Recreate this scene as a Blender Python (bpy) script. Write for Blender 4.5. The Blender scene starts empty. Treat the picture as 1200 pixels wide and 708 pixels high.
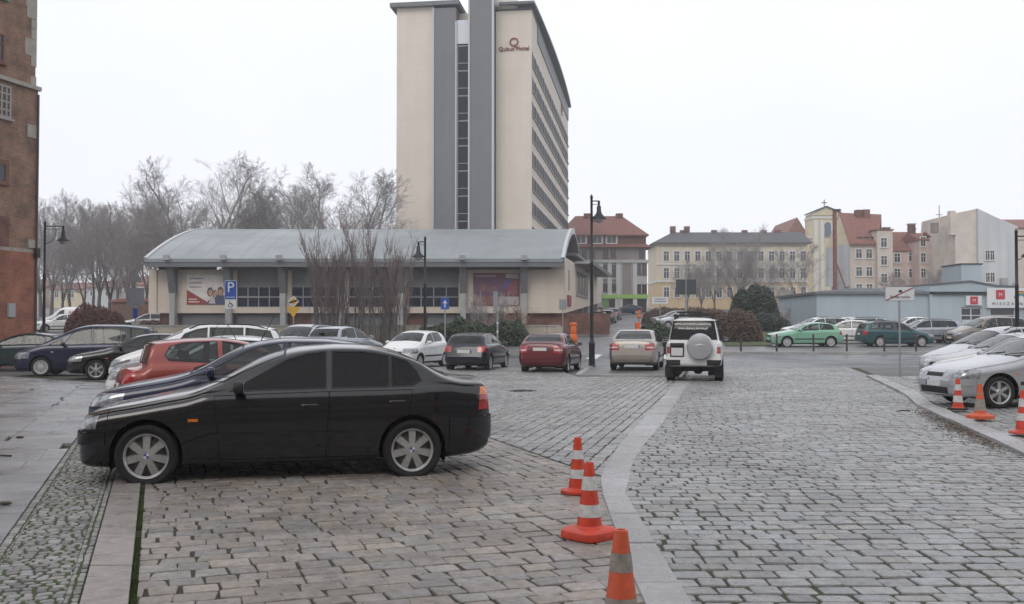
import bpy, math, random
import numpy as np
from mathutils import Vector, Matrix

SC = bpy.context.scene
COL = SC.collection
R = math.radians
rng = random.Random(7)

# ------------------------------------------------------------ camera, sky, sun, exposure
EYE = 1.65
cam_d = bpy.data.cameras.new('camera')
cam_d.sensor_width = 36.0
cam_d.lens = 36.0 * 1150.0 / 1200.0
cam_d.clip_start = 0.1
cam_d.clip_end = 4000
cam = bpy.data.objects.new('camera', cam_d)
COL.objects.link(cam)
cam.location = (0, 0, EYE)
cam.rotation_euler = (R(90) + math.atan(29 / 1150.0), 0, 0)
SC.camera = cam

SUN_ELEV, SUN_ROT = 38.0, 200.0
W_ = bpy.data.worlds.new('World')
SC.world = W_
W_.use_nodes = True
nt = W_.node_tree
nt.nodes.clear()
o_ = nt.nodes.new('ShaderNodeOutputWorld')
bg = nt.nodes.new('ShaderNodeBackground')
sky = nt.nodes.new('ShaderNodeTexSky')
sky.sky_type = 'NISHITA'
sky.sun_disc = False
sky.sun_elevation = R(SUN_ELEV)
sky.sun_rotation = R(SUN_ROT)
sky.air_density = 1.0
sky.dust_density = 6.0
sky.ozone_density = 1.0
# a closed cloud deck: even, faintly mottled off-white laid over the clear sky
tc = nt.nodes.new('ShaderNodeTexCoord')
nz = nt.nodes.new('ShaderNodeTexNoise')
nz.inputs['Scale'].default_value = 1.6
nz.inputs['Detail'].default_value = 4
ramp = nt.nodes.new('ShaderNodeValToRGB')
ramp.color_ramp.elements[0].position = 0.3
ramp.color_ramp.elements[0].color = (8.5, 8.75, 9.5, 1)
ramp.color_ramp.elements[1].position = 0.75
ramp.color_ramp.elements[1].color = (9.5, 9.65, 10.1, 1)
mx = nt.nodes.new('ShaderNodeMix')
mx.data_type = 'RGBA'
mx.inputs[0].default_value = 0.94
nt.links.new(tc.outputs['Generated'], nz.inputs['Vector'])
nt.links.new(nz.outputs['Fac'], ramp.inputs['Fac'])
nt.links.new(sky.outputs[0], mx.inputs[6])
nt.links.new(ramp.outputs['Color'], mx.inputs[7])
nt.links.new(mx.outputs[2], bg.inputs['Color'])
bg.inputs['Strength'].default_value = 0.1
nt.links.new(bg.outputs[0], o_.inputs['Surface'])

sd = bpy.data.lights.new('sun', 'SUN')
sd.energy = 0.6
sd.angle = R(25)
sd.color = (1.0, 0.95, 0.88)
sun = bpy.data.objects.new('sun', sd)
COL.objects.link(sun)
sun.rotation_euler = (R(90 - SUN_ELEV), 0, R(180 - SUN_ROT))
sun.location = (0, 0, 60)

SC.view_settings.view_transform = 'Standard'
SC.view_settings.look = 'None'
SC.view_settings.exposure = 0.28
SC.view_settings.gamma = 1.0
SC.render.engine = 'CYCLES'
SC.cycles.use_denoising = True
SC.cycles.transparent_max_bounces = 24
SC.cycles.max_bounces = 6
SC.cycles.diffuse_bounces = 3
SC.cycles.glossy_bounces = 3
SC.cycles.transmission_bounces = 4
SC.cycles.volume_bounces = 1
SC.cycles.sample_clamp_indirect = 4

# ------------------------------------------------------------ helpers
def ter(Y):
    """height of the ground: level square, then a street rising gently away"""
    if Y < 38: return 0.0
    if Y < 46: return .033 * (Y - 38) ** 2 / 16
    if Y < 240: return .033 * (Y - 42)
    return .033 * 198

MATS = {}
def pmat(name, col, rough=.6, metal=0., coat=0., var=.0, vscale=4., bump=0., bscale=40., col2=None, spec=.5, space='Object', detail=4, coat_rough=.05, attr=None, rvar=0., wet=0.):
    if name in MATS: return MATS[name]
    m = bpy.data.materials.new(name)
    m.use_nodes = True
    t = m.node_tree
    p = t.nodes['Principled BSDF']
    p.inputs['Base Color'].default_value = (*col, 1)
    p.inputs['Roughness'].default_value = rough
    p.inputs['Metallic'].default_value = metal
    p.inputs['Specular IOR Level'].default_value = spec
    if coat:
        p.inputs['Coat Weight'].default_value = coat
        p.inputs['Coat Roughness'].default_value = coat_rough
    src = None
    if var or col2 or bump or rvar:
        if space == 'World':
            g = t.nodes.new('ShaderNodeNewGeometry'); src = g.outputs['Position']
        else:
            g = t.nodes.new('ShaderNodeTexCoord'); src = g.outputs['Object']
    if var or col2:
        n = t.nodes.new('ShaderNodeTexNoise')
        n.inputs['Scale'].default_value = vscale
        n.inputs['Detail'].default_value = detail
        n.inputs['Roughness'].default_value = .65
        t.links.new(src, n.inputs['Vector'])
        r = t.nodes.new('ShaderNodeValToRGB')
        a = col; b = col2 if col2 else tuple(min(1, c * (1 + var)) for c in col)
        if not col2: a = tuple(c * (1 - var) for c in col)
        r.color_ramp.elements[0].position = .32; r.color_ramp.elements[0].color = (*a, 1)
        r.color_ramp.elements[1].position = .68; r.color_ramp.elements[1].color = (*b, 1)
        t.links.new(n.outputs['Fac'], r.inputs['Fac'])
        out = r.outputs['Color']
        if attr:
            at_ = t.nodes.new('ShaderNodeAttribute'); at_.attribute_name = 'tint'
            mm = t.nodes.new('ShaderNodeMix'); mm.data_type = 'RGBA'; mm.blend_type = 'MULTIPLY'; mm.inputs[0].default_value = 1
            t.links.new(out, mm.inputs[6]); t.links.new(at_.outputs['Color'], mm.inputs[7]); out = mm.outputs[2]
        if wet:
            # damp and worn patches with a shape of their own
            nw = t.nodes.new('ShaderNodeTexNoise'); nw.inputs['Scale'].default_value = .55; nw.inputs['Detail'].default_value = 7; nw.inputs['Roughness'].default_value = .6
            t.links.new(src, nw.inputs['Vector'])
            rw = t.nodes.new('ShaderNodeValToRGB'); rw.color_ramp.elements[0].position = .36; rw.color_ramp.elements[1].position = .60
            k = 1 - wet
            rw.color_ramp.elements[0].color = (k, k * .985, k * .96, 1); rw.color_ramp.elements[1].color = (1.04, 1.04, 1.04, 1)
            t.links.new(nw.outputs['Fac'], rw.inputs['Fac'])
            mw = t.nodes.new('ShaderNodeMix'); mw.data_type = 'RGBA'; mw.blend_type = 'MULTIPLY'; mw.inputs[0].default_value = 1
            t.links.new(out, mw.inputs[6]); t.links.new(rw.outputs['Color'], mw.inputs[7]); out = mw.outputs[2]
        t.links.new(out, p.inputs['Base Color'])
    if rvar:
        n3 = t.nodes.new('ShaderNodeTexNoise'); n3.inputs['Scale'].default_value = vscale * .35; n3.inputs['Detail'].default_value = 3
        t.links.new(src, n3.inputs['Vector'])
        mr = t.nodes.new('ShaderNodeMapRange')
        mr.inputs[1].default_value = .35; mr.inputs[2].default_value = .65
        mr.inputs[3].default_value = max(.02, rough - rvar); mr.inputs[4].default_value = min(1, rough + rvar)
        t.links.new(n3.outputs['Fac'], mr.inputs[0]); t.links.new(mr.outputs[0], p.inputs['Roughness'])
    if bump:
        n2 = t.nodes.new('ShaderNodeTexNoise'); n2.inputs['Scale'].default_value = bscale; n2.inputs['Detail'].default_value = 4
        t.links.new(src, n2.inputs['Vector'])
        b = t.nodes.new('ShaderNodeBump'); b.inputs['Strength'].default_value = bump; b.inputs['Distance'].default_value = .02
        t.links.new(n2.outputs['Fac'], b.inputs['Height']); t.links.new(b.outputs[0], p.inputs['Normal'])
    MATS[name] = m
    return m

def glass_mat(name, tint, refl=1.0):
    """thin tinted pane: see-through film plus a mirror-like surface reflection"""
    if name in MATS: return MATS[name]
    m = bpy.data.materials.new(name); m.use_nodes = True
    t = m.node_tree; t.nodes.clear()
    o = t.nodes.new('ShaderNodeOutputMaterial')
    tr = t.nodes.new('ShaderNodeBsdfTransparent'); tr.inputs[0].default_value = (*tint, 1)
    gl = t.nodes.new('ShaderNodeBsdfGlossy'); gl.inputs['Roughness'].default_value = .03; gl.inputs[0].default_value = (refl, refl, refl, 1)
    fr = t.nodes.new('ShaderNodeFresnel'); fr.inputs[0].default_value = 1.5
    mx = t.nodes.new('ShaderNodeMixShader')
    t.links.new(fr.outputs[0], mx.inputs[0]); t.links.new(tr.outputs[0], mx.inputs[1]); t.links.new(gl.outputs[0], mx.inputs[2])
    t.links.new(mx.outputs[0], o.inputs['Surface'])
    MATS[name] = m
    return m

def obj(name, mesh, parent=None, mat=None, loc=None, rot=None):
    o = bpy.data.objects.new(name, mesh)
    COL.objects.link(o)
    if parent is not None: o.parent = parent
    if mat is not None:
        if len(mesh.materials) == 0: mesh.materials.append(mat)
        if mesh.materials[0] != mat:
            o.material_slots[0].link = 'OBJECT'
            o.material_slots[0].material = mat
    if loc is not None: o.location = loc
    if rot is not None: o.rotation_euler = rot
    return o

def tag(o, label=None, cat=None, group=None, kind=None):
    if label: o['label'] = label
    if cat: o['category'] = cat
    if group: o['group'] = group
    if kind: o['kind'] = kind
    return o

def empty(name, loc=(0, 0, 0), rz=0., label=None, cat=None, group=None):
    o = bpy.data.objects.new(name, None)
    COL.objects.link(o)
    o.empty_display_size = .2
    o.location = loc
    o.rotation_euler = (0, 0, rz)
    return tag(o, label, cat, group)

class MB:
    """collects simple solids and links them as one mesh"""
    def __init__(s): s.v = []; s.f = []
    def add(s, vs, fs):
        b = len(s.v); s.v += [tuple(p) for p in vs]; s.f += [tuple(i + b for i in f) for f in fs]; return s
    def box(s, x0, x1, y0, y1, z0, z1):
        return s.add([(x0, y0, z0), (x1, y0, z0), (x1, y1, z0), (x0, y1, z0), (x0, y0, z1), (x1, y0, z1), (x1, y1, z1), (x0, y1, z1)],
                     [(0, 3, 2, 1), (4, 5, 6, 7), (0, 1, 5, 4), (1, 2, 6, 5), (2, 3, 7, 6), (3, 0, 4, 7)])
    def tube(s, a, b, r0, r1=None, n=8, caps=True):
        a = Vector(a); b = Vector(b); r1 = r0 if r1 is None else r1
        d = (b - a).normalized()
        u = d.orthogonal().normalized(); w = d.cross(u)
        vs = []
        for c, r in ((a, r0), (b, r1)):
            for i in range(n):
                t = 2 * math.pi * i / n
                vs.append(c + u * (r * math.cos(t)) + w * (r * math.sin(t)))
        fs = [(i, (i + 1) % n, n + (i + 1) % n, n + i) for i in range(n)]
        if caps: fs += [tuple(range(n - 1, -1, -1)), tuple(range(n, 2 * n))]
        return s.add(vs, fs)
    def path(s, pts, r, n=6):
        for a, b in zip(pts[:-1], pts[1:]): s.tube(a, b, r, r, n)
        return s
    def lathe(s, prof, n=16, c=(0, 0, 0), axis='z'):
        vs = []
        for r, h in prof:
            for i in range(n):
                t = 2 * math.pi * i / n
                if axis == 'z': vs.append((c[0] + r * math.cos(t), c[1] + r * math.sin(t), c[2] + h))
                else: vs.append((c[0] + r * math.cos(t), c[1] + h, c[2] + r * math.sin(t)))
        fs = []
        for k in range(len(prof) - 1):
            for i in range(n):
                j = (i + 1) % n
                q = (k * n + i, k * n + j, (k + 1) * n + j, (k + 1) * n + i)
                fs.append(q if axis == 'z' else q[::-1])
        if prof[0][0] > 1e-6: fs.append(tuple(range(n - 1, -1, -1)) if axis == 'z' else tuple(range(n)))
        if prof[-1][0] > 1e-6:
            b = (len(prof) - 1) * n
            fs.append(tuple(range(b, b + n)) if axis == 'z' else tuple(range(b + n - 1, b - 1, -1)))
        return s.add(vs, fs)
    def prism(s, pts, y0, y1, axis='y'):
        """extrude a polygon: (x,z) along y, (x,y) along z, or (y,z) along x"""
        n = len(pts)
        f = {'y': lambda p, h: (p[0], h, p[1]), 'z': lambda p, h: (p[0], p[1], h), 'x': lambda p, h: (h, p[0], p[1])}[axis]
        area = sum(pts[i][0] * pts[(i + 1) % n][1] - pts[(i + 1) % n][0] * pts[i][1] for i in range(n))
        if (area < 0) != (axis == 'y'): pts = pts[::-1]
        vs = [f(p, y0) for p in pts] + [f(p, y1) for p in pts]
        fs = [(i, (i + 1) % n, n + (i + 1) % n, n + i) for i in range(n)] + [tuple(range(n - 1, -1, -1)), tuple(range(n, 2 * n))]
        return s.add(vs, fs)
    def rbox(s, c, size, p=4., n=10, m=6):
        """superellipsoid: a box with soft edges"""
        def sg(t, e): return math.copysign(abs(t) ** e, t)
        e = 2. / p; vs = []; fs = []
        for j in range(m + 1):
            ph = -math.pi / 2 + math.pi * j / m
            for i in range(n):
                th = 2 * math.pi * i / n + math.pi / n
                vs.append((c[0] + size[0] / 2 * sg(math.cos(ph), e) * sg(math.cos(th), e),
                           c[1] + size[1] / 2 * sg(math.cos(ph), e) * sg(math.sin(th), e),
                           c[2] + size[2] / 2 * sg(math.sin(ph), e)))
        for j in range(m):
            for i in range(n):
                k = (i + 1) % n
                fs.append((j * n + i, j * n + k, (j + 1) * n + k, (j + 1) * n + i))
        return s.add(vs, fs)
    def mesh(s, name, smooth=False):
        me = bpy.data.meshes.new(name)
        me.from_pydata(s.v, [], s.f)
        me.validate(clean_customdata=False)
        if smooth:
            me.polygons.foreach_set('use_smooth', [True] * len(me.polygons))
            try: me.set_sharp_from_angle(angle=R(40))
            except Exception: pass
        me.update()
        return me
    def build(s, name, mat, parent=None, smooth=False, loc=None, rot=None):
        return obj(name, s.mesh(name, smooth), parent, mat, loc, rot)

_fontcache = {}
def text_mesh(txt, size, align='CENTER', extrude=.004, shear=0., space=1.0, bold=0.):
    key = (txt, size, align, extrude, shear, space, bold)
    if key in _fontcache: return _fontcache[key]
    cu = bpy.data.curves.new('lettering', 'FONT')
    cu.body = txt; cu.size = size; cu.align_x = align; cu.align_y = 'CENTER'; cu.extrude = extrude; cu.shear = shear
    cu.space_character = space; cu.offset = bold; cu.resolution_u = 2
    o = bpy.data.objects.new('lettering', cu); COL.objects.link(o)
    dg = bpy.context.evaluated_depsgraph_get()
    me = bpy.data.meshes.new_from_object(o.evaluated_get(dg))
    bpy.data.objects.remove(o)
    _fontcache[key] = me
    return me

def lettering(txt, size, mat, parent, loc, rot=(R(90), 0, 0), name='lettering', **k):
    return obj(name, text_mesh(txt, size, **k), parent, mat, loc, rot)

# ------------------------------------------------------------ ground and paving
AX = np.array((-.34, .9404))          # direction of the left kerb
BX = np.array((.9404, .34))           # rows of the near parking bays
A2 = np.array((.228, .9737))          # direction of the side street
def v2(p): return np.array(p, float)

m_ground = pmat('ground_asphalt', (.10, .098, .095), .55, var=.3, vscale=.35, bump=.4, bscale=60, space='World', rvar=.15)
m_asphalt = pmat('asphalt', (.085, .087, .092), .40, var=.12, vscale=.5, bump=.35, bscale=70, space='World', rvar=.2)
m_bed = pmat('joint_earth', (.040, .035, .027), .95, col2=(.052, .062, .026), vscale=1.7, bump=.6, bscale=50, space='World')
m_bed_dry = pmat('joint_earth_brown', (.036, .030, .024), .95, col2=(.038, .040, .022), vscale=.9, bump=.6, bscale=50, space='World')
m_moss = pmat('moss', (.045, .070, .018), .95, col2=(.095, .125, .038), vscale=9, bump=1., bscale=90, space='World')
m_soil = pmat('soil', (.05, .036, .026), .9, col2=(.09, .065, .045), vscale=9, bump=1., bscale=60, space='World')
m_lawn = pmat('lawn', (.045, .065, .022), .95, col2=(.085, .10, .045), vscale=2.2, bump=.8, bscale=40, space='World')
m_sett_a = pmat('sett_granite_warm', (.195, .175, .156), .38, col2=(.335, .305, .278), vscale=16, bump=.5, bscale=75, space='World', wet=.26, attr=True, rvar=.17, detail=8)
m_sett_c = pmat('sett_granite_grey', (.20, .20, .198), .33, col2=(.345, .343, .34), vscale=16, bump=.5, bscale=75, space='World', wet=.26, attr=True, rvar=.17, detail=8)
m_slab = pmat('kerb_granite', (.30, .30, .302), .36, col2=(.38, .38, .382), vscale=26, bump=.3, bscale=160, space='World', wet=.26, attr=True, rvar=.15, detail=8)
m_flag = pmat('flagstone', (.20, .20, .20), .28, col2=(.28, .28, .282), vscale=3, bump=.25, bscale=60, space='World', wet=.10, attr=True, rvar=.16, detail=6)
m_mosaic = pmat('mosaic_granite', (.19, .185, .175), .5, col2=(.30, .29, .28), vscale=14, bump=.5, bscale=90, space='World', wet=.26, attr=True, rvar=.15)

def sheet(name, poly, dz, mat, kind='structure', step=2.0):
    """flat polygon that follows the rise of the ground"""
    ys = [p[1] for p in poly]
    y0, y1 = min(ys), max(ys)
    cuts = [y for y in (38, 39, 40, 41, 42, 43, 44, 45, 46, 240) if y0 < y < y1]
    polys = [[tuple(p) for p in poly]]
    for c in cuts:
        out = []
        for pl in polys:
            lo, hi = clip2(pl, (0, 1), c), clip2(pl, (0, -1), -c)
            out += [q for q in (lo, hi) if len(q) > 2]
        polys = out
    mb = MB()
    for pl in polys:
        if sum(pl[i][0] * pl[(i + 1) % len(pl)][1] - pl[(i + 1) % len(pl)][0] * pl[i][1] for i in range(len(pl))) < 0: pl = pl[::-1]
        mb.add([(x, y, ter(y) + dz) for x, y in pl], [tuple(range(len(pl)))])
    o = mb.build(name, mat)
    if kind: o['kind'] = kind
    return o

def clip2(poly, n, d):
    """keep the part of a polygon with n.p <= d"""
    out = []
    k = len(poly)
    for i in range(k):
        a, b = poly[i], poly[(i + 1) % k]
        da = n[0] * a[0] + n[1] * a[1] - d; db = n[0] * b[0] + n[1] * b[1] - d
        if da <= 0: out.append(a)
        if (da < 0 < db) or (db < 0 < da):
            t = da / (da - db)
            out.append((a[0] + t * (b[0] - a[0]), a[1] + t * (b[1] - a[1])))
    return out

def area2(p):
    return sum(p[i][0] * p[(i + 1) % len(p)][1] - p[(i + 1) % len(p)][0] * p[i][1] for i in range(len(p))) / 2

def clip_convex(poly, zone):
    for i in range(len(zone)):
        a, b = zone[i], zone[(i + 1) % len(zone)]
        n = (b[1] - a[1], -(b[0] - a[0]))
        poly = clip2(poly, n, n[0] * a[0] + n[1] * a[1])
        if len(poly) < 3: return []
    return poly

def stone_geo(poly, z, h, ch, bev, r, crown=.001, tilt=.02):
    """bevelled, slightly tilted paving stone over a polygon; 30 to 40 triangles"""
    if area2(poly) < 0: poly = poly[::-1]
    n = len(poly)
    ring = []
    for i in range(n):
        p = poly[i]; a = poly[i - 1]; b = poly[(i + 1) % n]
        for q in (a, b):
            dx, dy = q[0] - p[0], q[1] - p[1]; l = math.hypot(dx, dy) + 1e-9
            c = min(ch * r.uniform(.6, 1.4), l * .35)
            ring.append((p[0] + dx / l * c, p[1] + dy / l * c))
    cx = sum(p[0] for p in ring) / len(ring); cy = sum(p[1] for p in ring) / len(ring)
    tx, ty = r.gauss(0, tilt), r.gauss(0, tilt)
    m = len(ring)
    vs = []
    ext = max(math.hypot(p[0] - cx, p[1] - cy) for p in ring)
    k = max(.5, 1 - bev / ext * 1.25)
    for (sc, hh) in ((1.0, -.03), (1.0, h - bev * .8), (k, h)):
        for x, y in ring:
            X = cx + (x - cx) * sc; Y = cy + (y - cy) * sc
            vs.append((X, Y, z + hh + ((x - cx) * tx + (y - cy) * ty if hh > 0 else 0)))
    vs.append((cx, cy, z + h + crown))
    fs = []
    for L in range(2):
        for i in range(m):
            j = (i + 1) % m
            fs.append((L * m + i, L * m + j, (L + 1) * m + j, (L + 1) * m + i))
    for i in range(m):
        fs.append((2 * m + i, 2 * m + (i + 1) % m, 3 * m))
    return vs, fs

def tinted_mesh(name, parts, mat, smooth=True):
    """parts: list of (verts, faces, tint) joined into one mesh with a tint per corner point"""
    vs = []; fs = []; ts = []
    for v, f, t in parts:
        b = len(vs); vs += v; fs += [tuple(i + b for i in q) for q in f]; ts += [(*t, 1.)] * len(v)
    me = bpy.data.meshes.new(name)
    me.from_pydata(vs, [], fs)
    at_ = me.color_attributes.new('tint', 'FLOAT_COLOR', 'POINT')
    at_.data.foreach_set('color', np.array(ts, np.float32).ravel())
    if smooth: me.polygons.foreach_set('use_smooth', [len(f) == 4 for f in fs])
    me.materials.append(mat)
    me.update()
    return me

def stone_tint(r, warm=.35, spread=.2):
    v = max(.45, r.gauss(1., spread))
    w = r.random()
    if w < warm: return (v * 1.04, v * .995, v * .94)
    if w < warm + .2: return (v * .965, v * .99, v * 1.02)
    return (v, v, v)

CAM = np.array((0., 0.))
def lay(surface, zone, along, pitch_l, pitch_w, gap, h, mat, name, bedz=.012, n_single=300, seed=1, ch=.012, bev=.005, warm=.3, spread=.17, jit=.009, tilt=.009, wave=0., zfun=None, crown=.001, view=True, curve=None, gw=1.0):
    """rows of stones clipped to a convex zone: the nearest as parts of the surface, the rest as one"""
    r = random.Random(seed)
    if area2(zone) < 0: zone = zone[::-1]
    al = np.array(along, float); al /= np.linalg.norm(al)
    ac = np.array((-al[1], al[0]))
    Z = [v2(p) for p in zone]
    u0, u1 = min(p @ al for p in Z), max(p @ al for p in Z)
    w0, w1 = min(p @ ac for p in Z), max(p @ ac for p in Z)
    stones = []
    w = w0 - r.random() * pitch_w
    while w < w1:
        pw = pitch_w * r.uniform(.88, 1.12)
        u = u0 - r.random() * pitch_l
        while u < u1:
            pl_ = pitch_l * r.uniform(.78, 1.22)
            g = gap * r.uniform(.6, 1.5) / 2
            q = []
            gq = g * gw
            for (uu, ww) in ((u + g, w + gq), (u + pl_ - g, w + gq), (u + pl_ - g, w + pw - gq), (u + g, w + pw - gq)):
                uu += r.gauss(0, jit); ww += r.gauss(0, jit * .55)
                if wave: ww += wave * math.sin(uu * 1.1 + w * .35)
                p = al * uu + ac * ww
                if curve: p = curve(p)
                q.append((p[0], p[1]))
            u += pl_
            full = abs(area2(q))
            if area2(q) < 0: q = q[::-1]
            c = clip_convex(q, zone)
            if len(c) < 3: continue
            a = area2(c)
            if a < .07 * full: continue
            cx = sum(p[0] for p in c) / len(c); cy = sum(p[1] for p in c) / len(c)
            if view and abs(cx) > .72 * cy + 3.5: continue
            stones.append((cx * cx + cy * cy, c, cx, cy))
        w += pw
    stones.sort(key=lambda s: s[0])
    def seen(s):
        px = 600 + 1150 * s[2] / s[3]; py = 383 + 1150 * 1.65 / s[3]
        return -20 < px < 1220 and py < 712
    inview = [s for s in stones if seen(s)]
    single = set(id(s) for s in inview[:n_single])
    rest = []
    for s in stones:
        zz = (ter(s[3]) if zfun is None else zfun(s[2], s[3])) + bedz
        vs, fs = stone_geo(s[1], zz, h * r.uniform(.86, 1.1), ch, bev, r, crown, tilt)
        t = stone_tint(r, warm, spread)
        if id(s) in single:
            ox, oy = s[2], s[3]
            me = tinted_mesh(name, [([(x - ox, y - oy, z_) for x, y, z_ in vs], fs, t)], mat)
            obj(name, me, surface, loc=(ox, oy, 0))
        else:
            rest.append((vs, fs, t))
    if rest:
        o = obj(name + '_field', tinted_mesh(name + '_field', rest, mat), surface)
        o['kind'] = 'stuff'
    return len(stones)

# the ground itself, reaching the horizon
sheet('ground', [(-1500, -60), (1500, -60), (1500, 2500), (-1500, 2500)], 0, m_ground)

# --- the near parking bays, three patches laid in different directions
K = .012
left_line = lambda y: -2.23 - (y - 5.88) * .3620
band_l = [(.76, 3.0), (.77, 5.99), (.82, 8.02), (.89, 10.03), (.98, 10.77), (1.38, 13.0), (2.13, 16.4), (4.73, 28.4), (5.35, 31.2)]
band_r = [(1.04, 3.0), (1.04, 5.88), (1.06, 7.5), (1.09, 9.5), (1.17, 9.95), (1.40, 11.48), (1.78, 13.3), (2.52, 16.4), (5.12, 28.4), (5.75, 31.2)]
zoneA = [(left_line(3.0), 3.0), (.86, 3.0), (.97, 10.45), (left_line(10.9), 10.9)]
pa = sheet('parking_paving', [(left_line(3.0), 3.0), (.9, 3.0), (.95, 10.5), (left_line(10.5), 10.5)], .037, m_bed_dry)
lay(pa, zoneA, BX, .235, .195, .013, .034, m_sett_a, 'sett', gw=1.25, n_single=300, seed=3, warm=.45, jit=.009, tilt=.008, wave=.02, spread=.11)
L1a = (.97, 10.5); L1b = (.97 - .346 * 22, 10.5 + 22)
zoneW = [(left_line(10.9), 10.9), (.97, 10.45), L1b, (left_line(10.7) - .36 * 22, 32.5)]
pw_ = sheet('wedge_paving', [(left_line(10.5), 10.5), (.95, 10.5), L1b, (left_line(10.5) - .36 * 22, 32.5)], .036, m_bed_dry)
lay(pw_, zoneW, AX, .22, .17, .016, .034, m_sett_a, 'sett', n_single=160, seed=5, warm=.35, spread=.13)
pb = sheet('bay_paving', [(.95, 10.4), (5.5, 31.2), (2.0, 31.7), (1.5, 38.9), (-8.9, 38.9), L1b], .0365, m_bed_dry)
lay(pb, [(1.06, 10.35), (5.58, 31.5), (L1b[0] + .35, 31.5)], A2, .26, .185, .022, .036, m_sett_c, 'sett', n_single=260, seed=9, warm=.25, spread=.13)
lay(pb, [(-6.3, 31.5), (2.05, 31.5), (1.6, 38.9), (-8.9, 38.9)], A2, .26, .185, .022, .036, m_sett_c, 'sett', n_single=1, seed=10, warm=.25, spread=.13)

# --- the carriageway of the side street
rk = [(4.35, 3.0), (6.31, 12.14), (6.83, 14.32), (7.57, 17.46), (8.08, 19.62), (9.15, 22.92), (11.42, 31.69)]
pc = sheet('carriageway', [(.85, 3.0), (4.6, 3.0), (13.6, 38.6), (6.9, 38.6), (1.0, 9.9)], .0405, m_bed)
for zn, sd_, dr, ns_ in (([(.9, 3.0), (4.5, 3.0), (6.0, 9.8), (1.0, 9.8)], 11, (1, .012), 300), ([(1.0, 9.8), (6.0, 9.8), (8.3, 19.6), (3.1, 19.6)], 12, (1, 0), 1),
                         ([(3.1, 19.6), (8.3, 19.6), (11.6, 31.7), (5.6, 31.7)], 13, (1, -.08), 1), ([(5.6, 31.7), (11.6, 31.7), (13.2, 38.5), (7.0, 38.5)], 14, (1, -.08), 1)):
    lay(pc, zn, dr, .222, .186, .019, .040, m_sett_c, 'sett', n_single=ns_, seed=sd_, gw=1.7, warm=.06, spread=.11, ch=.014, bev=.005, jit=.006, tilt=.007, wave=.012, crown=.0)

# --- granite band between bays and carriageway: long slabs
def band_slabs(surface, lf, rt, step, z, h, name, seed, mat, gap=.006, zf=None):
    r = random.Random(seed)
    def sample(line, t):
        ls = [0.]
        for a, b in zip(line[:-1], line[1:]): ls.append(ls[-1] + math.dist(a, b))
        s = t * ls[-1]
        for i in range(len(ls) - 1):
            if s <= ls[i + 1] + 1e-9:
                k = (s - ls[i]) / (ls[i + 1] - ls[i])
                return (line[i][0] + k * (line[i + 1][0] - line[i][0]), line[i][1] + k * (line[i + 1][1] - line[i][1]))
        return line[-1]
    tot = sum(math.dist(a, b) for a, b in zip(lf[:-1], lf[1:]))
    t = 0.
    while t < 1:
        dt = step * r.uniform(.8, 1.2) / tot
        t1 = min(1., t + dt)
        e = gap / tot
        q = [sample(lf, t + e), sample(rt, t + e), sample(rt, t1 - e), sample(lf, t1 - e)]
        if area2(q) < 0: q = q[::-1]
        cx = sum(p[0] for p in q) / 4; cy = sum(p[1] for p in q) / 4
        zz = z + (zf(cx, cy) if zf else ter(cy))
        vs, fs = stone_geo(q, zz, h * r.uniform(.95, 1.05), .008, .008, r, .0005, .003)
        v = r.gauss(1., .07)
        me = tinted_mesh(name, [([(x - cx, y - cy, zq) for x, y, zq in vs], fs, (v, v * .995, v * .985))], mat)
        for p in me.polygons: p.use_smooth = False
        obj(name, me, surface, loc=(cx, cy, 0))
        t = t1
bandbed = sheet('granite_band', [(.77, 3.0), (1.03, 3.0), (1.05, 9.5), (1.15, 10.3), (.93, 10.3), (.83, 8)], .008, m_bed)
band_slabs(bandbed, band_l, band_r, 1.0, .010, .048, 'slab', 21, m_slab)

# --- left: kerb slabs, moss line, mosaic strip and flagstone walk
def ll(x0, y): return x0 - (y - 5.88) * .3620
kerb_l = [(ll(-2.56, 2.6), 2.6), (ll(-2.56, 30), 30)]
kerb_r = [(ll(-2.278, 2.6), 2.6), (ll(-2.278, 30), 30)]
kb = sheet('kerb_line', [kerb_l[0], (ll(-2.2, 2.6), 2.6), (ll(-2.2, 30), 30), kerb_l[1]], .010, m_bed)
band_slabs(kb, kerb_l, kerb_r, .95, .008, .05, 'slab', 23, pmat('kerb_granite_brown', (.21, .185, .165), .35, col2=(.32, .29, .265), vscale=14, bump=.3, bscale=120, space='World', attr=True, rvar=.15, detail=8), gap=.008)
# moss growing in the joint: small tufts
r_ = random.Random(31)
mo = MB()
for i in range(4200):
    y = 5.2 + 6.0 * r_.random() ** 1.2
    x = ll(-2.250, y) + max(-.036, min(.05, r_.gauss(0, .020)))
    if math.sin(y * 3.1) + math.sin(y * 7.7 + 1) + r_.gauss(0, .5) < -.35: continue
    s = r_.uniform(.004, .011)
    hgt = s * r_.uniform(1.0, 2.4)
    a = r_.random() * 6
    mo.add([(x + s * math.cos(a), y + s * math.sin(a), .012), (x + s * math.cos(a + 2.1), y + s * math.sin(a + 2.1), .012), (x + s * math.cos(a + 4.2), y + s * math.sin(a + 4.2), .012), (x, y, .03 + hgt)], [(0, 1, 3), (1, 2, 3), (2, 0, 3)])
tag(mo.build('moss', m_moss), 'green moss line growing in the joint beside the brown kerb slabs', 'moss', kind='stuff')
# mosaic of small cubes
zoneM = [(ll(-3.27, 2.6), 2.6), (ll(-2.57, 2.6), 2.6), (ll(-2.57, 22), 22), (ll(-3.27, 22), 22)]
ms = sheet('mosaic_paving', zoneM, .033, pmat('mosaic_joint', (.036, .045, .018), .95, col2=(.055, .085, .020), vscale=3, bump=.5, bscale=60, space='World'))
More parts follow.
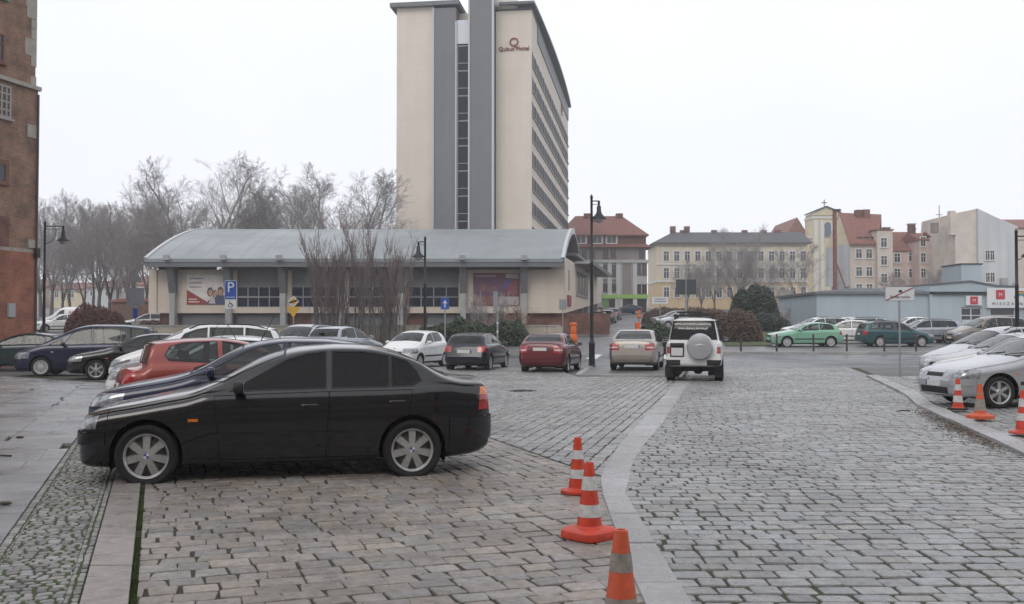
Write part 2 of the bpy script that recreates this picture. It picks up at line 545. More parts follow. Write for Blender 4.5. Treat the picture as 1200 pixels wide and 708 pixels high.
# two border courses each side, then the field
lay(ms, [(ll(-2.66, 2.6), 2.6), (ll(-2.575, 2.6), 2.6), (ll(-2.575, 20), 20), (ll(-2.66, 20), 20)], AX, .105, .086, .016, .03, m_mosaic, 'cobble', n_single=50, seed=41, ch=.009, bev=.005, jit=.005, tilt=.025)
lay(ms, [(ll(-3.26, 2.6), 2.6), (ll(-3.175, 2.6), 2.6), (ll(-3.175, 20), 20), (ll(-3.26, 20), 20)], AX, .105, .086, .016, .03, m_mosaic, 'cobble', n_single=50, seed=42, ch=.009, bev=.005, jit=.005, tilt=.025)
lay(ms, [(ll(-3.172, 2.6), 2.6), (ll(-2.663, 2.6), 2.6), (ll(-2.663, 20), 20), (ll(-3.172, 20), 20)], BX, .088, .076, .020, .03, m_mosaic, 'cobble', n_single=200, seed=43, ch=.010, bev=.005, jit=.007, tilt=.03, wave=.02)
# flagstones
fl = sheet('flagstone_walk', [(ll(-6.4, 2.6), 2.6), (ll(-3.265, 2.6), 2.6), (ll(-3.265, 29), 29), (ll(-6.4, 33), 33)], .005, m_bed)
lay(fl, [(ll(-4.2, 2.6), 2.6), (ll(-3.275, 2.6), 2.6), (ll(-3.275, 27.5), 27.5), (ll(-4.2, 29), 29)], BX, 1.5, .62, .007, .036, m_flag, 'flagstone', n_single=60, seed=51, ch=.008, bev=.006, jit=.003, tilt=.002, warm=.0, spread=.05, crown=.0)
lay(fl, [(ll(-5.3, 2.6), 2.6), (ll(-4.21, 2.6), 2.6), (ll(-4.21, 29), 29), (ll(-5.3, 30), 30)], BX, 1.2, .7, .007, .036, m_flag, 'flagstone', n_single=60, seed=52, ch=.008, bev=.006, jit=.003, tilt=.002, warm=.0, spread=.05, crown=.0)
lay(fl, [(ll(-6.4, 13.4), 13.4), (ll(-5.31, 13.4), 13.4), (ll(-5.31, 22.5), 22.5), (ll(-6.4, 21), 21)], BX, .1, .09, .014, .03, m_mosaic, 'cobble', n_single=1, seed=53, ch=.009, bev=.005, jit=.005, tilt=.025)
lay(fl, [(ll(-7.2, 22.7), 22.7), (ll(-5.31, 22.7), 22.7), (ll(-5.31, 30), 30), (ll(-7.2, 32), 32)], BX, 1.3, .8, .007, .036, m_flag, 'flagstone', n_single=40, seed=54, ch=.008, bev=.006, jit=.003, tilt=.002, spread=.07, crown=.0)

# --- right: granite kerb and the paved lot behind it
RKD = .10
rk_in = [(4.60, 3.0), (6.62, 12.2), (7.15, 14.3), (7.90, 17.46), (8.42, 19.62), (9.5, 22.92), (11.8, 31.69)]
rl = sheet('right_lot', [(4.7, 3.0), (30, 3.0), (34, 31.6), (11.9, 31.6), (9.5, 22.9), (7.9, 17.4), (6.6, 12.1)], .057, m_bed)
for zn, sd_ in (([(6.66, 12.2), (18, 12.2), (18, 17.5), (7.93, 17.5)], 61), ([(7.95, 17.5), (22, 17.5), (24, 23), (9.53, 23)], 62), ([(9.55, 23), (24, 23), (28, 31.6), (11.8, 31.6)], 63)):
    lay(rl, zn, (1, .05) if sd_ == 61 else A2, .22, .19, .025, .036, m_sett_c, 'sett', n_single=60 if sd_ == 61 else 1, seed=sd_, warm=.2, spread=.15, ch=.022, bev=.01, bedz=.032, tilt=.03)
lay(rl, [(4.63, 3.0), (13, 4.0), (15, 12.2), (6.64, 12.2)], (1, .05), .22, .19, .025, .036, m_sett_c, 'sett', n_single=60, seed=64, warm=.2, spread=.15, ch=.022, bev=.01, bedz=.032, tilt=.03)
rkb = sheet('right_kerb', [(4.36, 3.0), (4.6, 3.0), (6.6, 12.1), (6.35, 12.1)], .012, m_bed)
band_slabs(rkb, rk, rk_in, 1.1, .0, .105, 'kerbstone', 65, m_slab, gap=.006)
# litter and dead leaves gathered in the gutter
r_ = random.Random(77)
lf_ = MB()
for i in range(1300):
    y = r_.triangular(11.5, 19.5, 15.5)
    xk = np.interp(y, [p[1] for p in rk], [p[0] for p in rk])
    x = xk - .02 - abs(r_.gauss(0, .16)) * (1.5 if r_.random() < .15 else 1)
    s = r_.uniform(.012, .035); a = r_.random() * 6.28; z = .05 + r_.random() * .02
    q = [(x + s * math.cos(a + k * 1.57) * (1 if k % 2 else .55), y + s * math.sin(a + k * 1.57) * (1 if k % 2 else .55), z + r_.uniform(-.006, .012)) for k in range(4)]
    lf_.add(q, [(0, 1, 2, 3)])
tag(lf_.build('dead_leaves', pmat('dead_leaf', (.06, .040, .028), .8, col2=(.15, .10, .07), vscale=8, space='World')), 'brown dead leaves and litter swept into the gutter along the right kerb', 'leaves', kind='stuff')

# --- cross street, islands, far lot
sheet('cross_street', [(-60, 39.2), (90, 38.4), (90, 49.2), (-60, 49.6)], .006, m_asphalt)
sheet('street', [(1.5, 49.2), (9.5, 49.2), (34, 175), (20, 175)], .008, m_asphalt)
m_white = pmat('road_paint', (.62, .62, .60), .6, var=.25, vscale=14, space='World')
for i in range(5):
    zx = 2.3 + i * 1.15
    o = sheet('crosswalk_stripe', [(zx, 46.0), (zx + .5, 46.0), (zx + 1.1, 49.4), (zx + .6, 49.4)], .014, m_white)
o = sheet('edge_line', [(12, 40.5), (60, 40.0), (60, 40.14), (12, 40.64)], .014, m_white)
for i in range(4):
    sheet('lane_dash', [(9 + i * 9, 44.9), (13 + i * 9, 44.8), (13 + i * 9, 44.92), (9 + i * 9, 45.02)], .014, m_white)
sheet('far_lot', [(10.5, 50.4), (80, 50.0), (80, 84), (19.5, 84)], .02, pmat('lot_asphalt', (.15, .148, .145), .5, var=.25, vscale=.4, bump=.3, bscale=60, space='World', rvar=.2))
sheet('lawn', [(9.8, 57), (15, 57), (19.4, 70), (26, 120), (18, 100)], .06, m_lawn)
def kerb_run(name, line, w, h, seed, step=1.0):
    root = sheet(name, [(line[0][0], line[0][1]), (line[-1][0], line[-1][1] - .01), (line[-1][0], line[-1][1] + .1), (line[0][0], line[0][1] + .1)], .02, m_bed)
    rt = []
    for i, p in enumerate(line):
        a = line[max(0, i - 1)]; b = line[min(len(line) - 1, i + 1)]
        dx, dy = b[0] - a[0], b[1] - a[1]; l = math.hypot(dx, dy)
        rt.append((p[0] - dy / l * w, p[1] + dx / l * w))
    band_slabs(root, line, rt, step, .0, h, 'kerbstone', seed, m_slab)
    return root
kerb_run('far_kerb', [(9.9, 49.9), (30, 49.6), (60, 49.3)], .28, .13, 71, 1.6)
# raised island the beige saloon stands on
mb = MB().prism([(-13.2, 36.6), (-5.0, 36.9), (-5.2, 43.5), (-13.2, 43.5)], 0, .17, 'z')
tag(mb.build('raised_pavement', pmat('pavement_slab', (.17, .165, .16), .5, var=.2, vscale=1.5, bump=.3, bscale=40, space='World', rvar=.15)), kind='structure')
isl = [(2.06, 31.7), (4.95, 31.3), (7.0, 38.2), (2.85, 38.4)]
mb = MB().prism([(x, y) for x, y in [(2.25, 31.86), (4.85, 31.5), (6.75, 38.05), (3.0, 38.25)]], .0, .095, 'z')
tag(mb.build('traffic_island', pmat('island_asphalt', (.11, .108, .105), .5, var=.3, vscale=1.2, bump=.4, bscale=50, space='World', rvar=.2)), kind='structure')
ik = kerb_run('island_kerb', [(2.95, 38.4), (2.03, 31.78), (2.12, 31.62), (4.95, 31.28)], .2, .11, 73, .9)
# ------------------------------------------------------------ cars
def pchip(pts):
    xs = np.array([p[0] for p in pts], float); ys = np.array([p[1] for p in pts], float)
    h = np.diff(xs); d = np.diff(ys) / h
    m = np.zeros(len(xs))
    for i in range(1, len(xs) - 1):
        if d[i - 1] * d[i] > 0:
            w1 = 2 * h[i] + h[i - 1]; w2 = h[i] + 2 * h[i - 1]
            m[i] = (w1 + w2) / (w1 / d[i - 1] + w2 / d[i])
    m[0] = d[0]; m[-1] = d[-1]
    def f(x):
        x = min(max(x, xs[0]), xs[-1])
        i = min(max(int(np.searchsorted(xs, x)) - 1, 0), len(h) - 1)
        t = (x - xs[i]) / h[i]
        return float((2 * t ** 3 - 3 * t ** 2 + 1) * ys[i] + (t ** 3 - 2 * t ** 2 + t) * h[i] * m[i] + (-2 * t ** 3 + 3 * t ** 2) * ys[i + 1] + (t ** 3 - t ** 2) * h[i] * m[i + 1])
    return f

def split_face(poly, pl):
    a, b, c, d = pl
    ds = [a * p[0] + b * p[1] + c * p[2] - d for p in poly]
    if max(ds) <= 1e-7: return poly, None
    if min(ds) >= -1e-7: return None, poly
    ins, out = [], []
    n = len(poly)
    for i in range(n):
        p, q = poly[i], poly[(i + 1) % n]; dp, dq = ds[i], ds[(i + 1) % n]
        if dp <= 0: ins.append(p)
        if dp >= 0: out.append(p)
        if (dp < -1e-12 and dq > 1e-12) or (dp > 1e-12 and dq < -1e-12):
            t = dp / (dp - dq)
            x = tuple(p[k] + t * (q[k] - p[k]) for k in range(6))
            ins.append(x); out.append(x)
    return (ins if len(ins) > 2 else None), (out if len(out) > 2 else None)

def carve(faces, planes):
    """split faces by a convex cutter; returns inside, outside"""
    ins, outs = [], []
    for f in faces:
        cur = f; pieces = []; hit = True
        for pl in planes:
            if all(pl[0] * p[0] + pl[1] * p[1] + pl[2] * p[2] >= pl[3] - 1e-7 for p in f):
                hit = False; break
        if not hit: outs.append(f); continue
        for pl in planes:
            i, o = split_face(cur, pl)
            if o: pieces.append(o)
            cur = i
            if cur is None: break
        if cur is None: outs.append(f)
        else: ins.append(cur); outs += pieces
    return ins, outs

def poly_planes(ax, pts, grow=0.):
    n = len(pts)
    if area2(pts) < 0: pts = pts[::-1]
    out = []
    for i in range(n):
        a, b = pts[i], pts[(i + 1) % n]
        nx, ny = b[1] - a[1], -(b[0] - a[0]); l = math.hypot(nx, ny)
        if l < 1e-9: continue
        nx /= l; ny /= l; d = nx * a[0] + ny * a[1] + grow
        pl = [0, 0, 0, d]; pl['xyz'.index(ax[0])] = nx; pl['xyz'.index(ax[1])] = ny
        out.append(tuple(pl))
    return out

def patch_mesh(name, faces, off=0., mirror='half', centre=None):
    """faces -> mesh with the body's own normals. mirror: 'half' +y only, 'flip' -y only, 'both' joined"""
    vd = {}; vs = []; ns = []; fs = []
    def put(p, sy):
        x, y, z = p[0] + p[3] * off, (p[1] + p[4] * off) * sy, p[2] + p[5] * off
        k = (round(x, 4), round(y, 4), round(z, 4))
        if k not in vd:
            vd[k] = len(vs); vs.append((x, y, z)); ns.append((p[3], p[4] * sy, p[5]))
        return vd[k]
    for sy in {'half': (1,), 'flip': (-1,), 'both': (1, -1)}[mirror]:
        for f in faces:
            idx = []
            for p in f:
                i = put(p, sy)
                if not idx or idx[-1] != i: idx.append(i)
            if len(idx) > 1 and idx[0] == idx[-1]: idx.pop()
            if len(set(idx)) < 3: continue
            fs.append(idx if sy > 0 else idx[::-1])
    me = bpy.data.meshes.new(name)
    me.from_pydata(vs, [], fs)
    me.polygons.foreach_set('use_smooth', [True] * len(me.polygons))
    nn = np.array(ns); nn /= (np.linalg.norm(nn, axis=1)[:, None] + 1e-9)
    me.normals_split_custom_set_from_vertices(nn.tolist())
    me.update()
    return me

# materials shared by all vehicles
m_tyre = pmat('tyre_rubber', (.012, .012, .012), .85, var=.3, vscale=30, bump=.3, bscale=80)
m_alloy = pmat('alloy_wheel', (.50, .50, .50), .35, metal=.75, var=.12, vscale=20)
m_cap = pmat('hubcap_plastic', (.42, .42, .43), .45, var=.12, vscale=20)
m_steel = pmat('steel_wheel', (.02, .02, .021), .6)
m_dark = pmat('black_plastic', (.014, .014, .015), .55, var=.2, vscale=20)
m_seal = pmat('black_rubber', (.008, .008, .008), .6)
m_gap = pmat('panel_gap', (.004, .004, .004), .9)
m_inter = pmat('cabin_fabric', (.025, .025, .027), .9, var=.2, vscale=10)
m_lamp = pmat('headlamp_glass', (.10, .105, .115), .12, metal=.3, coat=1., col2=(.42, .44, .47), vscale=13)
m_red = pmat('tail_lamp_red', (.34, .010, .012), .15, coat=1., var=.25, vscale=18)
m_amber = pmat('indicator_amber', (.62, .16, .015), .2, coat=1.)
m_clear = pmat('indicator_clear', (.55, .53, .52), .15, coat=1.)
m_plate = pmat('number_plate', (.62, .62, .60), .4, var=.2, vscale=40)
m_mirrorglass = pmat('mirror_glass', (.5, .52, .55), .03, metal=1.)
m_chrome = pmat('chrome', (.55, .55, .56), .15, metal=1.)
m_disc = pmat('brake_disc', (.09, .085, .08), .5, metal=.6)
GLASS = {
    'clear': glass_mat('car_glass', (.42, .47, .46)),
    'dark': glass_mat('car_glass_tinted', (.015, .017, .02), .55),
    'mid': glass_mat('car_glass_green', (.22, .26, .25)),
}
def paint(name, col, metal=0., rough=.38, spec=.3, coat=.8):
    return pmat('paint_' + name, col, rough, metal=metal, coat=coat, spec=spec, var=.06, vscale=2.5, bump=.012, bscale=300, coat_rough=.06)

def make_wheel(r, w, style):
    """returns hub mesh, tyre mesh, rim mesh, material key; outer face towards -y"""
    rim_r = r * (.70 if style != 'steel' else .66)
    ty = MB()
    prof = []
    hw = w / 2
    for (rr, yy) in ((rim_r, -hw * .80), (rim_r + .02, -hw * .97), ((r + rim_r) / 2 + .01, -hw * 1.04), (r - .025, -hw * .97), (r - .008, -hw * .82), (r, -hw * .5), (r, hw * .5), (r - .008, hw * .82), (r - .025, hw * .97), (rim_r + .02, hw * .97), (rim_r, hw * .8)):
        prof.append((rr, yy))
    vs = []
    n = 40
    for rr, yy in prof:
        for i in range(n):
            t = 2 * math.pi * i / n; vs.append((rr * math.cos(t), yy, rr * math.sin(t)))
    fs = []
    for k in range(len(prof) - 1):
        for i in range(n):
            j = (i + 1) % n; fs.append((k * n + i, (k + 1) * n + i, (k + 1) * n + j, k * n + j))
    ty.add(vs, fs)
    hub = MB()
    hub.lathe([(0, -.03), (rim_r * .72, -.03), (rim_r * .72, -.01), (rim_r - .012, -.01), (rim_r - .012, hw * .8), (.05, hw * .8), (0, hw * .8)], 28, axis='y')
    rim = MB()
    # rolled lip
    lip = [(rim_r - .02, -hw * .62), (rim_r - .006, -hw * .80), (rim_r + .006, -hw * .84), (rim_r + .008, -hw * .7), (rim_r - .004, -hw * .4), (rim_r - .016, .02)]
    vs = []; fs = []
    for rr, yy in lip:
        for i in range(n):
            t = 2 * math.pi * i / n; vs.append((rr * math.cos(t), yy, rr * math.sin(t)))
    for k in range(len(lip) - 1):
        for i in range(n):
            j = (i + 1) % n; fs.append((k * n + i, (k + 1) * n + i, (k + 1) * n + j, k * n + j))
    rim.add(vs, fs)
    yo = -hw * .62
    def spoke(a, w0, w1, r0, r1, yi, ye):
        ca, sa = math.cos(a), math.sin(a)
        def P(rad, off, y): return (rad * ca - off * sa, y, rad * sa + off * ca)
        q = [P(r0, -w0, yi), P(r0, w0, yi), P(r1, w1, ye), P(r1, -w1, ye)]
        q += [P(r0, -w0 * 1.25, yi + .03), P(r0, w0 * 1.25, yi + .03), P(r1, w1 * 1.2, ye + .03), P(r1, -w1 * 1.2, ye + .03)]
        rim.add(q, [(0, 3, 2, 1), (4, 5, 6, 7), (0, 1, 5, 4), (1, 2, 6, 5), (2, 3, 7, 6), (3, 0, 4, 7)])
    cap_r = .062
    if style == 'star7':
        for k in range(7):
            spoke(R(90) + 2 * math.pi * k / 7, .030, .038, .045, rim_r - .008, yo - .004, yo + .012)
        rim.lathe([(0, yo - .004), (.058, yo - .004), (.07, yo + .006), (.07, yo + .05)], 20, axis='y')
    elif style == 'spoke5':
        for k in range(5):
            spoke(R(90) + 2 * math.pi * k / 5, .026, .040, .045, rim_r - .008, yo - .002, yo + .012)
        rim.lathe([(0, yo - .01), (.05, yo - .01), (.064, yo + .004), (.064, yo + .05)], 18, axis='y')
    elif style == 'star6':
        for k in range(6):
            spoke(R(90) + 2 * math.pi * k / 6, .022, .036, .05, rim_r - .008, yo - .002, yo + .012)
        rim.lathe([(0, yo - .01), (.05, yo - .01), (.068, yo + .004), (.068, yo + .05)], 18, axis='y')
    elif style == 'cap':
        for k in range(10):
            spoke(2 * math.pi * k / 10, .014, .030, .05, rim_r - .01, yo - .004, yo + .004)
        rim.lathe([(0, yo - .014), (.05, yo - .012), (.085, yo - .004), (.085, yo + .03)], 20, axis='y')
        rim.lathe([(rim_r - .035, yo + .03), (rim_r - .035, yo - .004), (rim_r - .005, yo - .004), (rim_r - .005, yo + .03)], 30, axis='y')
    else:
        rim.lathe([(0, yo + .0), (.05, yo + .0), (.06, yo + .03), (rim_r * .55, yo + .045), (rim_r * .78, yo + .02), (rim_r - .01, yo + .03)], 24, axis='y')
    return hub.mesh('wheel', True), ty.mesh('tyre', True), rim.mesh('rim', False), (m_cap if style == 'cap' else m_steel if style == 'steel' else m_alloy)

def car_template(S):
    """S: dict of outlines in metres, x from front bumper to rear. Returns nodes [(name, mesh, matkey, loc, rot, children)]"""
    L, hw = S['L'], S['W'] / 2
    top, bot, belt, plan = pchip(S['top']), pchip(S['bot']), pchip(S['belt']), pchip(S['plan'])
    k = S.get('tumble', .36)
    rc0 = S.get('rc', .84)
    rcf = pchip(S['rcx']) if 'rcx' in S else (lambda x: rc0)
    def sect_pts(x):
        zt, zb, w = top(x), bot(x), plan(x)
        s = zt - zb
        zl = min(belt(x), zb + .87 * s)
        e = zt - zl
        q = min(1., max(0., (e - .08) / .22)); q = q * q * (3 - 2 * q)
        ratio = .42 + (rcf(x) - .42) * q
        zc = zl + e * ratio
        lb = zl - zb
        yb = w * S.get('shoulder', .955)
        yc = yb - .022 - k * (zc - zl) - .02 * q
        return [(0, zb), (.72 * w, zb), (.925 * w, zb + .05 * lb), (.965 * w, zb + .16 * lb), (.992 * w, zb + .40 * lb), (.998 * w, zb + .62 * lb),
                (.991 * w, zb + .765 * lb), (w, zb + .815 * lb), (.984 * w, zb + .915 * lb), (yb, zl), (yb - .022 - k * .08 * e, zl + .06 * e), ((yb + yc) / 2 - .012 + .006 * q, zl + (zc - zl) * .55), (yc, zc), (yc * .86, zc + .50 * (zt - zc)), (yc * .5, zc + .87 * (zt - zc)), (0, zt)], zl, zc
    NS = [1, 2, 2, 2, 2, 2, 2, 2, 2, 2, 3, 3, 3, 3, 3]
    def section(x):
        P, zl, zc = sect_pts(x)
        P = np.array(P)
        out = []
        n = len(P)
        for i in range(n - 1):
            p0 = P[i - 1] if i else 2 * P[0] - P[1]
            p1, p2 = P[i], P[i + 1]
            p3 = P[i + 2] if i + 2 < n else np.array((-P[i][0], P[i][1]))
            t1 = (p2 - p0); t2 = (p3 - p1)
            l = np.linalg.norm(p2 - p1)
            t1 = t1 / (np.linalg.norm(t1) + 1e-9) * l; t2 = t2 / (np.linalg.norm(t2) + 1e-9) * l
            for j in range(NS[i]):
                t = j / NS[i]
                out.append((2 * t ** 3 - 3 * t ** 2 + 1) * p1 + (t ** 3 - 2 * t ** 2 + t) * t1 * .9 + (-2 * t ** 3 + 3 * t ** 2) * p2 + (t ** 3 - t ** 2) * t2 * .9)
        out.append(P[-1])
        return np.array(out)
    xs = sorted(set([0, .006, .02, .04, .07, .11, .16] + [L - t for t in (0, .006, .02, .04, .07, .11, .16)] + list(np.linspace(.22, L - .22, S.get('ns', 58)))))
    grid = []
    for x in xs:
        sc_ = section(x)
        sc_[:, 0] = np.maximum(sc_[:, 0], 0)
        grid.append(np.column_stack([np.full(len(sc_), x), sc_]))
    Gd = np.array(grid)
    # normals from neighbours; mirrored at y = 0
    nx_, nv = Gd.shape[0], Gd.shape[1]
    du = np.gradient(Gd, axis=0); dv = np.gradient(Gd, axis=1)
    dv[:, 0] = (0, 1, 0); dv[:, -1] = (0, -1, 0)
    N = np.cross(dv, du)
    N /= (np.linalg.norm(N, axis=2)[..., None] + 1e-9)
    # outward check
    mid = N[nx_ // 2, nv // 2]
    if mid[1] < 0: N = -N
    faces = []
    for i in range(nx_ - 1):
        for j in range(nv - 1):
            q = [tuple(Gd[a, b]) + tuple(N[a, b]) for a, b in ((i, j), (i + 1, j), (i + 1, j + 1), (i, j + 1))]
            faces.append(q)
    # end caps as strips towards the centre line
    for i, sx in ((0, -1), (nx_ - 1, 1)):
        ring = Gd[i]
        for j in range(nv - 1):
            a, b = ring[j], ring[j + 1]
            q = [tuple(a), tuple(b), (b[0], 0, b[2]), (a[0], 0, a[2])]
            if sx > 0: pass
            nn = (sx, 0, 0)
            q = [p + nn for p in q]
            faces.append(q if sx < 0 else q[::-1])
    # consistent winding with normals
    fixed = []
    for f in faces:
        a, b, c = (np.array(f[0][:3]), np.array(f[1][:3]), np.array(f[2][:3]))
        g = np.cross(b - a, c - a)
        if np.linalg.norm(g) < 1e-10 and len(f) > 3: g = np.cross(c - a, np.array(f[3][:3]) - a)
        avg = np.mean([p[3:] for p in f], axis=0)
        fixed.append(f if g @ avg >= 0 else f[::-1])
    body = fixed
    def ysurf(x, z):
        s_ = section(x)
        best = 0
        for a, b in zip(s_[:-1], s_[1:]):
            if min(a[1], b[1]) - 1e-6 <= z <= max(a[1], b[1]) + 1e-6:
                t = 0 if abs(b[1] - a[1]) < 1e-9 else (z - a[1]) / (b[1] - a[1])
                best = max(best, a[0] + t * (b[0] - a[0]))
        return best
    fa, ra, rw = S['fa'], S['ra'], S['r']
    tw = S.get('tw', .2)
    nodes = []
    half = []     # (name, faces, matkey, off) parts made for both sides
    whole = []    # parts spanning the centre line
    # wheel openings
    arch = S.get('arch', .055)
    for ax_ in (fa, ra):
        pts = [(ax_ + (rw + arch) * math.cos(2 * math.pi * i / 28), rw + .012 + (rw + arch) * math.sin(2 * math.pi * i / 28)) for i in range(28)]
        cut = poly_planes('xz', pts) + [(0, -1, 0, -.42)]
        _, body = carve(body, cut)
    # glass
    def T(x, t):
        P, zl, zc = sect_pts(x)
        zb = zl + .035
        return zb + t * (zc - .012 - zb)
    for wi, wpoly in enumerate(S['win']):
        pts = [(x, T(x, t)) for x, t in wpoly]
        seal, body = carve(body, poly_planes('xz', pts, .016) + [(0, -1, 0, -.2)])
        gl, seal = carve(seal, poly_planes('xz', pts, 0.) + [(0, -1, 0, -.2)])
        half.append(('side_window', gl, 'glass_s' if wi == 0 else 'glass_r', -.004))
        half.append(('window_seal', seal, 'seal', .001))
    if 'ws' in S:
        a0, y0, a1, y1 = S['ws']
        pts = S.get('wsp') or [(a0, -y0), (a1, -y1), (a1, y1), (a0, y0)]
        zl_ = (0, 0, -1, -(belt((a0 + a1) / 2) - .12))
        seal, body = carve(body, poly_planes('xy', pts, .025) + [zl_])
        gl, seal = carve(seal, poly_planes('xy', pts) + [zl_])
        whole.append(('windscreen', gl, 'glass_f', -.003)); whole.append(('windscreen_seal', seal, 'seal', .001))
    if 'rw' in S:
        pts = S['rw']            # polygon in (y,z) seen from behind, limited to x > rwx
        xl = (-1, 0, 0, -S['rwx'])
        seal, body = carve(body, poly_planes('yz', pts, .022) + [xl])
        gl, seal = carve(seal, poly_planes('yz', pts) + [xl])
        whole.append(('rear_window', gl, 'glass_b', -.003)); whole.append(('rear_window_seal', seal, 'seal', .001))
    # lamps: boxes in x/y/z with slanted sides given as planes
    for nm, mk, planes in S.get('lamps', []):
        ins, body = carve(body, planes)
        half.append((nm, ins, mk, .002))
    for nm, mk, planes in S.get('mids', []):
        ins, body = carve(body, planes)
        whole.append((nm, ins, mk, .001))
    # side moulding, sills, bumpers
    for nm, mk, planes, off in S.get('side', []):
        ins, body = carve(body, planes)
        half.append((nm, ins, mk, off))
    # doors with their shut lines
    for d in S.get('doors', []):
        blk, body = carve(body, poly_planes('xz', d, .006) + [(0, -1, 0, -.3)])
        dr, gp = carve(blk, poly_planes('xz', d, 0.) + [(0, -1, 0, -.3)])
        half.append(('door', dr, 'paint', 0.)); half.append(('shut_line', gp, 'gap', -.006))
    for planes in S.get('gaps', []):
        ins, body = carve(body, planes)
        half.append(('shut_line', ins, 'gap', -.004))
    wk = S.get('warp')
    warp = (lambda x: float(np.interp(x, wk[0], wk[1]))) if wk else (lambda x: x)
    cx = warp(L) / 2
    def shift(fs): return [[(warp(p[0]) - cx,) + tuple(p[1:]) for p in f] for f in fs]
    nodes.append(['body', patch_mesh('body', shift(body), 0, 'both'), 'paint', None, None, []])
    gaps = []
    doors = {}
    for nm, fs, mk, off in half:
        if not fs: continue
        for mir in ('half', 'flip'):
            nodes.append([nm, patch_mesh(nm, shift(fs), off, mir), mk, None, None, []])
    for nm, fs, mk, off in whole:
        if fs: nodes.append([nm, patch_mesh(nm, shift(fs), off, 'both'), mk, None, None, []])
    # wheel housings
    for ax_ in (fa, ra):
        for sy in (1, -1):
            mb = MB(); n = 14
            ro = rw + arch + .012
            for i in range(n):
                t0, t1 = math.pi * (-.12 + 1.24 * i / n), math.pi * (-.12 + 1.24 * (i + 1) / n)
                yo_, yi_ = sy * (hw * .93), sy * .40
                p = [(warp(ax_) - cx + ro * math.cos(t), y, rw + ro * math.sin(t)) for t, y in ((t0, yo_), (t1, yo_), (t1, yi_), (t0, yi_))]
                mb.add(p, [(0, 1, 2, 3)])
                mb.add([p[3], p[2], (warp(ax_) - cx, yi_, rw)], [(0, 1, 2)])
            nodes.append(['wheel_housing', mb.mesh('wheel_housing'), 'seal', None, None, []])
    # wheels
    hub, ty, rim, rmat = make_wheel(rw, tw, S.get('rim', 'cap'))
    for ax_ in (fa, ra):
        yw = ysurf(ax_, rw + rw + arch - .01 if rw * 2 + arch < belt(ax_) else rw * 2) - tw / 2 - S.get('inset', .015)
        for sy in (1, -1):
            ch = [['tyre', ty, 'tyre', None, None, []], ['rim', rim, rmat, None, None, []]]
            nodes.append(['wheel', hub, 'disc', (warp(ax_) - cx, sy * yw, rw), (0, 0, math.pi if sy > 0 else 0), ch])
    # mirrors
    mx_, mz_ = S['mirror']
    for sy in (1, -1):
        yb = ysurf(mx_, mz_ - .02)
        mw_ = warp(mx_)
        mb = MB().rbox((mw_ - cx + .02, sy * (yb + .13), mz_ + .05), (.11, .19, .135), 3.2, 14, 8)
        mb.rbox((mw_ - cx + .02, sy * (yb + .03), mz_ - .0), (.09, .12, .05), 3, 10, 6)
        g = MB().rbox((mw_ - cx + .075, sy * (yb + .13), mz_ + .05), (.01, .155, .10), 5, 12, 6)
        nodes.append(['wing_mirror', mb.mesh('wing_mirror', True), S.get('mirror_mat', 'paint'), None, None, [['mirror_glass', g.mesh('mirror_glass', True), 'mirrorglass', None, None, []]]])
    # door handles
    for hx, hz in S.get('handles', []):
        yb = ysurf(hx, hz)
        for sy in (1, -1):
            nodes.append(['door_handle', MB().rbox((warp(hx) - cx, sy * (yb + .012), hz), (.20, .035, .035), 4, 10, 6).mesh('door_handle', True), S.get('handle_mat', 'paint'), None, None, []])
    # cabin
    zs = S.get('seat_z', .30)
    for sxx, nm in ((S['seats'][0], 'seat'), (S['seats'][1], 'rear_seat')):
        for sy in (1, -1):
            mb = MB().rbox((sxx - cx - .22, sy * .36, zs + .12), (.52, .50, .22), 4)
            mb.rbox((sxx - cx + .08, sy * .36, zs + .45), (.16, .50, .62), 4)
            mb.rbox((sxx - cx + .12, sy * .36, zs + .86), (.10, .27, .17), 3)
            nodes.append([nm, mb.mesh(nm, True), 'inter', None, None, []])
    dx = S['seats'][0] - .78
    mb = MB().rbox((dx - cx - .12, 0, zs + .42), (.45, 1.30, .26), 4)
    nodes.append(['dashboard', mb.mesh('dashboard', True), 'inter', None, None, []])
    mb = MB()
    for i in range(16):
        t0, t1 = 2 * math.pi * i / 16, 2 * math.pi * (i + 1) / 16
        f_ = lambda t: (dx - cx + .20 + .07 * math.sin(t), -.36 + .18 * math.cos(t), zs + .50 + .16 * math.sin(t))
        mb.tube(f_(t0), f_(t1), .014, .014, 6, False)
    nodes.append(['steering_wheel', mb.mesh('steering_wheel', True), 'inter', None, None, []])
    # plates
    for (px_, pz_, tilt, nm) in S.get('plates', []):
        mb = MB().box(-.008, .008, -.26, .26, -.057, .057)
        bl = MB().box(-.0095, .0095, .225, .26, -.055, .055)
        nodes.append([nm, mb.mesh(nm), 'plate', (warp(px_) - cx, 0, pz_), (0, tilt, 0), [['plate_band', bl.mesh('plate_band'), 'blue', None, None, []]]])
    # wipers, aerial
    if 'ws' in S and S.get('wipers', True):
        a0, y0, a1, y1 = S['ws']
        for yy in (.32, -.28):
            nodes.append(['wiper', MB().path([(warp(a0 - .02) - cx, yy, top(a0) + .005), (warp(a0 + .11) - cx, yy - .42, top(a0 + .11) + .0)], .009, 5).mesh('wiper'), 'seal', None, None, []])
    for e in S.get('extra', []):
        nodes.append(e(cx, ysurf, top))
    return nodes

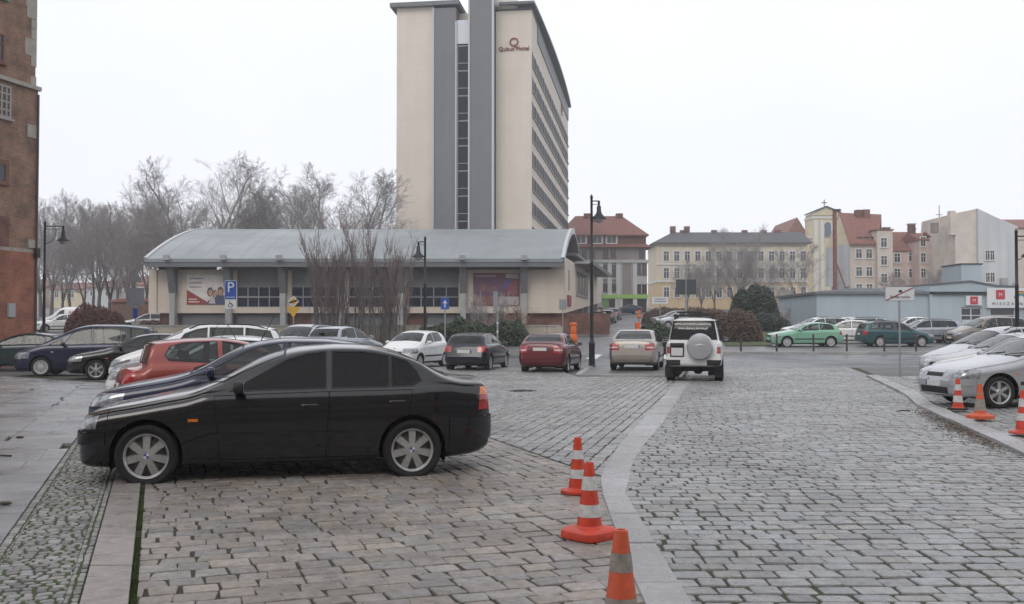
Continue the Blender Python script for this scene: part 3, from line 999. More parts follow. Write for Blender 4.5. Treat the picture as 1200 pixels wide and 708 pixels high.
m_blue_band = pmat('plate_blue', (.02, .06, .30), .4)
MK = {'seal': m_seal, 'gap': m_gap, 'tyre': m_tyre, 'disc': m_disc, 'inter': m_inter, 'lamp': m_lamp, 'red': m_red, 'amber': m_amber, 'clear': m_clear,
      'plate': m_plate, 'blue': m_blue_band, 'dark': m_dark, 'mirrorglass': m_mirrorglass, 'chrome': m_chrome}
def spawn(tpl, name, label, pos, yaw, mats, group=None, cat='car', z=None, scale=None):
    root = empty(name, (pos[0], pos[1], (ter(pos[1]) if z is None else z)), yaw, label, cat, group)
    if pos[1] > 44 and z is None:
        # nose up or down with the slope of the street
        sl = -math.atan(.033)
        root.rotation_euler = (Matrix.Rotation(-sl, 3, 'X') @ Matrix.Rotation(yaw, 3, 'Z')).to_euler()
    if scale: root.scale = scale
    def mk(k):
        if not isinstance(k, str): return k
        return mats.get(k) or MK[k]
    def rec(nodes, parent):
        for nm, me, k, loc, rot, ch in nodes:
            o = obj(nm, me, parent, mk(k), loc, rot)
            rec(ch, o)
    rec(tpl, root)
    return root

def slab_planes(x=None, y=None, z=None):
    out = []
    for a, i in ((x, 0), (y, 1), (z, 2)):
        if a is None: continue
        lo, hi = a
        if hi is not None: p = [0, 0, 0, hi]; p[i] = 1; out.append(tuple(p))
        if lo is not None: p = [0, 0, 0, -lo]; p[i] = -1; out.append(tuple(p))
    return out

# ------------------------------------------------------------ car outlines
SP = slab_planes
def std_side(L, fa, ra, r, z0=.47, z1=.53, mk='paint', off=.012):
    return ('side_moulding', mk, SP((fa + r + .09, ra - r - .09), (.5, None), (z0, z1)), off)
def std_sill(fa, ra, r, z=.27):
    return ('sill', 'dark', SP((fa + r + .06, ra - r - .06), (.5, None), (None, z)), .001)
def head(x1, y0, z0, z1, slope=.25):
    """wrap-round headlamp: behind the nose, up to x1 at its top outer corner"""
    return SP((None, x1), (y0, None), (z0, z1)) + [(.96, 0, -slope, .96 * x1 - slope * z1 - .02)]
def bonnet_gap(x0, x1, y):
    return SP((x0, x1), (y, y + .007), (.5, None))

def rails(x0, x1, mk='dark', z=.05, sides=(1, -1)):
    def f(cx, ys, top):
        mb = MB()
        for sy in sides:
            pts = [(x0 + (x1 - x0) * i / 8 - cx, sy * .56, top(x0 + (x1 - x0) * i / 8) - .055 + (z if 0 < i < 8 else 0)) for i in range(9)]
            mb.path(pts, .017, 6)
        return ['roof_rail', mb.mesh('roof_rail'), mk, None, None, []]
    return f
def aerial(x, h=.35):
    def f(cx, ys, top): return ['aerial', MB().tube((x - cx, 0, top(x) - .01), (x - cx + h * .55, 0, top(x) + h), .008, .004, 5).mesh('aerial'), 'seal', None, None, []]
    return f
def exhaust(x, y, z):
    def f(cx, ys, top): return ['exhaust', MB().tube((x - .2 - cx, y, z), (x - cx, y, z), .03, .03, 10).mesh('exhaust'), 'disc', None, None, []]
    return f
def rear_wiper(x, z):
    def f(cx, ys, top): return ['rear_wiper', MB().path([(x - cx, 0, z), (x - cx - .08, .30, z + .07)], .012, 5).mesh('rear_wiper'), 'seal', None, None, []]
    return f
def badge_bar(x, z, w=.5, h=.03):
    def f(cx, ys, top): return ['tail_trim', MB().rbox((x - cx, 0, z), (.03, w, h), 4).mesh('tail_trim', True), 'chrome', None, None, []]
    return f

BOT = lambda L: [(0, .42), (.02, .30), (.06, .235), (.2, .20), (.8, .19), (L - 1., .19), (L - .3, .23), (L - .06, .29), (L - .015, .34), (L, .43)]
def PLAN(L, w, f=.60, r=.66): return [(0, w * f), (.02, w * (f + .09)), (.07, w * .81), (.16, w * .895), (.35, w * .95), (.8, w * .985), (L * .4, w), (L * .65, w), (L - .85, w * .985), (L - .4, w * .945), (L - .16, w * .885), (L - .06, w * .80), (L - .015, w * (r + .06)), (L, w * r)]

S_BMW = dict(warp=([-1, 0, .38, 3.9, 4.47, 5], [-1, 0, .29, 3.81, 4.32, 4.85]), L=4.47, W=1.74, fa=.80, ra=3.525, r=.316, tw=.205, rim='star7', arch=.045, ns=72,
    top=[(0, .50), (.02, .60), (.06, .685), (.14, .745), (.35, .80), (.7, .865), (1.0, .925), (1.22, .968), (1.34, 1.01), (2.06, 1.342), (2.32, 1.398), (2.75, 1.425), (3.05, 1.415), (3.32, 1.362), (3.5, 1.30), (4.0, 1.085), (4.12, 1.065), (4.36, 1.05), (4.42, 1.0), (4.455, .80), (4.47, .56)],
    bot=BOT(4.47), belt=[(0, .62), (.3, .735), (.8, .83), (1.3, .905), (1.6, .925), (3.4, .955), (3.9, .975), (4.3, .97), (4.47, .88)],
    plan=PLAN(4.47, .87, .60, .68), tumble=.37, rcx=[(0, .84), (1.2, .66), (1.8, .70), (2.2, .80), (2.6, .86), (4.47, .86)], wsp=[(1.37, .42), (1.37, -.42), (1.56, -.715), (2.16, -.60), (2.16, .60), (1.56, .715)],
    win=[[(1.66, 0), (2.60, 0), (2.60, 1), (2.40, 1), (2.20, .95)], [(2.68, 0), (3.27, 0), (3.27, .98), (3.0, 1), (2.68, 1)], [(3.31, 0), (3.53, 0), (3.61, .22), (3.57, .62), (3.47, .97), (3.31, .98)]],
    ws=(1.52, .69, 2.17, .575), rw=[(-.60, 1.10), (.60, 1.10), (.49, 1.325), (-.49, 1.325)], rwx=3.42,
    lamps=[('headlight', 'lamp', head(.34, .34, .595, .725)), ('tail_indicator', 'amber', SP((4.30, None), (.48, None), (.885, .965)) + [(-.97, 0, .25, -.97 * 4.31 + .25 * .9)]),
           ('tail_light', 'red', SP((4.29, None), (.44, None), (.725, .887)) + [(-.97, 0, .12, -.97 * 4.305 + .12 * .8)]), ('side_indicator', 'amber', SP((1.21, 1.31), (.5, None), (.655, .683)))],
    mids=[('grille', 'seal', SP((None, .2), (None, .22), (.60, .69))), ('bumper_intake', 'seal', SP((None, .2), (None, .5), (.28, .38)))],
    side=[std_side(4.47, .8, 3.525, .316, .455, .53), ('bumper', 'paint', SP((None, .40), (.2, None), (.44, .56)), .018), ('rear_bumper', 'paint', SP((3.93, None), (.2, None), (.42, .655)), .02), std_sill(.8, 3.525, .316, .235)],
    doors=[[(1.53, .27), (2.61, .27), (2.635, .938), (1.47, .905)], [(2.645, .27), (3.25, .27), (3.47, .6), (3.52, .945), (2.65, .938)]],
    gaps=[SP((.14, 1.46), (.60, .606), (.6, None)), SP((.42, .427), (.3, None), (.3, .78)), SP((4.06, 4.40), (.62, .626), (.9, None)), SP((3.925, 3.93), (.4, None), (.4, .66))],
    mirror=(1.70, .95), mirror_mat='dark', handles=[(2.44, .80), (3.36, .825)], handle_mat='paint', seats=(2.32, 3.25),
    plates=[(4.475, .80, 0, 'rear_plate'), (-.01, .45, 0, 'front_plate')], extra=[aerial(3.3, .0001), exhaust(4.46, .5, .27)])

def hatch(L=4.2, W=1.74, H=1.44, wb=2.53, fo=.86, r=.31, tail=0., rim='cap', doors=5, **kw):
    fa, ra = fo, fo + wb
    h = H - 1.44
    S = dict(L=L, W=W, fa=fa, ra=ra, r=r, tw=.195, rim=rim,
        top=[(0, .52), (.02, .60), (.06, .685), (.15, .755), (.4, .83), (.8, .905), (1.12, .965 + h * .3), (1.28, 1.01 + h * .4), (2.02, 1.355 + h), (2.28, 1.412 + h), (2.6, H), (L - 1.2, H - .006), (L - .8, H - .05), (L - .55, H - .10), (L - .23, 1.06 + h * .4 + tail), (L - .12, .94 + h * .3 + tail), (L - .06, .75), (L, .55)],
        bot=BOT(L), belt=[(0, .64), (.3, .765), (.8, .86), (1.2, .925 + h * .3), (1.6, .94 + h * .3), (L - .8, .985 + h * .3), (L - .2, .98 + h * .3), (L, .88)],
        plan=PLAN(L, W / 2, .62, .74), tumble=.34, rc=.87,
        ws=(1.33, W * .40, 1.98, W * .335), rw=[(-.60, 1.05 + h * .4 + tail), (.60, 1.05 + h * .4 + tail), (.52, H - .125), (-.52, H - .125)], rwx=L - .75,
        lamps=[('headlight', 'lamp', head(.52, .30, .575, .745)), ('tail_light', 'red', SP((L - .30, None), (.50, None), (.72, .95 + h * .3)) + [(-.97, 0, .25, -.97 * (L - .26) + .25 * .86)]), ('side_indicator', 'amber', SP((1.16, 1.24), (.5, None), (.66, .685)))],
        mids=[('grille', 'seal', SP((None, .2), (None, .30), (.60, .68))), ('bumper_intake', 'seal', SP((None, .2), (None, .5), (.27, .40)))],
        side=[std_side(L, fa, ra, r, .46, .52, 'dark', .01), ('bumper', 'paint', SP((None, .36), (.2, None), (.44, .56)), .014), ('rear_bumper', 'paint', SP((ra + r + .12, None), (.2, None), (.40, .62)), .016), std_sill(fa, ra, r)],
        mirror=(1.58, .96 + h * .3), handles=[(2.30, .80)], seats=(2.15, 3.0), plates=[(L - .03, .74, 0, 'rear_plate'), (-.008, .47, 0, 'front_plate')], extra=[aerial(2.2), rear_wiper(L - .215, 1.05 + tail)])
    xb = fa + r + .34 + 1.05
    if doors == 5:
        S['win'] = [[(1.48, 0), (xb - .05, 0), (xb - .05, 1), (2.25, 1), (2.05, .95)], [(xb + .03, 0), (ra - .08, 0), (ra + .0, .4), (ra - .1, 1), (xb + .03, 1)], [(ra + .03, .12), (ra + .32, .18), (ra + .16, .92), (ra - .04, 1)]]
        S['doors'] = [[(fa + r + .34, .27), (xb - .02, .27), (xb, .95 + h * .3), (fa + r + .26, .92 + h * .3)], [(xb + .01, .27), (ra - r - .02, .27), (ra + .02, .70), (ra + .04, .975 + h * .3), (xb + .03, .95 + h * .3)]]
        S['handles'] = [(xb - .18, .82), (ra - .12, .84)]
    else:
        xb += .15
        S['win'] = [[(1.48, 0), (xb - .04, 0), (xb - .04, 1), (2.25, 1), (2.05, .95)], [(xb + .05, .04), (ra + .2, .06), (ra + .12, .7), (ra + .02, 1), (xb + .05, 1)]]
        S['doors'] = [[(fa + r + .30, .27), (xb - .02, .27), (xb + .02, .95 + h * .3), (fa + r + .24, .92 + h * .3)]]
        S['handles'] = [(xb - .18, .82)]
    S['gaps'] = [SP((.16, 1.26), (.60, .606), (.6, None)), SP((.42, .427), (.3, None), (.3, .80))]
    S['rcx'] = [(0, .84), (1.1, .72), (1.7, .75), (2.1, .82), (2.6, .87), (L, .87)]
    S.update(kw)
    return S

def saloon(L=4.55, W=1.77, H=1.46, wb=2.57, fo=.90, r=.315, rim='cap', **kw):
    fa, ra = fo, fo + wb
    S = hatch(L, W, H, wb, fo, r, 0., rim)
    S['top'] = [(0, .52), (.02, .60), (.06, .685), (.15, .755), (.4, .83), (.8, .905), (1.15, .97), (1.32, 1.015), (2.08, 1.36), (2.35, 1.425), (2.7, H), (3.1, H - .01), (3.4, H - .065), (3.62, H - .14), (L - .50, 1.135), (L - .40, 1.11), (L - .14, 1.095), (L - .08, 1.05), (L - .035, .80), (L, .55)]
    S['belt'] = [(0, .64), (.3, .765), (.8, .86), (1.2, .925), (1.6, .94), (3.4, .985), (L - .5, 1.01), (L - .15, 1.0), (L, .88)]
    S['ws'] = (1.37, W * .40, 2.04, W * .335)
    S['rw'] = [(-.62, 1.145), (.62, 1.145), (.52, H - .09), (-.52, H - .09)]; S['rwx'] = 3.35
    S['lamps'] = [('headlight', 'lamp', head(.54, .30, .575, .745)), ('reverse_light', 'clear', SP((L - .2, None), (.50, None), (.80, .85))), ('tail_light', 'red', SP((L - .24, None), (.46, None), (.73, .97)) + [(-.97, 0, .12, -.97 * (L - .22) + .12 * .85)]), ('side_indicator', 'amber', SP((1.20, 1.28), (.5, None), (.66, .685)))]
    S['win'][2] = [(ra - .0, .05), (ra + .20, .10), (ra + .10, .75), (ra - .06, 1)]
    S['gaps'] = S['gaps'] + [SP((L - .42, L - .09), (.62, .626), (1.0, None))]
    S['plates'] = [(L - .035, .86, 0, 'rear_plate'), (-.008, .47, 0, 'front_plate')]
    S['extra'] = [aerial(3.1, .3)]
    S.update(kw)
    return S

def estate(L=4.6, W=1.77, H=1.48, wb=2.65, fo=.90, r=.315, rim='cap', **kw):
    fa, ra = fo, fo + wb
    h = H - 1.44
    S = hatch(L, W, H, wb, fo, r, 0., rim)
    S['top'] = S['top'][:11] + [(L - 1.5, H), (L - .9, H - .03), (L - .5, H - .075), (L - .34, H - .13), (L - .15, 1.05), (L - .09, .94), (L - .05, .75), (L, .55)]
    S['win'][2] = [(ra + .03, .0), (L - .52, .06), (L - .50, .35), (L - .62, .97), (ra - .06, 1)]
    S['rw'] = [(-.60, 1.06), (.60, 1.06), (.53, H - .15), (-.53, H - .15)]; S['rwx'] = L - .6
    S['extra'] = [rails(2.0, L - .6, sides=(1,)), rails(2.0, L - .6, sides=(-1,))]
    S.update(kw)
    return S

def mpv(L=4.64, W=1.81, H=1.73, wb=2.84, fo=.92, r=.32, rim='cap', **kw):
    fa, ra = fo, fo + wb
    S = hatch(L, W, H, wb, fo, r, 0., rim)
    S['top'] = [(0, .54), (.02, .64), (.06, .74), (.15, .83), (.4, .94), (.75, 1.06), (.92, 1.12), (1.02, 1.17), (1.85, 1.60), (2.1, 1.68), (2.5, H), (3.4, H - .01), (L - .7, H - .06), (L - .38, H - .13), (L - .18, 1.18), (L - .1, 1.0), (L - .05, .78), (L, .58)]
    S['belt'] = [(0, .68), (.3, .82), (.8, .98), (1.2, 1.02), (1.8, 1.03), (3.4, 1.06), (L - .2, 1.06), (L, .92)]
    S['win'] = [[(1.62, 0), (2.46, 0), (2.46, 1), (2.2, 1), (1.90, .95)], [(2.54, 0), (3.38, 0), (3.38, 1), (2.54, 1)], [(3.46, 0), (L - .42, .03), (L - .40, .3), (L - .52, .97), (3.46, 1)], [(1.18, .02), (1.56, 0), (1.56, .70)]]
    S['doors'] = [[(1.50, .30), (2.48, .30), (2.50, 1.03), (1.34, 1.01)], [(2.51, .30), (ra - r - .04, .30), (ra - .06, .72), (3.42, 1.05), (2.53, 1.03)]]
    S['ws'] = (1.06, .72, 1.80, .60)
    S['rw'] = [(-.64, 1.14), (.64, 1.14), (.56, H - .16), (-.56, H - .16)]; S['rwx'] = L - .7
    S['lamps'] = [('headlight', 'lamp', head(.60, .34, .60, .80)), ('tail_light', 'red', SP((L - .3, None), (.56, None), (.78, 1.10)) + [(-.97, 0, .2, -.97 * (L - .24) + .2 * .95)]), ('side_indicator', 'clear', SP((1.24, 1.32), (.5, None), (.80, .83)))]
    S['mirror'] = (1.62, 1.03); S['handles'] = [(2.32, .93), (3.26, .95)]; S['seats'] = (2.2, 3.15); S['seat_z'] = .45
    S['gaps'] = [SP((.16, .95), (.62, .627), (.7, None))]
    S['extra'] = [aerial(2.2, .25), rear_wiper(L - .17, 1.18)]
    S['plates'] = [(L - .04, .80, 0, 'rear_plate'), (-.008, .47, 0, 'front_plate')]
    S.update(kw)
    return S

def small(**kw):
    S = hatch(3.64, 1.66, 1.50, 2.37, .72, .285, .02, 'cap', 3)
    S['top'] = [(0, .52), (.02, .61), (.06, .70), (.14, .78), (.35, .87), (.65, .96), (.86, 1.03), (.98, 1.08), (1.62, 1.42), (1.85, 1.475), (2.15, 1.50), (2.6, 1.49), (2.95, 1.44), (3.2, 1.37), (3.45, 1.06), (3.54, .95), (3.6, .75), (3.64, .55)]
    S['belt'] = [(0, .66), (.3, .80), (.8, .92), (1.2, .95), (3.0, 1.02), (3.5, 1.0), (3.64, .9)]
    S['win'] = [[(1.22, 0), (2.02, 0), (2.02, 1), (1.85, 1), (1.66, .95)], [(2.10, .03), (2.86, .08), (2.92, .35), (2.72, .97), (2.10, 1)]]
    S['doors'] = [[(1.12, .27), (2.03, .27), (2.08, .98), (1.02, .94)]]
    S['ws'] = (1.02, .63, 1.58, .53); S['rw'] = [(-.56, 1.08), (.56, 1.08), (.48, 1.36), (-.48, 1.36)]; S['rwx'] = 3.0
    S['mirror'] = (1.24, .97); S['handles'] = [(1.92, .84)]; S['seats'] = (1.85, 2.6)
    S['gaps'] = [SP((.16, .95), (.56, .566), (.6, None))]
    S['lamps'] = [('headlight', 'lamp', head(.55, .32, .60, .80)), ('tail_light', 'red', SP((3.36, None), (.50, None), (.72, .98)))]
    S['extra'] = [aerial(1.75, .3)]
    S['plates'] = [(3.61, .70, 0, 'rear_plate'), (-.008, .45, 0, 'front_plate')]
    S.update(kw)
    return S

def megane():
    S = hatch(4.2, 1.78, 1.46, 2.62, .84, .315, 0., 'spoke5', 3)
    S['top'] = S['top'][:11] + [(2.9, 1.455), (3.35, 1.425), (3.62, 1.395), (3.70, 1.365), (3.78, 1.05), (3.86, .985), (4.07, .955), (4.14, .87), (4.18, .72), (4.2, .55)]
    S['rw'] = [(-.60, 1.04), (.60, 1.04), (.53, 1.345), (-.53, 1.345)]; S['rwx'] = 3.55
    S['win'] = [[(1.50, 0), (2.55, 0), (2.55, 1), (2.28, 1), (2.08, .95)], [(2.66, .04), (3.44, .16), (3.50, .45), (3.42, .86), (3.2, 1), (2.66, 1)]]
    S['belt'] = [(0, .64), (.3, .765), (.8, .86), (1.2, .94), (1.6, .955), (3.4, 1.0), (3.9, .96), (4.2, .86)]
    S['lamps'] = [S['lamps'][0], ('tail_light', 'red', SP((3.80, None), (.46, None), (.70, .945)) + [(-.9, 0, -.44, -.9 * 4.02 - .44 * .75)])]
    S['extra'] = [aerial(2.2)]
    S['plates'] = [(4.19, .62, 0, 'rear_plate'), (-.008, .47, 0, 'front_plate')]
    return S

def offroader():
    L = 4.25
    S = hatch(L, 1.70, 1.86, 2.42, .80, .375, 0., 'spoke5', 3)
    S['top'] = [(0, .72), (.02, .85), (.06, .97), (.14, 1.04), (.4, 1.09), (.9, 1.14), (1.15, 1.17), (1.27, 1.21), (1.80, 1.68), (2.0, 1.78), (2.4, 1.85), (3.2, 1.86), (L - .35, 1.83), (L - .22, 1.78), (L - .10, 1.2), (L - .06, 1.05), (L - .03, .85), (L, .66)]
    S['bot'] = [(0, .62), (.02, .52), (.08, .46), (.5, .44), (L - .6, .44), (L - .2, .48), (L - .04, .50), (L, .56)]
    S['belt'] = [(0, .85), (.2, 1.0), (.9, 1.09), (1.3, 1.12), (L - .2, 1.16), (L, 1.05)]
    S['plan'] = PLAN(L, .85, .72, .86)
    S['tumble'] = .22; S['tw'] = .235; S['arch'] = .07
    S['win'] = [[(1.52, 0), (2.28, 0), (2.28, 1), (2.1, 1), (1.88, .95)], [(2.42, 0), (L - .42, .0), (L - .46, 1), (2.42, 1)]]
    S['doors'] = [[(1.45, .52), (2.30, .52), (2.34, 1.12), (1.38, 1.10)]]
    S['ws'] = (1.30, .70, 1.76, .62)
    S['rw'] = [(-.66, 1.24), (.66, 1.24), (.575, 1.735), (-.575, 1.735)]; S['rwx'] = L - .5
    S['lamps'] = [('headlight', 'lamp', head(.2, .46, .76, .93, .05)), ('tail_light', 'red', SP((L - .25, None), (.66, None), (.84, 1.02))), ('reverse_light', 'clear', SP((L - .25, None), (.66, None), (1.02, 1.10)))]
    S['mids'] = [('grille', 'seal', SP((None, .2), (None, .44), (.78, .94)))]
    S['side'] = [('rear_bumper', 'dark', SP((L - .25, None), (.38, .80), (.52, .66)), .02), ('side_moulding', 'chrome', SP((1.3, 2.7), (.5, None), (.50, .60)), .02)]
    S['gaps'] = []
    S['mirror'] = (1.55, 1.17); S['mirror_mat'] = 'dark'; S['handles'] = [(2.12, 1.0)]; S['seats'] = (2.2, 3.0); S['seat_z'] = .62
    S['plates'] = []
    def spare(cx, ys, top):
        mb = MB().lathe([(0, .145), (.20, .14), (.335, .115), (.375, .06), (.38, 0), (.37, -.06), (.30, -.08), (0, -.08)], 36, axis='y')
        mb.v = [(y_, -x_, z_) for x_, y_, z_ in mb.v]
        ribs = []
        for a0, a1, rr in ((200, 340, .20), (20, 160, .12)):
            rib = MB(); ribs.append(rib)
            pts = [(.137 if rr < .15 else .128, rr * 1.35 * math.cos(R(a0 + (a1 - a0) * i / 12)), rr * .9 * math.sin(R(a0 + (a1 - a0) * i / 12)) + (.05 if rr > .15 else -.04)) for i in range(13)]
            rib.path(pts, .012, 6)
        return ['spare_wheel_cover', mb.mesh('spare_wheel_cover', True), 'paint2', (L + .10 - cx, .19, 1.03), None, [['cover_rib', q_.mesh('cover_rib', True), 'paint2', None, None, []] for q_ in ribs]]
    def plate_box(cx, ys, top):
        mb = MB().box(0, .05, -.20, .20, -.17, .21)
        pl = MB().box(.05, .058, -.165, .165, -.14, .08)
        li = MB().rbox((.06, 0, .145), (.06, .34, .07), 4)
        return ['plate_holder', mb.mesh('plate_holder'), 'seal', (L - .045 - cx, -.47, .92), None, [['rear_plate', pl.mesh('rear_plate'), 'plate', None, None, []], ['plate_lamp', li.mesh('plate_lamp', True), 'dark', None, None, []]]]
    def rack(cx, ys, top):
        mb = MB()
        for x in (1.9, 2.5, 3.2, 3.7):
            mb.box(x - cx - .03, x - cx + .03, -.60, .60, 1.90, 1.935)
            for sy in (1, -1): mb.box(x - cx - .03, x - cx + .03, sy * .56 - .02, sy * .56 + .02, 1.80, 1.90)
        mb.box(3.62 - cx, 3.72 - cx, -.10, .62, 1.937, 1.965)
        return ['roof_rack', mb.mesh('roof_rack'), 'dark', None, None, []]
    def lampbar(cx, ys, top):
        return ['light_bar', MB().rbox((2.2 - cx, -.18, 2.02), (.12, .80, .07), 5).mesh('light_bar', True), 'dark', None, None, []]
    def flap(sy):
        def f(cx, ys, top): return ['mud_flap', MB().box(L - .52 - cx, L - .50 - cx, sy * .72 - .13, sy * .72 + .13, .16, .5).mesh('mud_flap'), 'seal', None, None, []]
        return f
    def axle(cx, ys, top): return ['axle', MB().tube((3.22 - cx, -.7, .375), (3.22 - cx, .7, .375), .07).rbox((3.22 - cx, .1, .375), (.3, .3, .3), 2.5).mesh('axle', True), 'seal', None, None, []]
    S['extra'] = [spare, plate_box, rack, lampbar, flap(1), flap(-1), axle]
    return S

def van():
    L = 4.85
    S = mpv(L, 1.90, 1.95, 3.05, .90, .33, 'steel')
    S['top'] = [(0, .58), (.02, .70), (.06, .82), (.15, .93), (.4, 1.04), (.7, 1.13), (.85, 1.2), (1.55, 1.80), (1.8, 1.90), (2.2, 1.95), (3.4, 1.95), (L - .35, 1.93), (L - .16, 1.88), (L - .08, 1.3), (L - .05, 1.0), (L - .03, .8), (L, .6)]
    S['belt'] = [(0, .7), (.3, .88), (.8, 1.06), (1.2, 1.1), (L - .2, 1.12), (L, .95)]
    S['tumble'] = .16
    S['win'] = [[(1.28, 0), (2.0, 0), (2.0, .92), (1.8, .92), (1.62, .82)]]
    S['doors'] = [[(1.40, .32), (2.05, .32), (2.07, 1.11), (1.20, 1.08)], [(2.10, .32), (3.1, .32), (3.1, 1.10), (2.10, 1.10)]]
    S['ws'] = (.90, .78, 1.50, .70); S['rw'] = [(-.7, 1.2), (.7, 1.2), (.66, 1.75), (-.66, 1.75)]
    S['mirror'] = (1.30, 1.12); S['seats'] = (1.9, 2.6); S['handles'] = [(1.9, 1.0)]
    S['extra'] = []
    return S

TP = {}
def tpl(k, S):
    if k not in TP: TP[k] = car_template(S)
    return TP[k]
T_BMW = car_template(S_BMW)
T_H5 = car_template(hatch(4.25, 1.75, 1.45, 2.56, .88, .315, 0., 'star6'))
T_H3 = car_template(hatch(4.15, 1.735, 1.43, 2.51, .86, .31, 0., 'cap', 3))
T_H5B = car_template(hatch(4.0, 1.66, 1.44, 2.44, .82, .29, .02, 'cap', 5))
T_SAL = car_template(saloon(4.55, 1.77, 1.465, 2.58, .90, .315, 'cap'))
T_SAL2 = car_template(saloon(4.44, 1.74, 1.44, 2.51, .90, .315, 'star6'))
T_EST = car_template(estate(4.62, 1.78, 1.50, 2.66, .90, .315, 'cap'))
T_MPV = car_template(mpv())
T_MPVR = car_template(mpv(4.6, 1.79, 1.72, 2.75, .92, .32, 'cap', extra=[rails(2.0, 4.0, sides=(1,)), rails(2.0, 4.0, sides=(-1,))]))
T_SMALL = car_template(small())
T_MEG = car_template(megane())
T_OFF = car_template(offroader())
T_VAN = car_template(van())

P_ = dict(
    black=paint('black', (.004, .004, .006), 0., .25, .25, 1.), navy=paint('navy', (.010, .014, .045), .2, .35), blueblack=paint('blue_black', (.010, .012, .022), .2),
    orange=paint('copper', (.28, .055, .042), .25, .4), white=paint('white', (.72, .72, .71), 0., .35), offwhite=paint('off_white', (.62, .63, .64), .1),
    midgrey=paint('mid_grey', (.26, .27, .285), .5), grey=paint('grey', (.16, .165, .175), .5), silver=paint('silver', (.44, .45, .465), .55, .36), silver2=paint('silver_blue', (.36, .385, .42), .55), teal=paint('teal', (.025, .085, .095), .3),
    darkteal=paint('dark_teal', (.012, .030, .036), .2), red=paint('wine_red', (.115, .010, .016), .2), beige=paint('beige', (.30, .275, .245), .5), green=paint('mint_green', (.20, .42, .29), .15),
    gold=paint('champagne', (.44, .40, .33), .4), brown=paint('taupe', (.22, .19, .165), .45), dkgrey=paint('dark_grey', (.05, .055, .065), .4), plum=paint('plum', (.05, .03, .05), .3))
def mats(p, g='clear', gs=None, p2=None):
    return {'paint': P_[p], 'glass_f': GLASS[g if g != 'dark' else 'mid'], 'glass_s': GLASS[gs or g], 'glass_r': GLASS[gs or g], 'glass_b': GLASS[gs or g], 'paint2': P_[p2 or p]}

def wp(px, D): return (px - 600) / 1150. * D
def park(tp, L, nose_px, D, yaw, name, label, m, group=None, **k):
    """place a car by where its front bumper stands"""
    x = wp(nose_px, D); a = R(yaw)
    return spawn(tp, name, label, (x + math.cos(a) * L / 2, D + math.sin(a) * L / 2), a, m, group, **k)

G1 = 'cars parked in a row behind the black saloon'
bmw = spawn(T_BMW, 'saloon_car', 'black four-door saloon with dark tinted windows and silver seven-spoke wheels', (-2.485, 11.17), R(11.3), mats('black', 'dark', 'dark'), scale=(1, 1, 1.025))
# blue and white quartered caps on the wheels of the black saloon
for w in [c for c in bmw.children if c.name.split('.')[0] == 'wheel']:
    for q in range(4):
        mb = MB(); n = 5
        vs = [(0, -.0715, 0)] + [(.027 * math.cos(R(90 * q + 90 * i / n)), -.0715, .027 * math.sin(R(90 * q + 90 * i / n))) for i in range(n + 1)]
        mb.add(vs, [(0, i + 1, i + 2) for i in range(n)])
        mb.build('cap_quarter', m_blue_band if q % 2 else m_plate, w)
park(T_H5, 4.25, 116, 13.75, 11.5, 'hatchback_car', 'dark navy hatchback standing between the black saloon and the copper hatchback', mats('navy', 'clear'), G1, scale=(1, 1, 1.03))
park(T_MEG, -4.2, 138, 16.9, 206, 'hatchback_car', 'copper orange three-door hatchback parked tail outwards with upright rear window', mats('orange', 'clear'), G1)
park(T_H5B, 4.0, 131, 20.6, 11.5, 'hatchback_car', 'white hatchback parked just behind the copper orange hatchback', mats('white', 'clear'), G1)
park(T_H5, 4.25, 134, 23.2, 11.5, 'hatchback_car', 'grey hatchback wedged between the white hatchback and the tall white estate', mats('grey', 'clear'), G1)
park(T_MPVR, 4.6, 133, 26.2, 12, 'people_carrier', 'tall white estate with black roof rails parked in the row', mats('white', 'clear'), G1)
park(T_H5, 4.25, 83, 31.0, 14, 'hatchback_car', 'black hatchback parked between the tall white estate and the navy people carrier', mats('black', 'clear'), G1)
park(T_MPV, 4.64, 24, 33.2, 9, 'people_carrier', 'dark navy people carrier beside the brick building', mats('navy', 'clear', 'clear'), G1)
park(T_H5B, 4.0, -42, 37.0, 4, 'hatchback_car', 'dark teal hatchback under the brick building', mats('darkteal', 'clear'), G1)

G2 = 'cars parked along the cross street'
park(T_EST, 4.62, 322, 38.0, 75, 'estate_car', 'silver estate car with roof rails, nose towards the square', mats('silver'), G2, z=.17, scale=(1, 1, 1.06))
spawn(T_H5B, 'hatchback_car', 'silver grey hatchback with its dark rear window towards the square', (-6.65, 39.3), R(-110), mats('silver2', 'mid'), G2, z=.17, scale=(1, 1, 1.05))
park(T_SMALL, 3.64, 462, 38.2, 70, 'small_car', 'small white three-door car facing the square, beside the grey hatchback', mats('white'), G2)
spawn(T_H3, 'hatchback_car', 'dark blue-black three-door hatchback seen from behind near the white small car', (-1.30, 38.0), R(-103), mats('blueblack', 'mid'), G2)
spawn(T_SAL2, 'saloon_car', 'wine red saloon seen from behind with white number plate', (1.48, 36.6), R(-103), mats('red', 'mid'), G2)
spawn(T_SAL, 'saloon_car', 'beige metallic saloon with its tail to the square, standing on the traffic island', (4.70, 36.7), R(-102.5), mats('beige', 'clear'), G2, z=.095)
suv = spawn(T_OFF, 'off_road_car', 'white off-roader with covered spare wheel on the tailgate and roof rack', (5.72, 30.55), R(-102.5), mats('white', 'dark', 'dark', 'silver'), scale=(1, 1, 1.04))

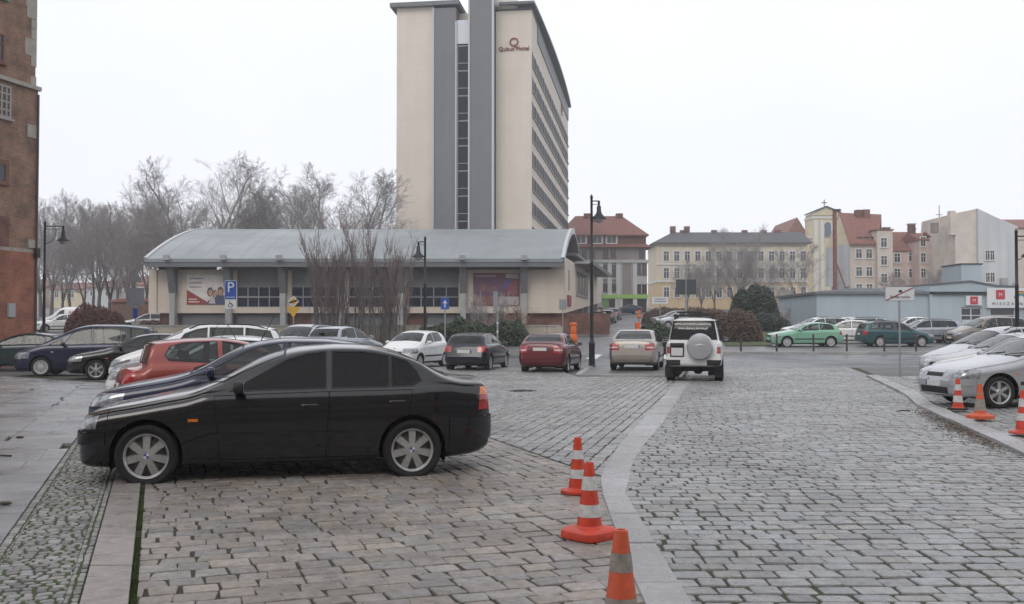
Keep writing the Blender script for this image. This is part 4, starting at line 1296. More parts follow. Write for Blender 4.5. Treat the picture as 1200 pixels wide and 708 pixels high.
G3 = 'cars parked in the paved lot behind the right kerb'
park(T_SAL2, 4.44, 1093, 19.75, 6, 'saloon_car', 'silver car with six-spoke wheels beside the cones', mats('silver'), G3, z=.065)
park(T_H5B, 4.0, 1104, 22.6, 6, 'hatchback_car', 'champagne beige car right behind the silver car by the cones', mats('gold'), G3, z=.065)
park(T_H5, 4.25, 1094, 25.3, 6, 'hatchback_car', 'silver grey hatchback between the champagne car and the pale silver people carrier', mats('midgrey'), G3, z=.065)
park(T_MPVR, 4.6, 1085, 28.1, 6, 'people_carrier', 'pale silver people carrier at the end of the lot row', mats('silver'), G3, z=.065, scale=(.95, 1, .93))
G4 = 'cars in the far lot by the blue building'
park(T_H3, 4.15, 900, 56.8, 1, 'hatchback_car', 'mint green three-door hatchback behind the low posts', mats('green'), G4)
park(T_EST, -4.62, 1001, 57.2, 180, 'estate_car', 'teal estate car behind the low posts', mats('teal', 'clear'), G4, scale=(.9, 1, 1))
park(T_EST, 4.62, 1036, 61.5, -6, 'estate_car', 'pale silver blue estate behind the teal estate', mats('silver2', 'mid'), G4)
park(T_EST, 4.62, 918, 66, 8, 'estate_car', 'white estate behind the mint green hatchback with its bonnet showing', mats('white'), G4)
park(T_H5, 4.25, 946, 61.5, -16, 'hatchback_car', 'white hatchback with red tail lamp poking out behind the mint green hatchback', mats('white'), G4)
park(T_H5, -4.25, 970, 69, 172, 'hatchback_car', 'white hatchback standing against the blue wall next to a silver estate', mats('offwhite'), G4)
park(T_EST, -4.62, 988, 66.5, 168, 'estate_car', 'silver estate standing nose out against the blue wall', mats('silver'), G4)
park(T_H5B, 4.0, 1028, 70, 0, 'hatchback_car', 'white car against the blue wall above the roof of the teal estate', mats('white'), G4)
park(T_MPV, 4.64, 1112, 58.5, 3, 'people_carrier', 'taupe people carrier below the shop sign', mats('brown'), G4)
G5 = 'cars parked up the rising street'
for i, (px, D, tp_, c, lb) in enumerate(((693, 78, T_H5, 'black', 'black hatchback parked at the pavilion corner, first up the rising street'), (702, 91, T_SAL, 'dkgrey', 'dark grey saloon parked second up the rising street'), (712, 104, T_H3, 'dkgrey', 'dark hatchback parked third up the rising street'),
                                         (719, 117, T_H5, 'blueblack', 'dark car parked fourth up the rising street'), (703, 134, T_H5B, 'red', 'red car parked far up the rising street by the green shop front'), (735, 150, T_SAL, 'navy', 'navy saloon standing before the green shop front'))):
    spawn(tp_, 'saloon_car' if tp_ is T_SAL else 'hatchback_car', lb, (wp(px, D), D), R(-102) if i < 5 else R(10), mats(c, 'mid'), G5)
park(T_H5, 4.25, 764, 96, 10, 'hatchback_car', 'dark hatchback beyond the hedge across the rising street', mats('dkgrey', 'mid'), G5)
park(T_EST, 4.62, 768, 88, 10, 'estate_car', 'silver estate beyond the hedge across the rising street', mats('silver'), G5)
v_ = park(T_VAN, 4.85, 52, 86, 4, 'van', 'white delivery van with red rental lettering on its side', mats('white'), None, cat='van')
m_rental = pmat('rental_red', (.40, .015, .02), .5)
lettering('AVIS', .62, m_rental, v_, (.55, -.955, 1.36))
park(T_H5, 4.25, 36, 78, 40, 'hatchback_car', 'white hatchback beside the delivery van behind the street lamp', mats('white'))
park(T_H5, 4.25, 139, 82, 15, 'hatchback_car', 'silver hatchback behind the back-turned signs', mats('silver'), 'cars behind the reddish hedge')
park(T_SAL, 4.55, 163, 84, 15, 'saloon_car', 'pale grey saloon near the pavilion end wall', mats('silver2'), 'cars behind the reddish hedge')
# lettering on the rear window of the off-roader
for txt, z_, s_ in (('WWW.AUTOINSTYLLEGNICA.PL', 1.655, .072), ('www.skutery.legnica.pl', 1.545, .092)):
    lettering(txt, s_, m_plate, suv, (1.965 + (1.635 - z_) * .2, -.02, z_), rot=(R(90 - 9), 0, R(90)), extrude=.002, bold=.003)
# ------------------------------------------------------------ buildings
def brick_mat(name, c1, c2, mortar, bw=.25, bh=.075, blotch=None, scale=1.0, wall_axis='x'):
    """brickwork too fine to pick apart at this distance: colour and fine relief only"""
    if name in MATS: return MATS[name]
    m = bpy.data.materials.new(name); m.use_nodes = True
    t = m.node_tree; p = t.nodes['Principled BSDF']
    tc = t.nodes.new('ShaderNodeTexCoord'); sp = t.nodes.new('ShaderNodeSeparateXYZ'); cb = t.nodes.new('ShaderNodeCombineXYZ')
    t.links.new(tc.outputs['Object'], sp.inputs[0])
    t.links.new(sp.outputs[0 if wall_axis == 'x' else 1], cb.inputs[0]); t.links.new(sp.outputs[2], cb.inputs[1])
    b = t.nodes.new('ShaderNodeTexBrick')
    b.inputs['Scale'].default_value = scale; b.inputs['Brick Width'].default_value = bw; b.inputs['Row Height'].default_value = bh
    b.inputs['Mortar Size'].default_value = .010; b.inputs['Color1'].default_value = (*c1, 1); b.inputs['Color2'].default_value = (*c2, 1); b.inputs['Mortar'].default_value = (*mortar, 1)
    t.links.new(cb.outputs[0], b.inputs['Vector'])
    n = t.nodes.new('ShaderNodeTexNoise'); n.inputs['Scale'].default_value = 1.3; n.inputs['Detail'].default_value = 6
    t.links.new(tc.outputs['Object'], n.inputs['Vector'])
    r = t.nodes.new('ShaderNodeValToRGB'); r.color_ramp.elements[0].position = .35; r.color_ramp.elements[1].position = .7
    r.color_ramp.elements[0].color = (.62, .60, .58, 1); r.color_ramp.elements[1].color = (1.25, 1.2, 1.15, 1)
    t.links.new(n.outputs['Fac'], r.inputs['Fac'])
    mm = t.nodes.new('ShaderNodeMix'); mm.data_type = 'RGBA'; mm.blend_type = 'MULTIPLY'; mm.inputs[0].default_value = 1
    t.links.new(b.outputs['Color'], mm.inputs[6]); t.links.new(r.outputs['Color'], mm.inputs[7])
    t.links.new(mm.outputs[2], p.inputs['Base Color'])
    p.inputs['Roughness'].default_value = .9
    bp = t.nodes.new('ShaderNodeBump'); bp.inputs['Strength'].default_value = .6; bp.inputs['Distance'].default_value = .01
    t.links.new(b.outputs['Fac'], bp.inputs['Height']); bp.invert = True
    t.links.new(bp.outputs[0], p.inputs['Normal'])
    MATS[name] = m
    return m

def plaster(name, c, var=.10, vs=.6): return pmat('plaster_' + name, c, .9, var=var, vscale=vs, bump=.15, bscale=12, detail=7)
def panel_mat(name, col, pw, ph, rough=.85, dark=.12):
    """cladding: faint panel joints, rain streaks and uneven ageing"""
    if name in MATS: return MATS[name]
    m = pmat(name, col, rough, var=.05, vscale=.3, detail=7)
    t = m.node_tree; p = t.nodes['Principled BSDF']
    link = p.inputs['Base Color'].links[0]; src = link.from_socket
    tc = t.nodes.new('ShaderNodeTexCoord'); sp = t.nodes.new('ShaderNodeSeparateXYZ'); cb = t.nodes.new('ShaderNodeCombineXYZ'); ad = t.nodes.new('ShaderNodeMath'); ad.operation = 'ADD'
    t.links.new(tc.outputs['Object'], sp.inputs[0]); t.links.new(sp.outputs[0], ad.inputs[0]); t.links.new(sp.outputs[1], ad.inputs[1])
    t.links.new(ad.outputs[0], cb.inputs[0]); t.links.new(sp.outputs[2], cb.inputs[1])
    b = t.nodes.new('ShaderNodeTexBrick'); b.offset = 0.; b.inputs['Scale'].default_value = 1.; b.inputs['Brick Width'].default_value = pw; b.inputs['Row Height'].default_value = ph
    b.inputs['Mortar Size'].default_value = .018; b.inputs['Color1'].default_value = (1, 1, 1, 1); b.inputs['Color2'].default_value = (.95, .95, .95, 1); b.inputs['Mortar'].default_value = (1 - dark * 2, 1 - dark * 2, 1 - dark * 2, 1)
    t.links.new(cb.outputs[0], b.inputs['Vector'])
    mp = t.nodes.new('ShaderNodeMapping'); mp.inputs['Scale'].default_value = (.9, .9, .07)
    n = t.nodes.new('ShaderNodeTexNoise'); n.inputs['Scale'].default_value = 1.; n.inputs['Detail'].default_value = 6
    t.links.new(tc.outputs['Object'], mp.inputs[0]); t.links.new(mp.outputs[0], n.inputs['Vector'])
    r = t.nodes.new('ShaderNodeValToRGB'); r.color_ramp.elements[0].position = .30; r.color_ramp.elements[1].position = .62
    r.color_ramp.elements[0].color = (1 - dark, 1 - dark, 1 - dark * .9, 1); r.color_ramp.elements[1].color = (1, 1, 1, 1)
    t.links.new(n.outputs['Fac'], r.inputs['Fac'])
    last = src
    for s_ in (b.outputs['Color'], r.outputs['Color']):
        mm = t.nodes.new('ShaderNodeMix'); mm.data_type = 'RGBA'; mm.blend_type = 'MULTIPLY'; mm.inputs[0].default_value = 1
        t.links.new(last, mm.inputs[6]); t.links.new(s_, mm.inputs[7]); last = mm.outputs[2]
    t.links.new(last, p.inputs['Base Color'])
    return m
m_tile = pmat('roof_tile', (.175, .068, .052), .8, col2=(.26, .115, .09), vscale=2.5, bump=.5, bscale=14)
m_slate = pmat('roof_slate', (.065, .070, .075), .7, var=.2, vscale=3, bump=.3, bscale=14)
m_wglass = pmat('window_glass', (.018, .022, .03), .08, spec=.6)
m_wframe = pmat('window_frame_white', (.60, .59, .56), .6)
m_wframe_b = pmat('window_frame_brown', (.12, .07, .05), .6)
m_stone = pmat('dressed_stone', (.34, .31, .27), .85, var=.15, vscale=3, bump=.2, bscale=30)
m_concrete = pmat('concrete', (.33, .33, .325), .85, var=.12, vscale=1.2, bump=.15, bscale=20)
m_greymetal = panel_mat('grey_cladding', (.165, .17, .18), 6, 1.49, .6, .07)
m_redbrick = brick_mat('plinth_brick', (.20, .065, .045), (.15, .05, .038), (.20, .17, .15))

_wc = {}
def window(parent, x, y, z, w, h, rot=0., frame=None, bars=(1, 1), arch=False, depth=.08, sur=.0, glass=None, name='window'):
    """a framed window on a wall facing local -y (or turned by rot); pane as its sub-part"""
    key = (round(w, 3), round(h, 3), bars, arch, depth, sur)
    if key not in _wc:
        fr = MB(); t = min(.09, w * .09)
        fr.box(-w / 2, -w / 2 + t, -depth, .0, 0, h); fr.box(w / 2 - t, w / 2, -depth, .0, 0, h)
        fr.box(-w / 2 + t, w / 2 - t, -depth, .0, 0, t); fr.box(-w / 2 + t, w / 2 - t, -depth, 0, h - t, h)
        for i in range(bars[0]):
            xx = -w / 2 + w * (i + 1) / (bars[0] + 1); fr.box(xx - t * .45, xx + t * .45, -depth * .85, 0, t, h - t)
        for i in range(bars[1]):
            zz = h * (.66 if bars[1] == 1 else (i + 1) / (bars[1] + 1)); fr.box(-w / 2 + t, w / 2 - t, -depth * .8, 0, zz - t * .4, zz + t * .4)
        fr.box(-w / 2 - .1, w / 2 + .1, -depth - .08, 0, -.1, -.002)
        if sur:
            fr.box(-w / 2 - sur, -w / 2 - .002, -depth * .6, 0, -.002, h + sur); fr.box(w / 2 + .002, w / 2 + sur, -depth * .6, 0, -.002, h + sur)
            fr.box(-w / 2 - .002, w / 2 + .002, -depth * .6, 0, h + .002, h + sur)
            if arch: fr.box(-w / 2 - sur, w / 2 + sur, -depth, 0, h + sur + .15, h + sur + .3)
        pn = MB().box(-w / 2 + t * .5, w / 2 - t * .5, -depth * .45, 0, t * .5, h - t * .5)
        _wc[key] = (fr.mesh('window'), pn.mesh('pane'))
    a, b = _wc[key]
    o = obj(name, a, parent, frame or m_wframe, (x, y, z), (0, 0, rot))
    obj('pane', b, o, glass or m_wglass)
    return o

def part(name, mat, parent, *boxes):
    mb = MB()
    for b in boxes: mb.box(*b)
    return mb.build(name, mat, parent)

def gable_roof(parent, x0, x1, y0, y1, z0, z1, mat, axis='x', over=.3, thick=.18, hip0=0., hip1=0., name='roof'):
    """pitched roof shell; ridge along axis; hips pull the ridge ends in"""
    if axis == 'x':
        ym = (y0 + y1) / 2
        v = [(x0 - over, y0 - over, z0), (x1 + over, y0 - over, z0), (x1 + over, y1 + over, z0), (x0 - over, y1 + over, z0), (x0 - over + hip0, ym, z1), (x1 + over - hip1, ym, z1)]
        f = [(0, 1, 5, 4), (2, 3, 4, 5), (1, 2, 5), (3, 0, 4)]
    else:
        xm = (x0 + x1) / 2
        v = [(x0 - over, y0 - over, z0), (x1 + over, y0 - over, z0), (x1 + over, y1 + over, z0), (x0 - over, y1 + over, z0), (xm, y0 - over + hip0, z1), (xm, y1 + over - hip1, z1)]
        f = [(1, 2, 5, 4), (3, 0, 4, 5), (0, 1, 4), (2, 3, 5)]
    v2_ = [(a, b, c - thick) for a, b, c in v[:4]]
    n = len(v)
    fs = f + [(0, 6, 7, 1), (1, 7, 8, 2), (2, 8, 9, 3), (3, 9, 6, 0), (9, 8, 7, 6)]
    return MB().add(v + v2_, fs).build(name, mat, parent)

# --- old brick building at the left edge
bk = empty('brick_building', (wp(41.5, 42), 42, 0), math.atan2(.962, .272), 'old tall brick building with stone quoins, patched plaster and a downpipe at its corner', 'building')
m_old = brick_mat('old_brick', (.30, .15, .095), (.19, .115, .08), (.30, .25, .20))
m_new = brick_mat('new_brick', (.36, .115, .06), (.30, .09, .05), (.27, .2, .16))
part('wall', m_old, bk, (-14, 0, 0, 9, 4.95, 11.78))
part('upper_wall', m_old, bk, (-14, -.10, .06, 9, 11.95, 24))
part('base_wall', m_new, bk, (-14, .02, -.04, 9, -.1, 4.8))
part('plaster_band', plaster('old', (.30, .26, .22), .3, 3), bk, (-14, .03, -.03, 9, 4.8, 4.95))
part('cornice', m_stone, bk, (-14, .06, -.14, 9.0, 11.78, 11.95))
part('roof', m_tile, bk, (-14.3, .3, -.3, 9.3, 24, 24.4))
rr = random.Random(4)
z = 12.0
while z < 23.6:                                          # toothed corner stones
    hq = rr.uniform(.34, .5)
    wq = rr.choice((.28, .55, .62, .34))
    part('quoin', m_stone, bk, (-.10 - wq, -.07, .035, .5, z, z + hq))
    z += hq + rr.choice((.0, .0, .02, .42))
part('corner_block', m_stone, bk, (-.62, .03, -.05, .4, 9.7, 10.25))
part('corner_block', m_stone, bk, (-.5, .04, -.06, .4, 5.0, 5.35))
part('downpipe', pmat('old_pipe', (.08, .06, .055), .6), bk, (-.12, -.05, -.13, -.06, 0, 11.6))
part('downpipe_elbow', m_dark, bk, (-.2, .0, -.22, -.05, 4.6, 5.0))
window(bk, -2.05, -.0, 10.25, 1.0, 1.35, 0, pmat('lattice_grey', (.30, .27, .26), .6), (3, 3), depth=.06, glass=pmat('mesh_dark', (.10, .07, .06), .8))
window(bk, -2.3, -.0, 7.55, 1.15, .85, 0, pmat('reveal_red', (.17, .075, .055), .8), (0, 0), depth=.05, sur=.12)
window(bk, -2.35, .06, 12.5, .9, 1.2, 0, pmat('reveal_red', (.2, .05, .035)), (1, 1), depth=.06)
window(bk, -2.3, .06, 15.2, .9, 2.0, 0, pmat('frame_green', (.12, .25, .14), .6), (1, 1), depth=.06)
part('brick_patch', m_redbrick, bk, (-2.6, -1.55, -.035, .3, 4.96, 6.2))
part('meter_box', m_concrete, bk, (-1.62, -1.25, -.12, -.041, 2.05, 2.62))

# --- hall with barrel roof
PV = 75.
pv = empty('pavilion', (wp(180, PV), PV, ter(PV)), 0, 'long low hall with grey barrel roof, cream walls and window band', 'building')
PL = 31.4
m_cream = panel_mat('cream_panel', (.60, .525, .44), 1.5, 1.0, .85, .08)
m_barrel = pmat('barrel_sheet', (.235, .26, .265), .45, var=.10, vscale=.6, bump=.08, bscale=5, rvar=.1)
m_fascia = pmat('fascia_grey', (.135, .14, .15), .55, var=.1, vscale=1.5)
m_darkgl = pmat('hall_glass', (.014, .018, .032), .25, spec=.3)
def px_l(px, D=PV): return (px - 180) * D / 1150.
def zl(y, D=PV): return 1.65 + (383 - y) * D / 1150. - ter(PV)
zb, zw0, zw1, zf = zl(367), zl(360), zl(336), zl(316)
cols = [px_l(c) for c in (204, 269, 333, 400, 470, 543, 614)]
part('plinth', m_redbrick, pv, (.3, PL + 3.5, .5, 26, -.4, zb))
part('cream_wall', m_cream, pv, (0, cols[0] + .1, .0, .4, zb, zf), (cols[0] + .1, cols[1] - .1, .0, .4, zb, zf))
part('cream_wall', m_cream, pv, (cols[5] + .05, PL, .0, .4, zb, zf))
part('floor_beam', m_cream, pv, (cols[1] - .1, cols[5] + .05, -.05, .5, zb, zw0))
part('upper_panel', m_fascia, pv, (cols[1] - .1, cols[5] + .05, .15, .45, zw1, zf + .3))
part('rear_wall', m_cream, pv, (0, PL, 20, 33, 0, zf))
part('corner_pier', m_cream, pv, (-.35, .25, -.12, .0, zb - .02, zf))
for i in range(1, 5):
    a, b = cols[i] + .55, cols[i + 1] - .35
    part('bay_pier', m_cream, pv, (cols[i] - .2, a, -.02, .35, zw0, zf))
    n = 4
    for k in range(n):
        for (q0, q1) in ((zw0, (zw0 + zw1) / 2 - .03), ((zw0 + zw1) / 2 + .03, zw1)):
            w = (b - a) / n
            o = part('window', pmat('window_frame_grey', (.26, .28, .31), .5), pv, (a + k * w, a + k * w + .035, .10, .28, q0, q1), (a + (k + 1) * w - .035, a + (k + 1) * w, .10, .28, q0, q1), (a + k * w + .035, a + (k + 1) * w - .035, .10, .28, q0, q0 + .035), (a + k * w + .035, a + (k + 1) * w - .035, .10, .28, q1 - .035, q1))
            part('pane', m_darkgl, o, (a + k * w + .03, a + (k + 1) * w - .03, .18, .24, q0 + .03, q1 - .03))
    part('end_pier', m_cream, pv, (b, cols[i + 1] - .2, -.02, .35, zw0, zf))
    part('basement_grille', m_fascia, pv, (cols[i] + (2.0 if i in (2, 4) else .4), cols[i + 1] - .3, .40, .55, -.2, zb - .12))
part('basement_grille', m_fascia, pv, (cols[0] + .5, cols[1] - .3, .40, .55, -.2, zb - .12))
for i, c in enumerate(cols):
    mb = MB()
    mb.prism([(-1.15, zf + .15), (.4, zf + .15), (.4, zl(344)), (-.45, zl(344))], c - .26, c + .26, 'x')
    mb.build('bracket', m_fascia, pv)
    part('column', m_concrete, pv, (c - .2, c + .2, -.5, .3, -.5, zl(344) - .003))
    part('bracket_cap', m_concrete, pv, (c - .22, c + .22, -1.95, -1.62, zf + .62, zl(302) + .06))
# roof vault
n = 16
prof = []
y0_, ya, ze, za = -1.6, 16., zl(303, 73.4), zl(270, 91)
for i in range(n + 1):
    s = i / n
    prof.append((y0_ + (ya - y0_) * s, ze + (za - ze) * (1 - (1 - s) ** 1.75)))
for i in range(1, 9): prof.append((ya + 17.6 * i / 8, za - (za - ze) * (i / 8) ** 2.1))
mb = MB()
xl_ = lambda y: -.15 - .02 * (y + 1.6)
xr_ = lambda y: PL - .15 + .11 * (y + 1.6)
vs = []
for (y, zz) in prof: vs += [(xl_(y), y, zz), (xr_(y), y, zz), (xl_(y), y, zz - .25), (xr_(y), y, zz - .25)]
fs = []
for i in range(len(prof) - 1):
    a, b = 4 * i, 4 * i + 4
    fs += [(a, a + 1, b + 1, b), (a + 3, a + 2, b + 2, b + 3), (a + 1, a + 3, b + 3, b + 1), (a, b, b + 2, a + 2)]
fs += [(0, 2, 3, 1), (4 * len(prof) - 4, 4 * len(prof) - 3, 4 * len(prof) - 1, 4 * len(prof) - 2)]
mb.add(vs, fs); mb.build('roof', m_barrel, pv)
# standing seams on the near slope
sm = MB()
for k in range(1, 22):
    pts = [(xl_(y) + (xr_(y) - xl_(y)) * k / 22., y, zz + .012) for y, zz in prof[:n + 1]]
    o = MB()
    for a, b in zip(pts[:-1], pts[1:]): o.add([(a[0] - .014, a[1], a[2]), (a[0] + .014, a[1], a[2]), (b[0] + .014, b[1], b[2]), (b[0] - .014, b[1], b[2])], [(0, 1, 2, 3)])
    o.build('roof_seam', pmat('seam_metal', (.24, .265, .27), .5), pv)
part('eave_fascia', m_fascia, pv, (-.12, PL - .17, -1.55, -1.35, zf + .12, ze - .12))
part('soffit', m_fascia, pv, (-.1, PL - .2, -1.35, .9, zf + .55, zf + .68))
for (f_, nm, xx) in ((xr_, 'gable_trim', 1), (xl_, 'gable_trim', -1)):
    mb = MB()
    for i in range(n):
        (a0, b0), (a1, b1) = prof[i], prof[i + 1]
        e0, e1 = f_(a0) + xx * .06, f_(a1) + xx * .06
        mb.add([(e0, a0, b0 + .08), (e1, a1, b1 + .08), (e1, a1, b1 - .42), (e0, a0, b0 - .42), (e0 - xx * .25, a0, b0 + .08), (e1 - xx * .25, a1, b1 + .08), (e1 - xx * .25, a1, b1 - .42), (e0 - xx * .25, a0, b0 - .42)],
               [(0, 1, 2, 3), (4, 7, 6, 5), (0, 4, 5, 1), (2, 6, 7, 3)])
    mb.build(nm, pmat('trim_pale', (.50, .51, .52), .5), pv)
# end walls under the vault
for (f_, sx) in ((xr_, -1.0), (xl_, .5)):
    mb = MB()
    for i in range(n):
        (a0, b0), (a1, b1) = prof[i], prof[i + 1]
        if a1 < 0: continue
        mb.add([(f_(a0) + sx, max(a0, 0), zf), (f_(a1) + sx, a1, zf), (f_(a1) + sx, a1, b1 - .3), (f_(a0) + sx, max(a0, 0), b0 - .3)], [(0, 1, 2, 3)])
    mb.build('end_wall', m_greymetal, pv)
part('roof_fan', m_dark, pv, (px_l(571), px_l(571) + .25, 4.2, 4.5, zl(291) - .2, zl(285) + .4))
# posters: mixed blocks of colour standing for the printed pictures
pm = lambda n_, c: pmat('poster_' + n_, c, .5, var=.15, vscale=2.5)
def poster(name, x0, x1, z0, z1, base, patches):
    o = part(name, pm(base[0], base[1]), pv, (x0, x1, -.06, -.003, z0, z1))
    w, h = x1 - x0, z1 - z0
    for i, (pts, nm, c) in enumerate(patches):
        mb = MB().prism([(x0 + a * w, z0 + b * h) for a, b in pts], -.064 - .003 * i, -.061 - .003 * i + .0005, 'y')
        mb.build('printed_area', pm(nm, c), o)
    return o
def ell(cx, cy, rx, ry, n=12): return [(cx + rx * math.cos(2 * math.pi * i / n), cy + ry * math.sin(2 * math.pi * i / n)) for i in range(n)]
red_, skin_, dk_ = (.26, .035, .03), (.42, .25, .19), (.05, .04, .05)
po = poster('poster', px_l(219), px_l(266), zl(357), zl(322), ('paper', (.62, .58, .55)), [([(0, 0), (.62, 0), (.0, .5)], 'red', red_), ([(.45, .0), (.98, .0), (.98, .3), (.7, .35)], 'navy', (.06, .07, .13)),
    (ell(.58, .42, .075, .16), 'hair', dk_), (ell(.59, .40, .05, .11), 'skin', skin_), (ell(.70, .36, .06, .13), 'hair2', (.16, .09, .05)), (ell(.71, .34, .045, .10), 'skin', skin_), (ell(.84, .44, .075, .16), 'hair', dk_), (ell(.84, .41, .055, .12), 'skin', skin_),
    ([(.55, .03), (.72, .03), (.69, .24), (.6, .26)], 'coat', (.45, .40, .38))])
m_print = pm('print_grey', (.33, .30, .31))
part('text_line', m_print, po, (px_l(222), px_l(238), -.075, -.072, zl(327.5), zl(325.5)))
part('text_line', m_print, po, (px_l(222), px_l(237), -.075, -.072, zl(332.5), zl(330.5)))
part('text_line', m_print, po, (px_l(222), px_l(236), -.075, -.072, zl(337.5), zl(335.5)))
part('text_line', pm('print_pale', (.55, .45, .42)), po, (px_l(221), px_l(231), -.075, -.072, zl(351.5), zl(350)))
part('text_line', pm('print_pale', (.55, .45, .42)), po, (px_l(221), px_l(234), -.075, -.072, zl(354.5), zl(353)))
po = poster('poster', px_l(554.5), px_l(609), zl(358.5), zl(320), ('maroon', (.13, .045, .05)), [([(.02, .02), (.98, .02), (.98, .28), (.02, .28)], 'pale', (.38, .33, .33)), ([(.02, .02), (.55, .02), (.55, .28), (.02, .28)], 'maroon2', (.18, .07, .06)),
    ([(.03, .32), (.68, .32), (.68, .86), (.03, .86)], 'plum', (.11, .05, .09)), ([(.7, .86), (.98, .82), (.98, .98), (.7, .98)], 'pale', (.38, .33, .33)), ([(.66, .5), (.82, .58), (.82, .82), (.66, .76)], 'violet', (.10, .07, .22)),
    ([(.72, .34), (.95, .34), (.95, .78), (.78, .7)], 'redprint', (.22, .06, .08)), (ell(.2, .55, .08, .13), 'glow', (.17, .08, .08)), (ell(.42, .5, .1, .12), 'glow2', (.15, .07, .09)), ([(.05, .88), (.5, .88), (.5, .93), (.05, .93)], 'pale3', (.32, .22, .24)), (ell(.9, .5, .04, .1), 'glow', (.17, .08, .08))])
# cream side wall running back along the street
sd_ = empty('hall_wing', (wp(662, PV), PV + .05, ter(PV)), -math.atan(.17), 'cream side wing of the hall facing the rising street, with canopy and slit window', 'building')
ZT = zl(301)
MB().prism([(0, zb), (36, zb + 1.7), (36, ZT + .55), (6.5, ZT), (0, ZT)], -1.2, 0, 'x').build('cream_wall', m_cream, sd_)
part('lower_wall', m_redbrick, sd_, (-3.0, -1.6, .3, 36, -.3, zb + 1.6))
part('wing_roof', m_fascia, sd_, (-1.3, .25, 6.5, 36.4, ZT + .58, ZT + .8))
for k in range(7): part('support_post', m_concrete, sd_, (-.7, -.3, 1.0 + 5.5 * k, 1.4 + 5.5 * k, -.4 + .16 * k, zb + .26 * k))
part('slit_window', m_darkgl, sd_, (.001, .03, 2.6, 2.95, zl(339), zl(314)))
part('red_plaque', pmat('plaque_red', (.22, .03, .02), .5), sd_, (.002, .09, 1.6, 3.9, zl(358), zl(345)))
for k in range(4):
    w_ = window(sd_, 0, 9.4 + k * 2.7, 3.3, 1.9, 2.1, R(90), pmat('window_frame_grey', (.4, .42, .44)), (0, 0), depth=.07)
part('canopy', m_concrete, sd_, (0.002, 1.5, 7.2, 30, 5.85, 6.05))
part('canopy_fascia', m_fascia, sd_, (1.5, 1.58, 7.2, 30, 5.75, 6.1))

# low cream wall with a cap
lw = empty('garden_wall', (wp(118, 62.2), 62.2, ter(62.2)), 0, 'low cream garden wall with pale cap running in front of the hall', 'wall')
LWL = wp(657, 62.2) - wp(118, 62.2)
part('wall_face', plaster('garden', (.42, .37, .30), .12, .8), lw, (0, LWL, 0, .25, -.3, 1.0))
k_ = 0
while k_ < LWL:
    part('cap_stone', m_concrete, lw, (k_ + .006, min(LWL, k_ + 2.0) - .006, -.05, .3, 1.003, 1.10)); k_ += 2.0
for px in (118, 300, 480, 655): part('pier', plaster('garden', (.42, .37, .30)), lw, (wp(px, 62.2) - wp(118, 62.2) - .2, wp(px, 62.2) - wp(118, 62.2) + .2, -.06, .31, -.3, .999))

# --- hotel tower
HD = 116.
ht = empty('hotel_tower', (wp(623, HD), HD, ter(HD)), -math.atan(.139), 'tall beige hotel slab with grey stair fins and ribbon windows down its side', 'building')
hz = lambda y, D=HD: 1.65 + (383 - y) * D / 1150. - ter(HD)
HWd = 16.1
def hx(px):                                           # position along the front for a column of the picture plan
    c_, s_ = math.cos(math.atan(.139)), math.sin(math.atan(.139))
    k = (px - 600) / 1150.
    X0 = wp(623, HD)
    return -(X0 - k * HD) / (c_ + k * s_)
m_beige = panel_mat('hotel_render', (.67, .60, .515), 3.2, 2.98, .85, .05)
zt = hz(9); 
part('front_wall', m_beige, ht, (hx(467), hx(510), -1.2, 14, -2, hz(4)))
part('front_wall', m_beige, ht, (hx(581), 0, 0, 40, -2, zt))
part('core_wall', m_beige, ht, (hx(510) + .002, hx(581) - .002, .5, 14, -2, hz(8)))
part('side_block', m_beige, ht, (hx(581) + .05, -.04, 40.004, 54, -2, zt))
part('roof_slab', m_fascia, ht, (hx(467) - .7, hx(510) + 3.2, -1.9, 14.5, hz(4) + .003, hz(4) + .5))
part('stair_fin', m_greymetal, ht, (hx(510.5), hx(537), -1.6, 4, -2, hz(7)))
part('stair_fin', m_greymetal, ht, (hx(553), hx(580), -1.9, 5, -2, hz(-28)))
for (a, b, y_, zz) in ((510.0, 511.6, -1.75, hz(7)), (536.3, 537.9, -1.75, hz(24)), (551.9, 553.6, -2.05, hz(-28)), (579.2, 581.6, -2.05, hz(-28))):
    part('fin_edge', pmat('edge_pale', (.48, .49, .51), .5), ht, (hx(a), hx(b), y_, y_ + .4, -2, zz))
part('glazed_panel', pmat('white_panel', (.58, .60, .63), .3), ht, (hx(537.6), hx(552.4), -1.45, .45, hz(50), hz(22)))
for k in range(9):
    z1 = hz(51) - k * 2.98 - .12
    o = part('window', pmat('window_frame_grey', (.4, .42, .44)), ht, (hx(538), hx(538) + .12, -1.5, -1.1, z1 - 2.9, z1), (hx(552) - .12, hx(552), -1.5, -1.1, z1 - 2.9, z1), (hx(538) + .12, hx(552) - .12, -1.5, -1.1, z1 - .12, z1), (hx(538) + .12, hx(552) - .12, -1.5, -1.1, z1 - 2.15, z1 - 2.07))
    part('pane', pmat('stair_glass', (.010, .011, .014), .3, spec=.2), o, (hx(538) + .06, hx(552) - .06, -1.38, -1.25, z1 - 2.9, z1 - .02))
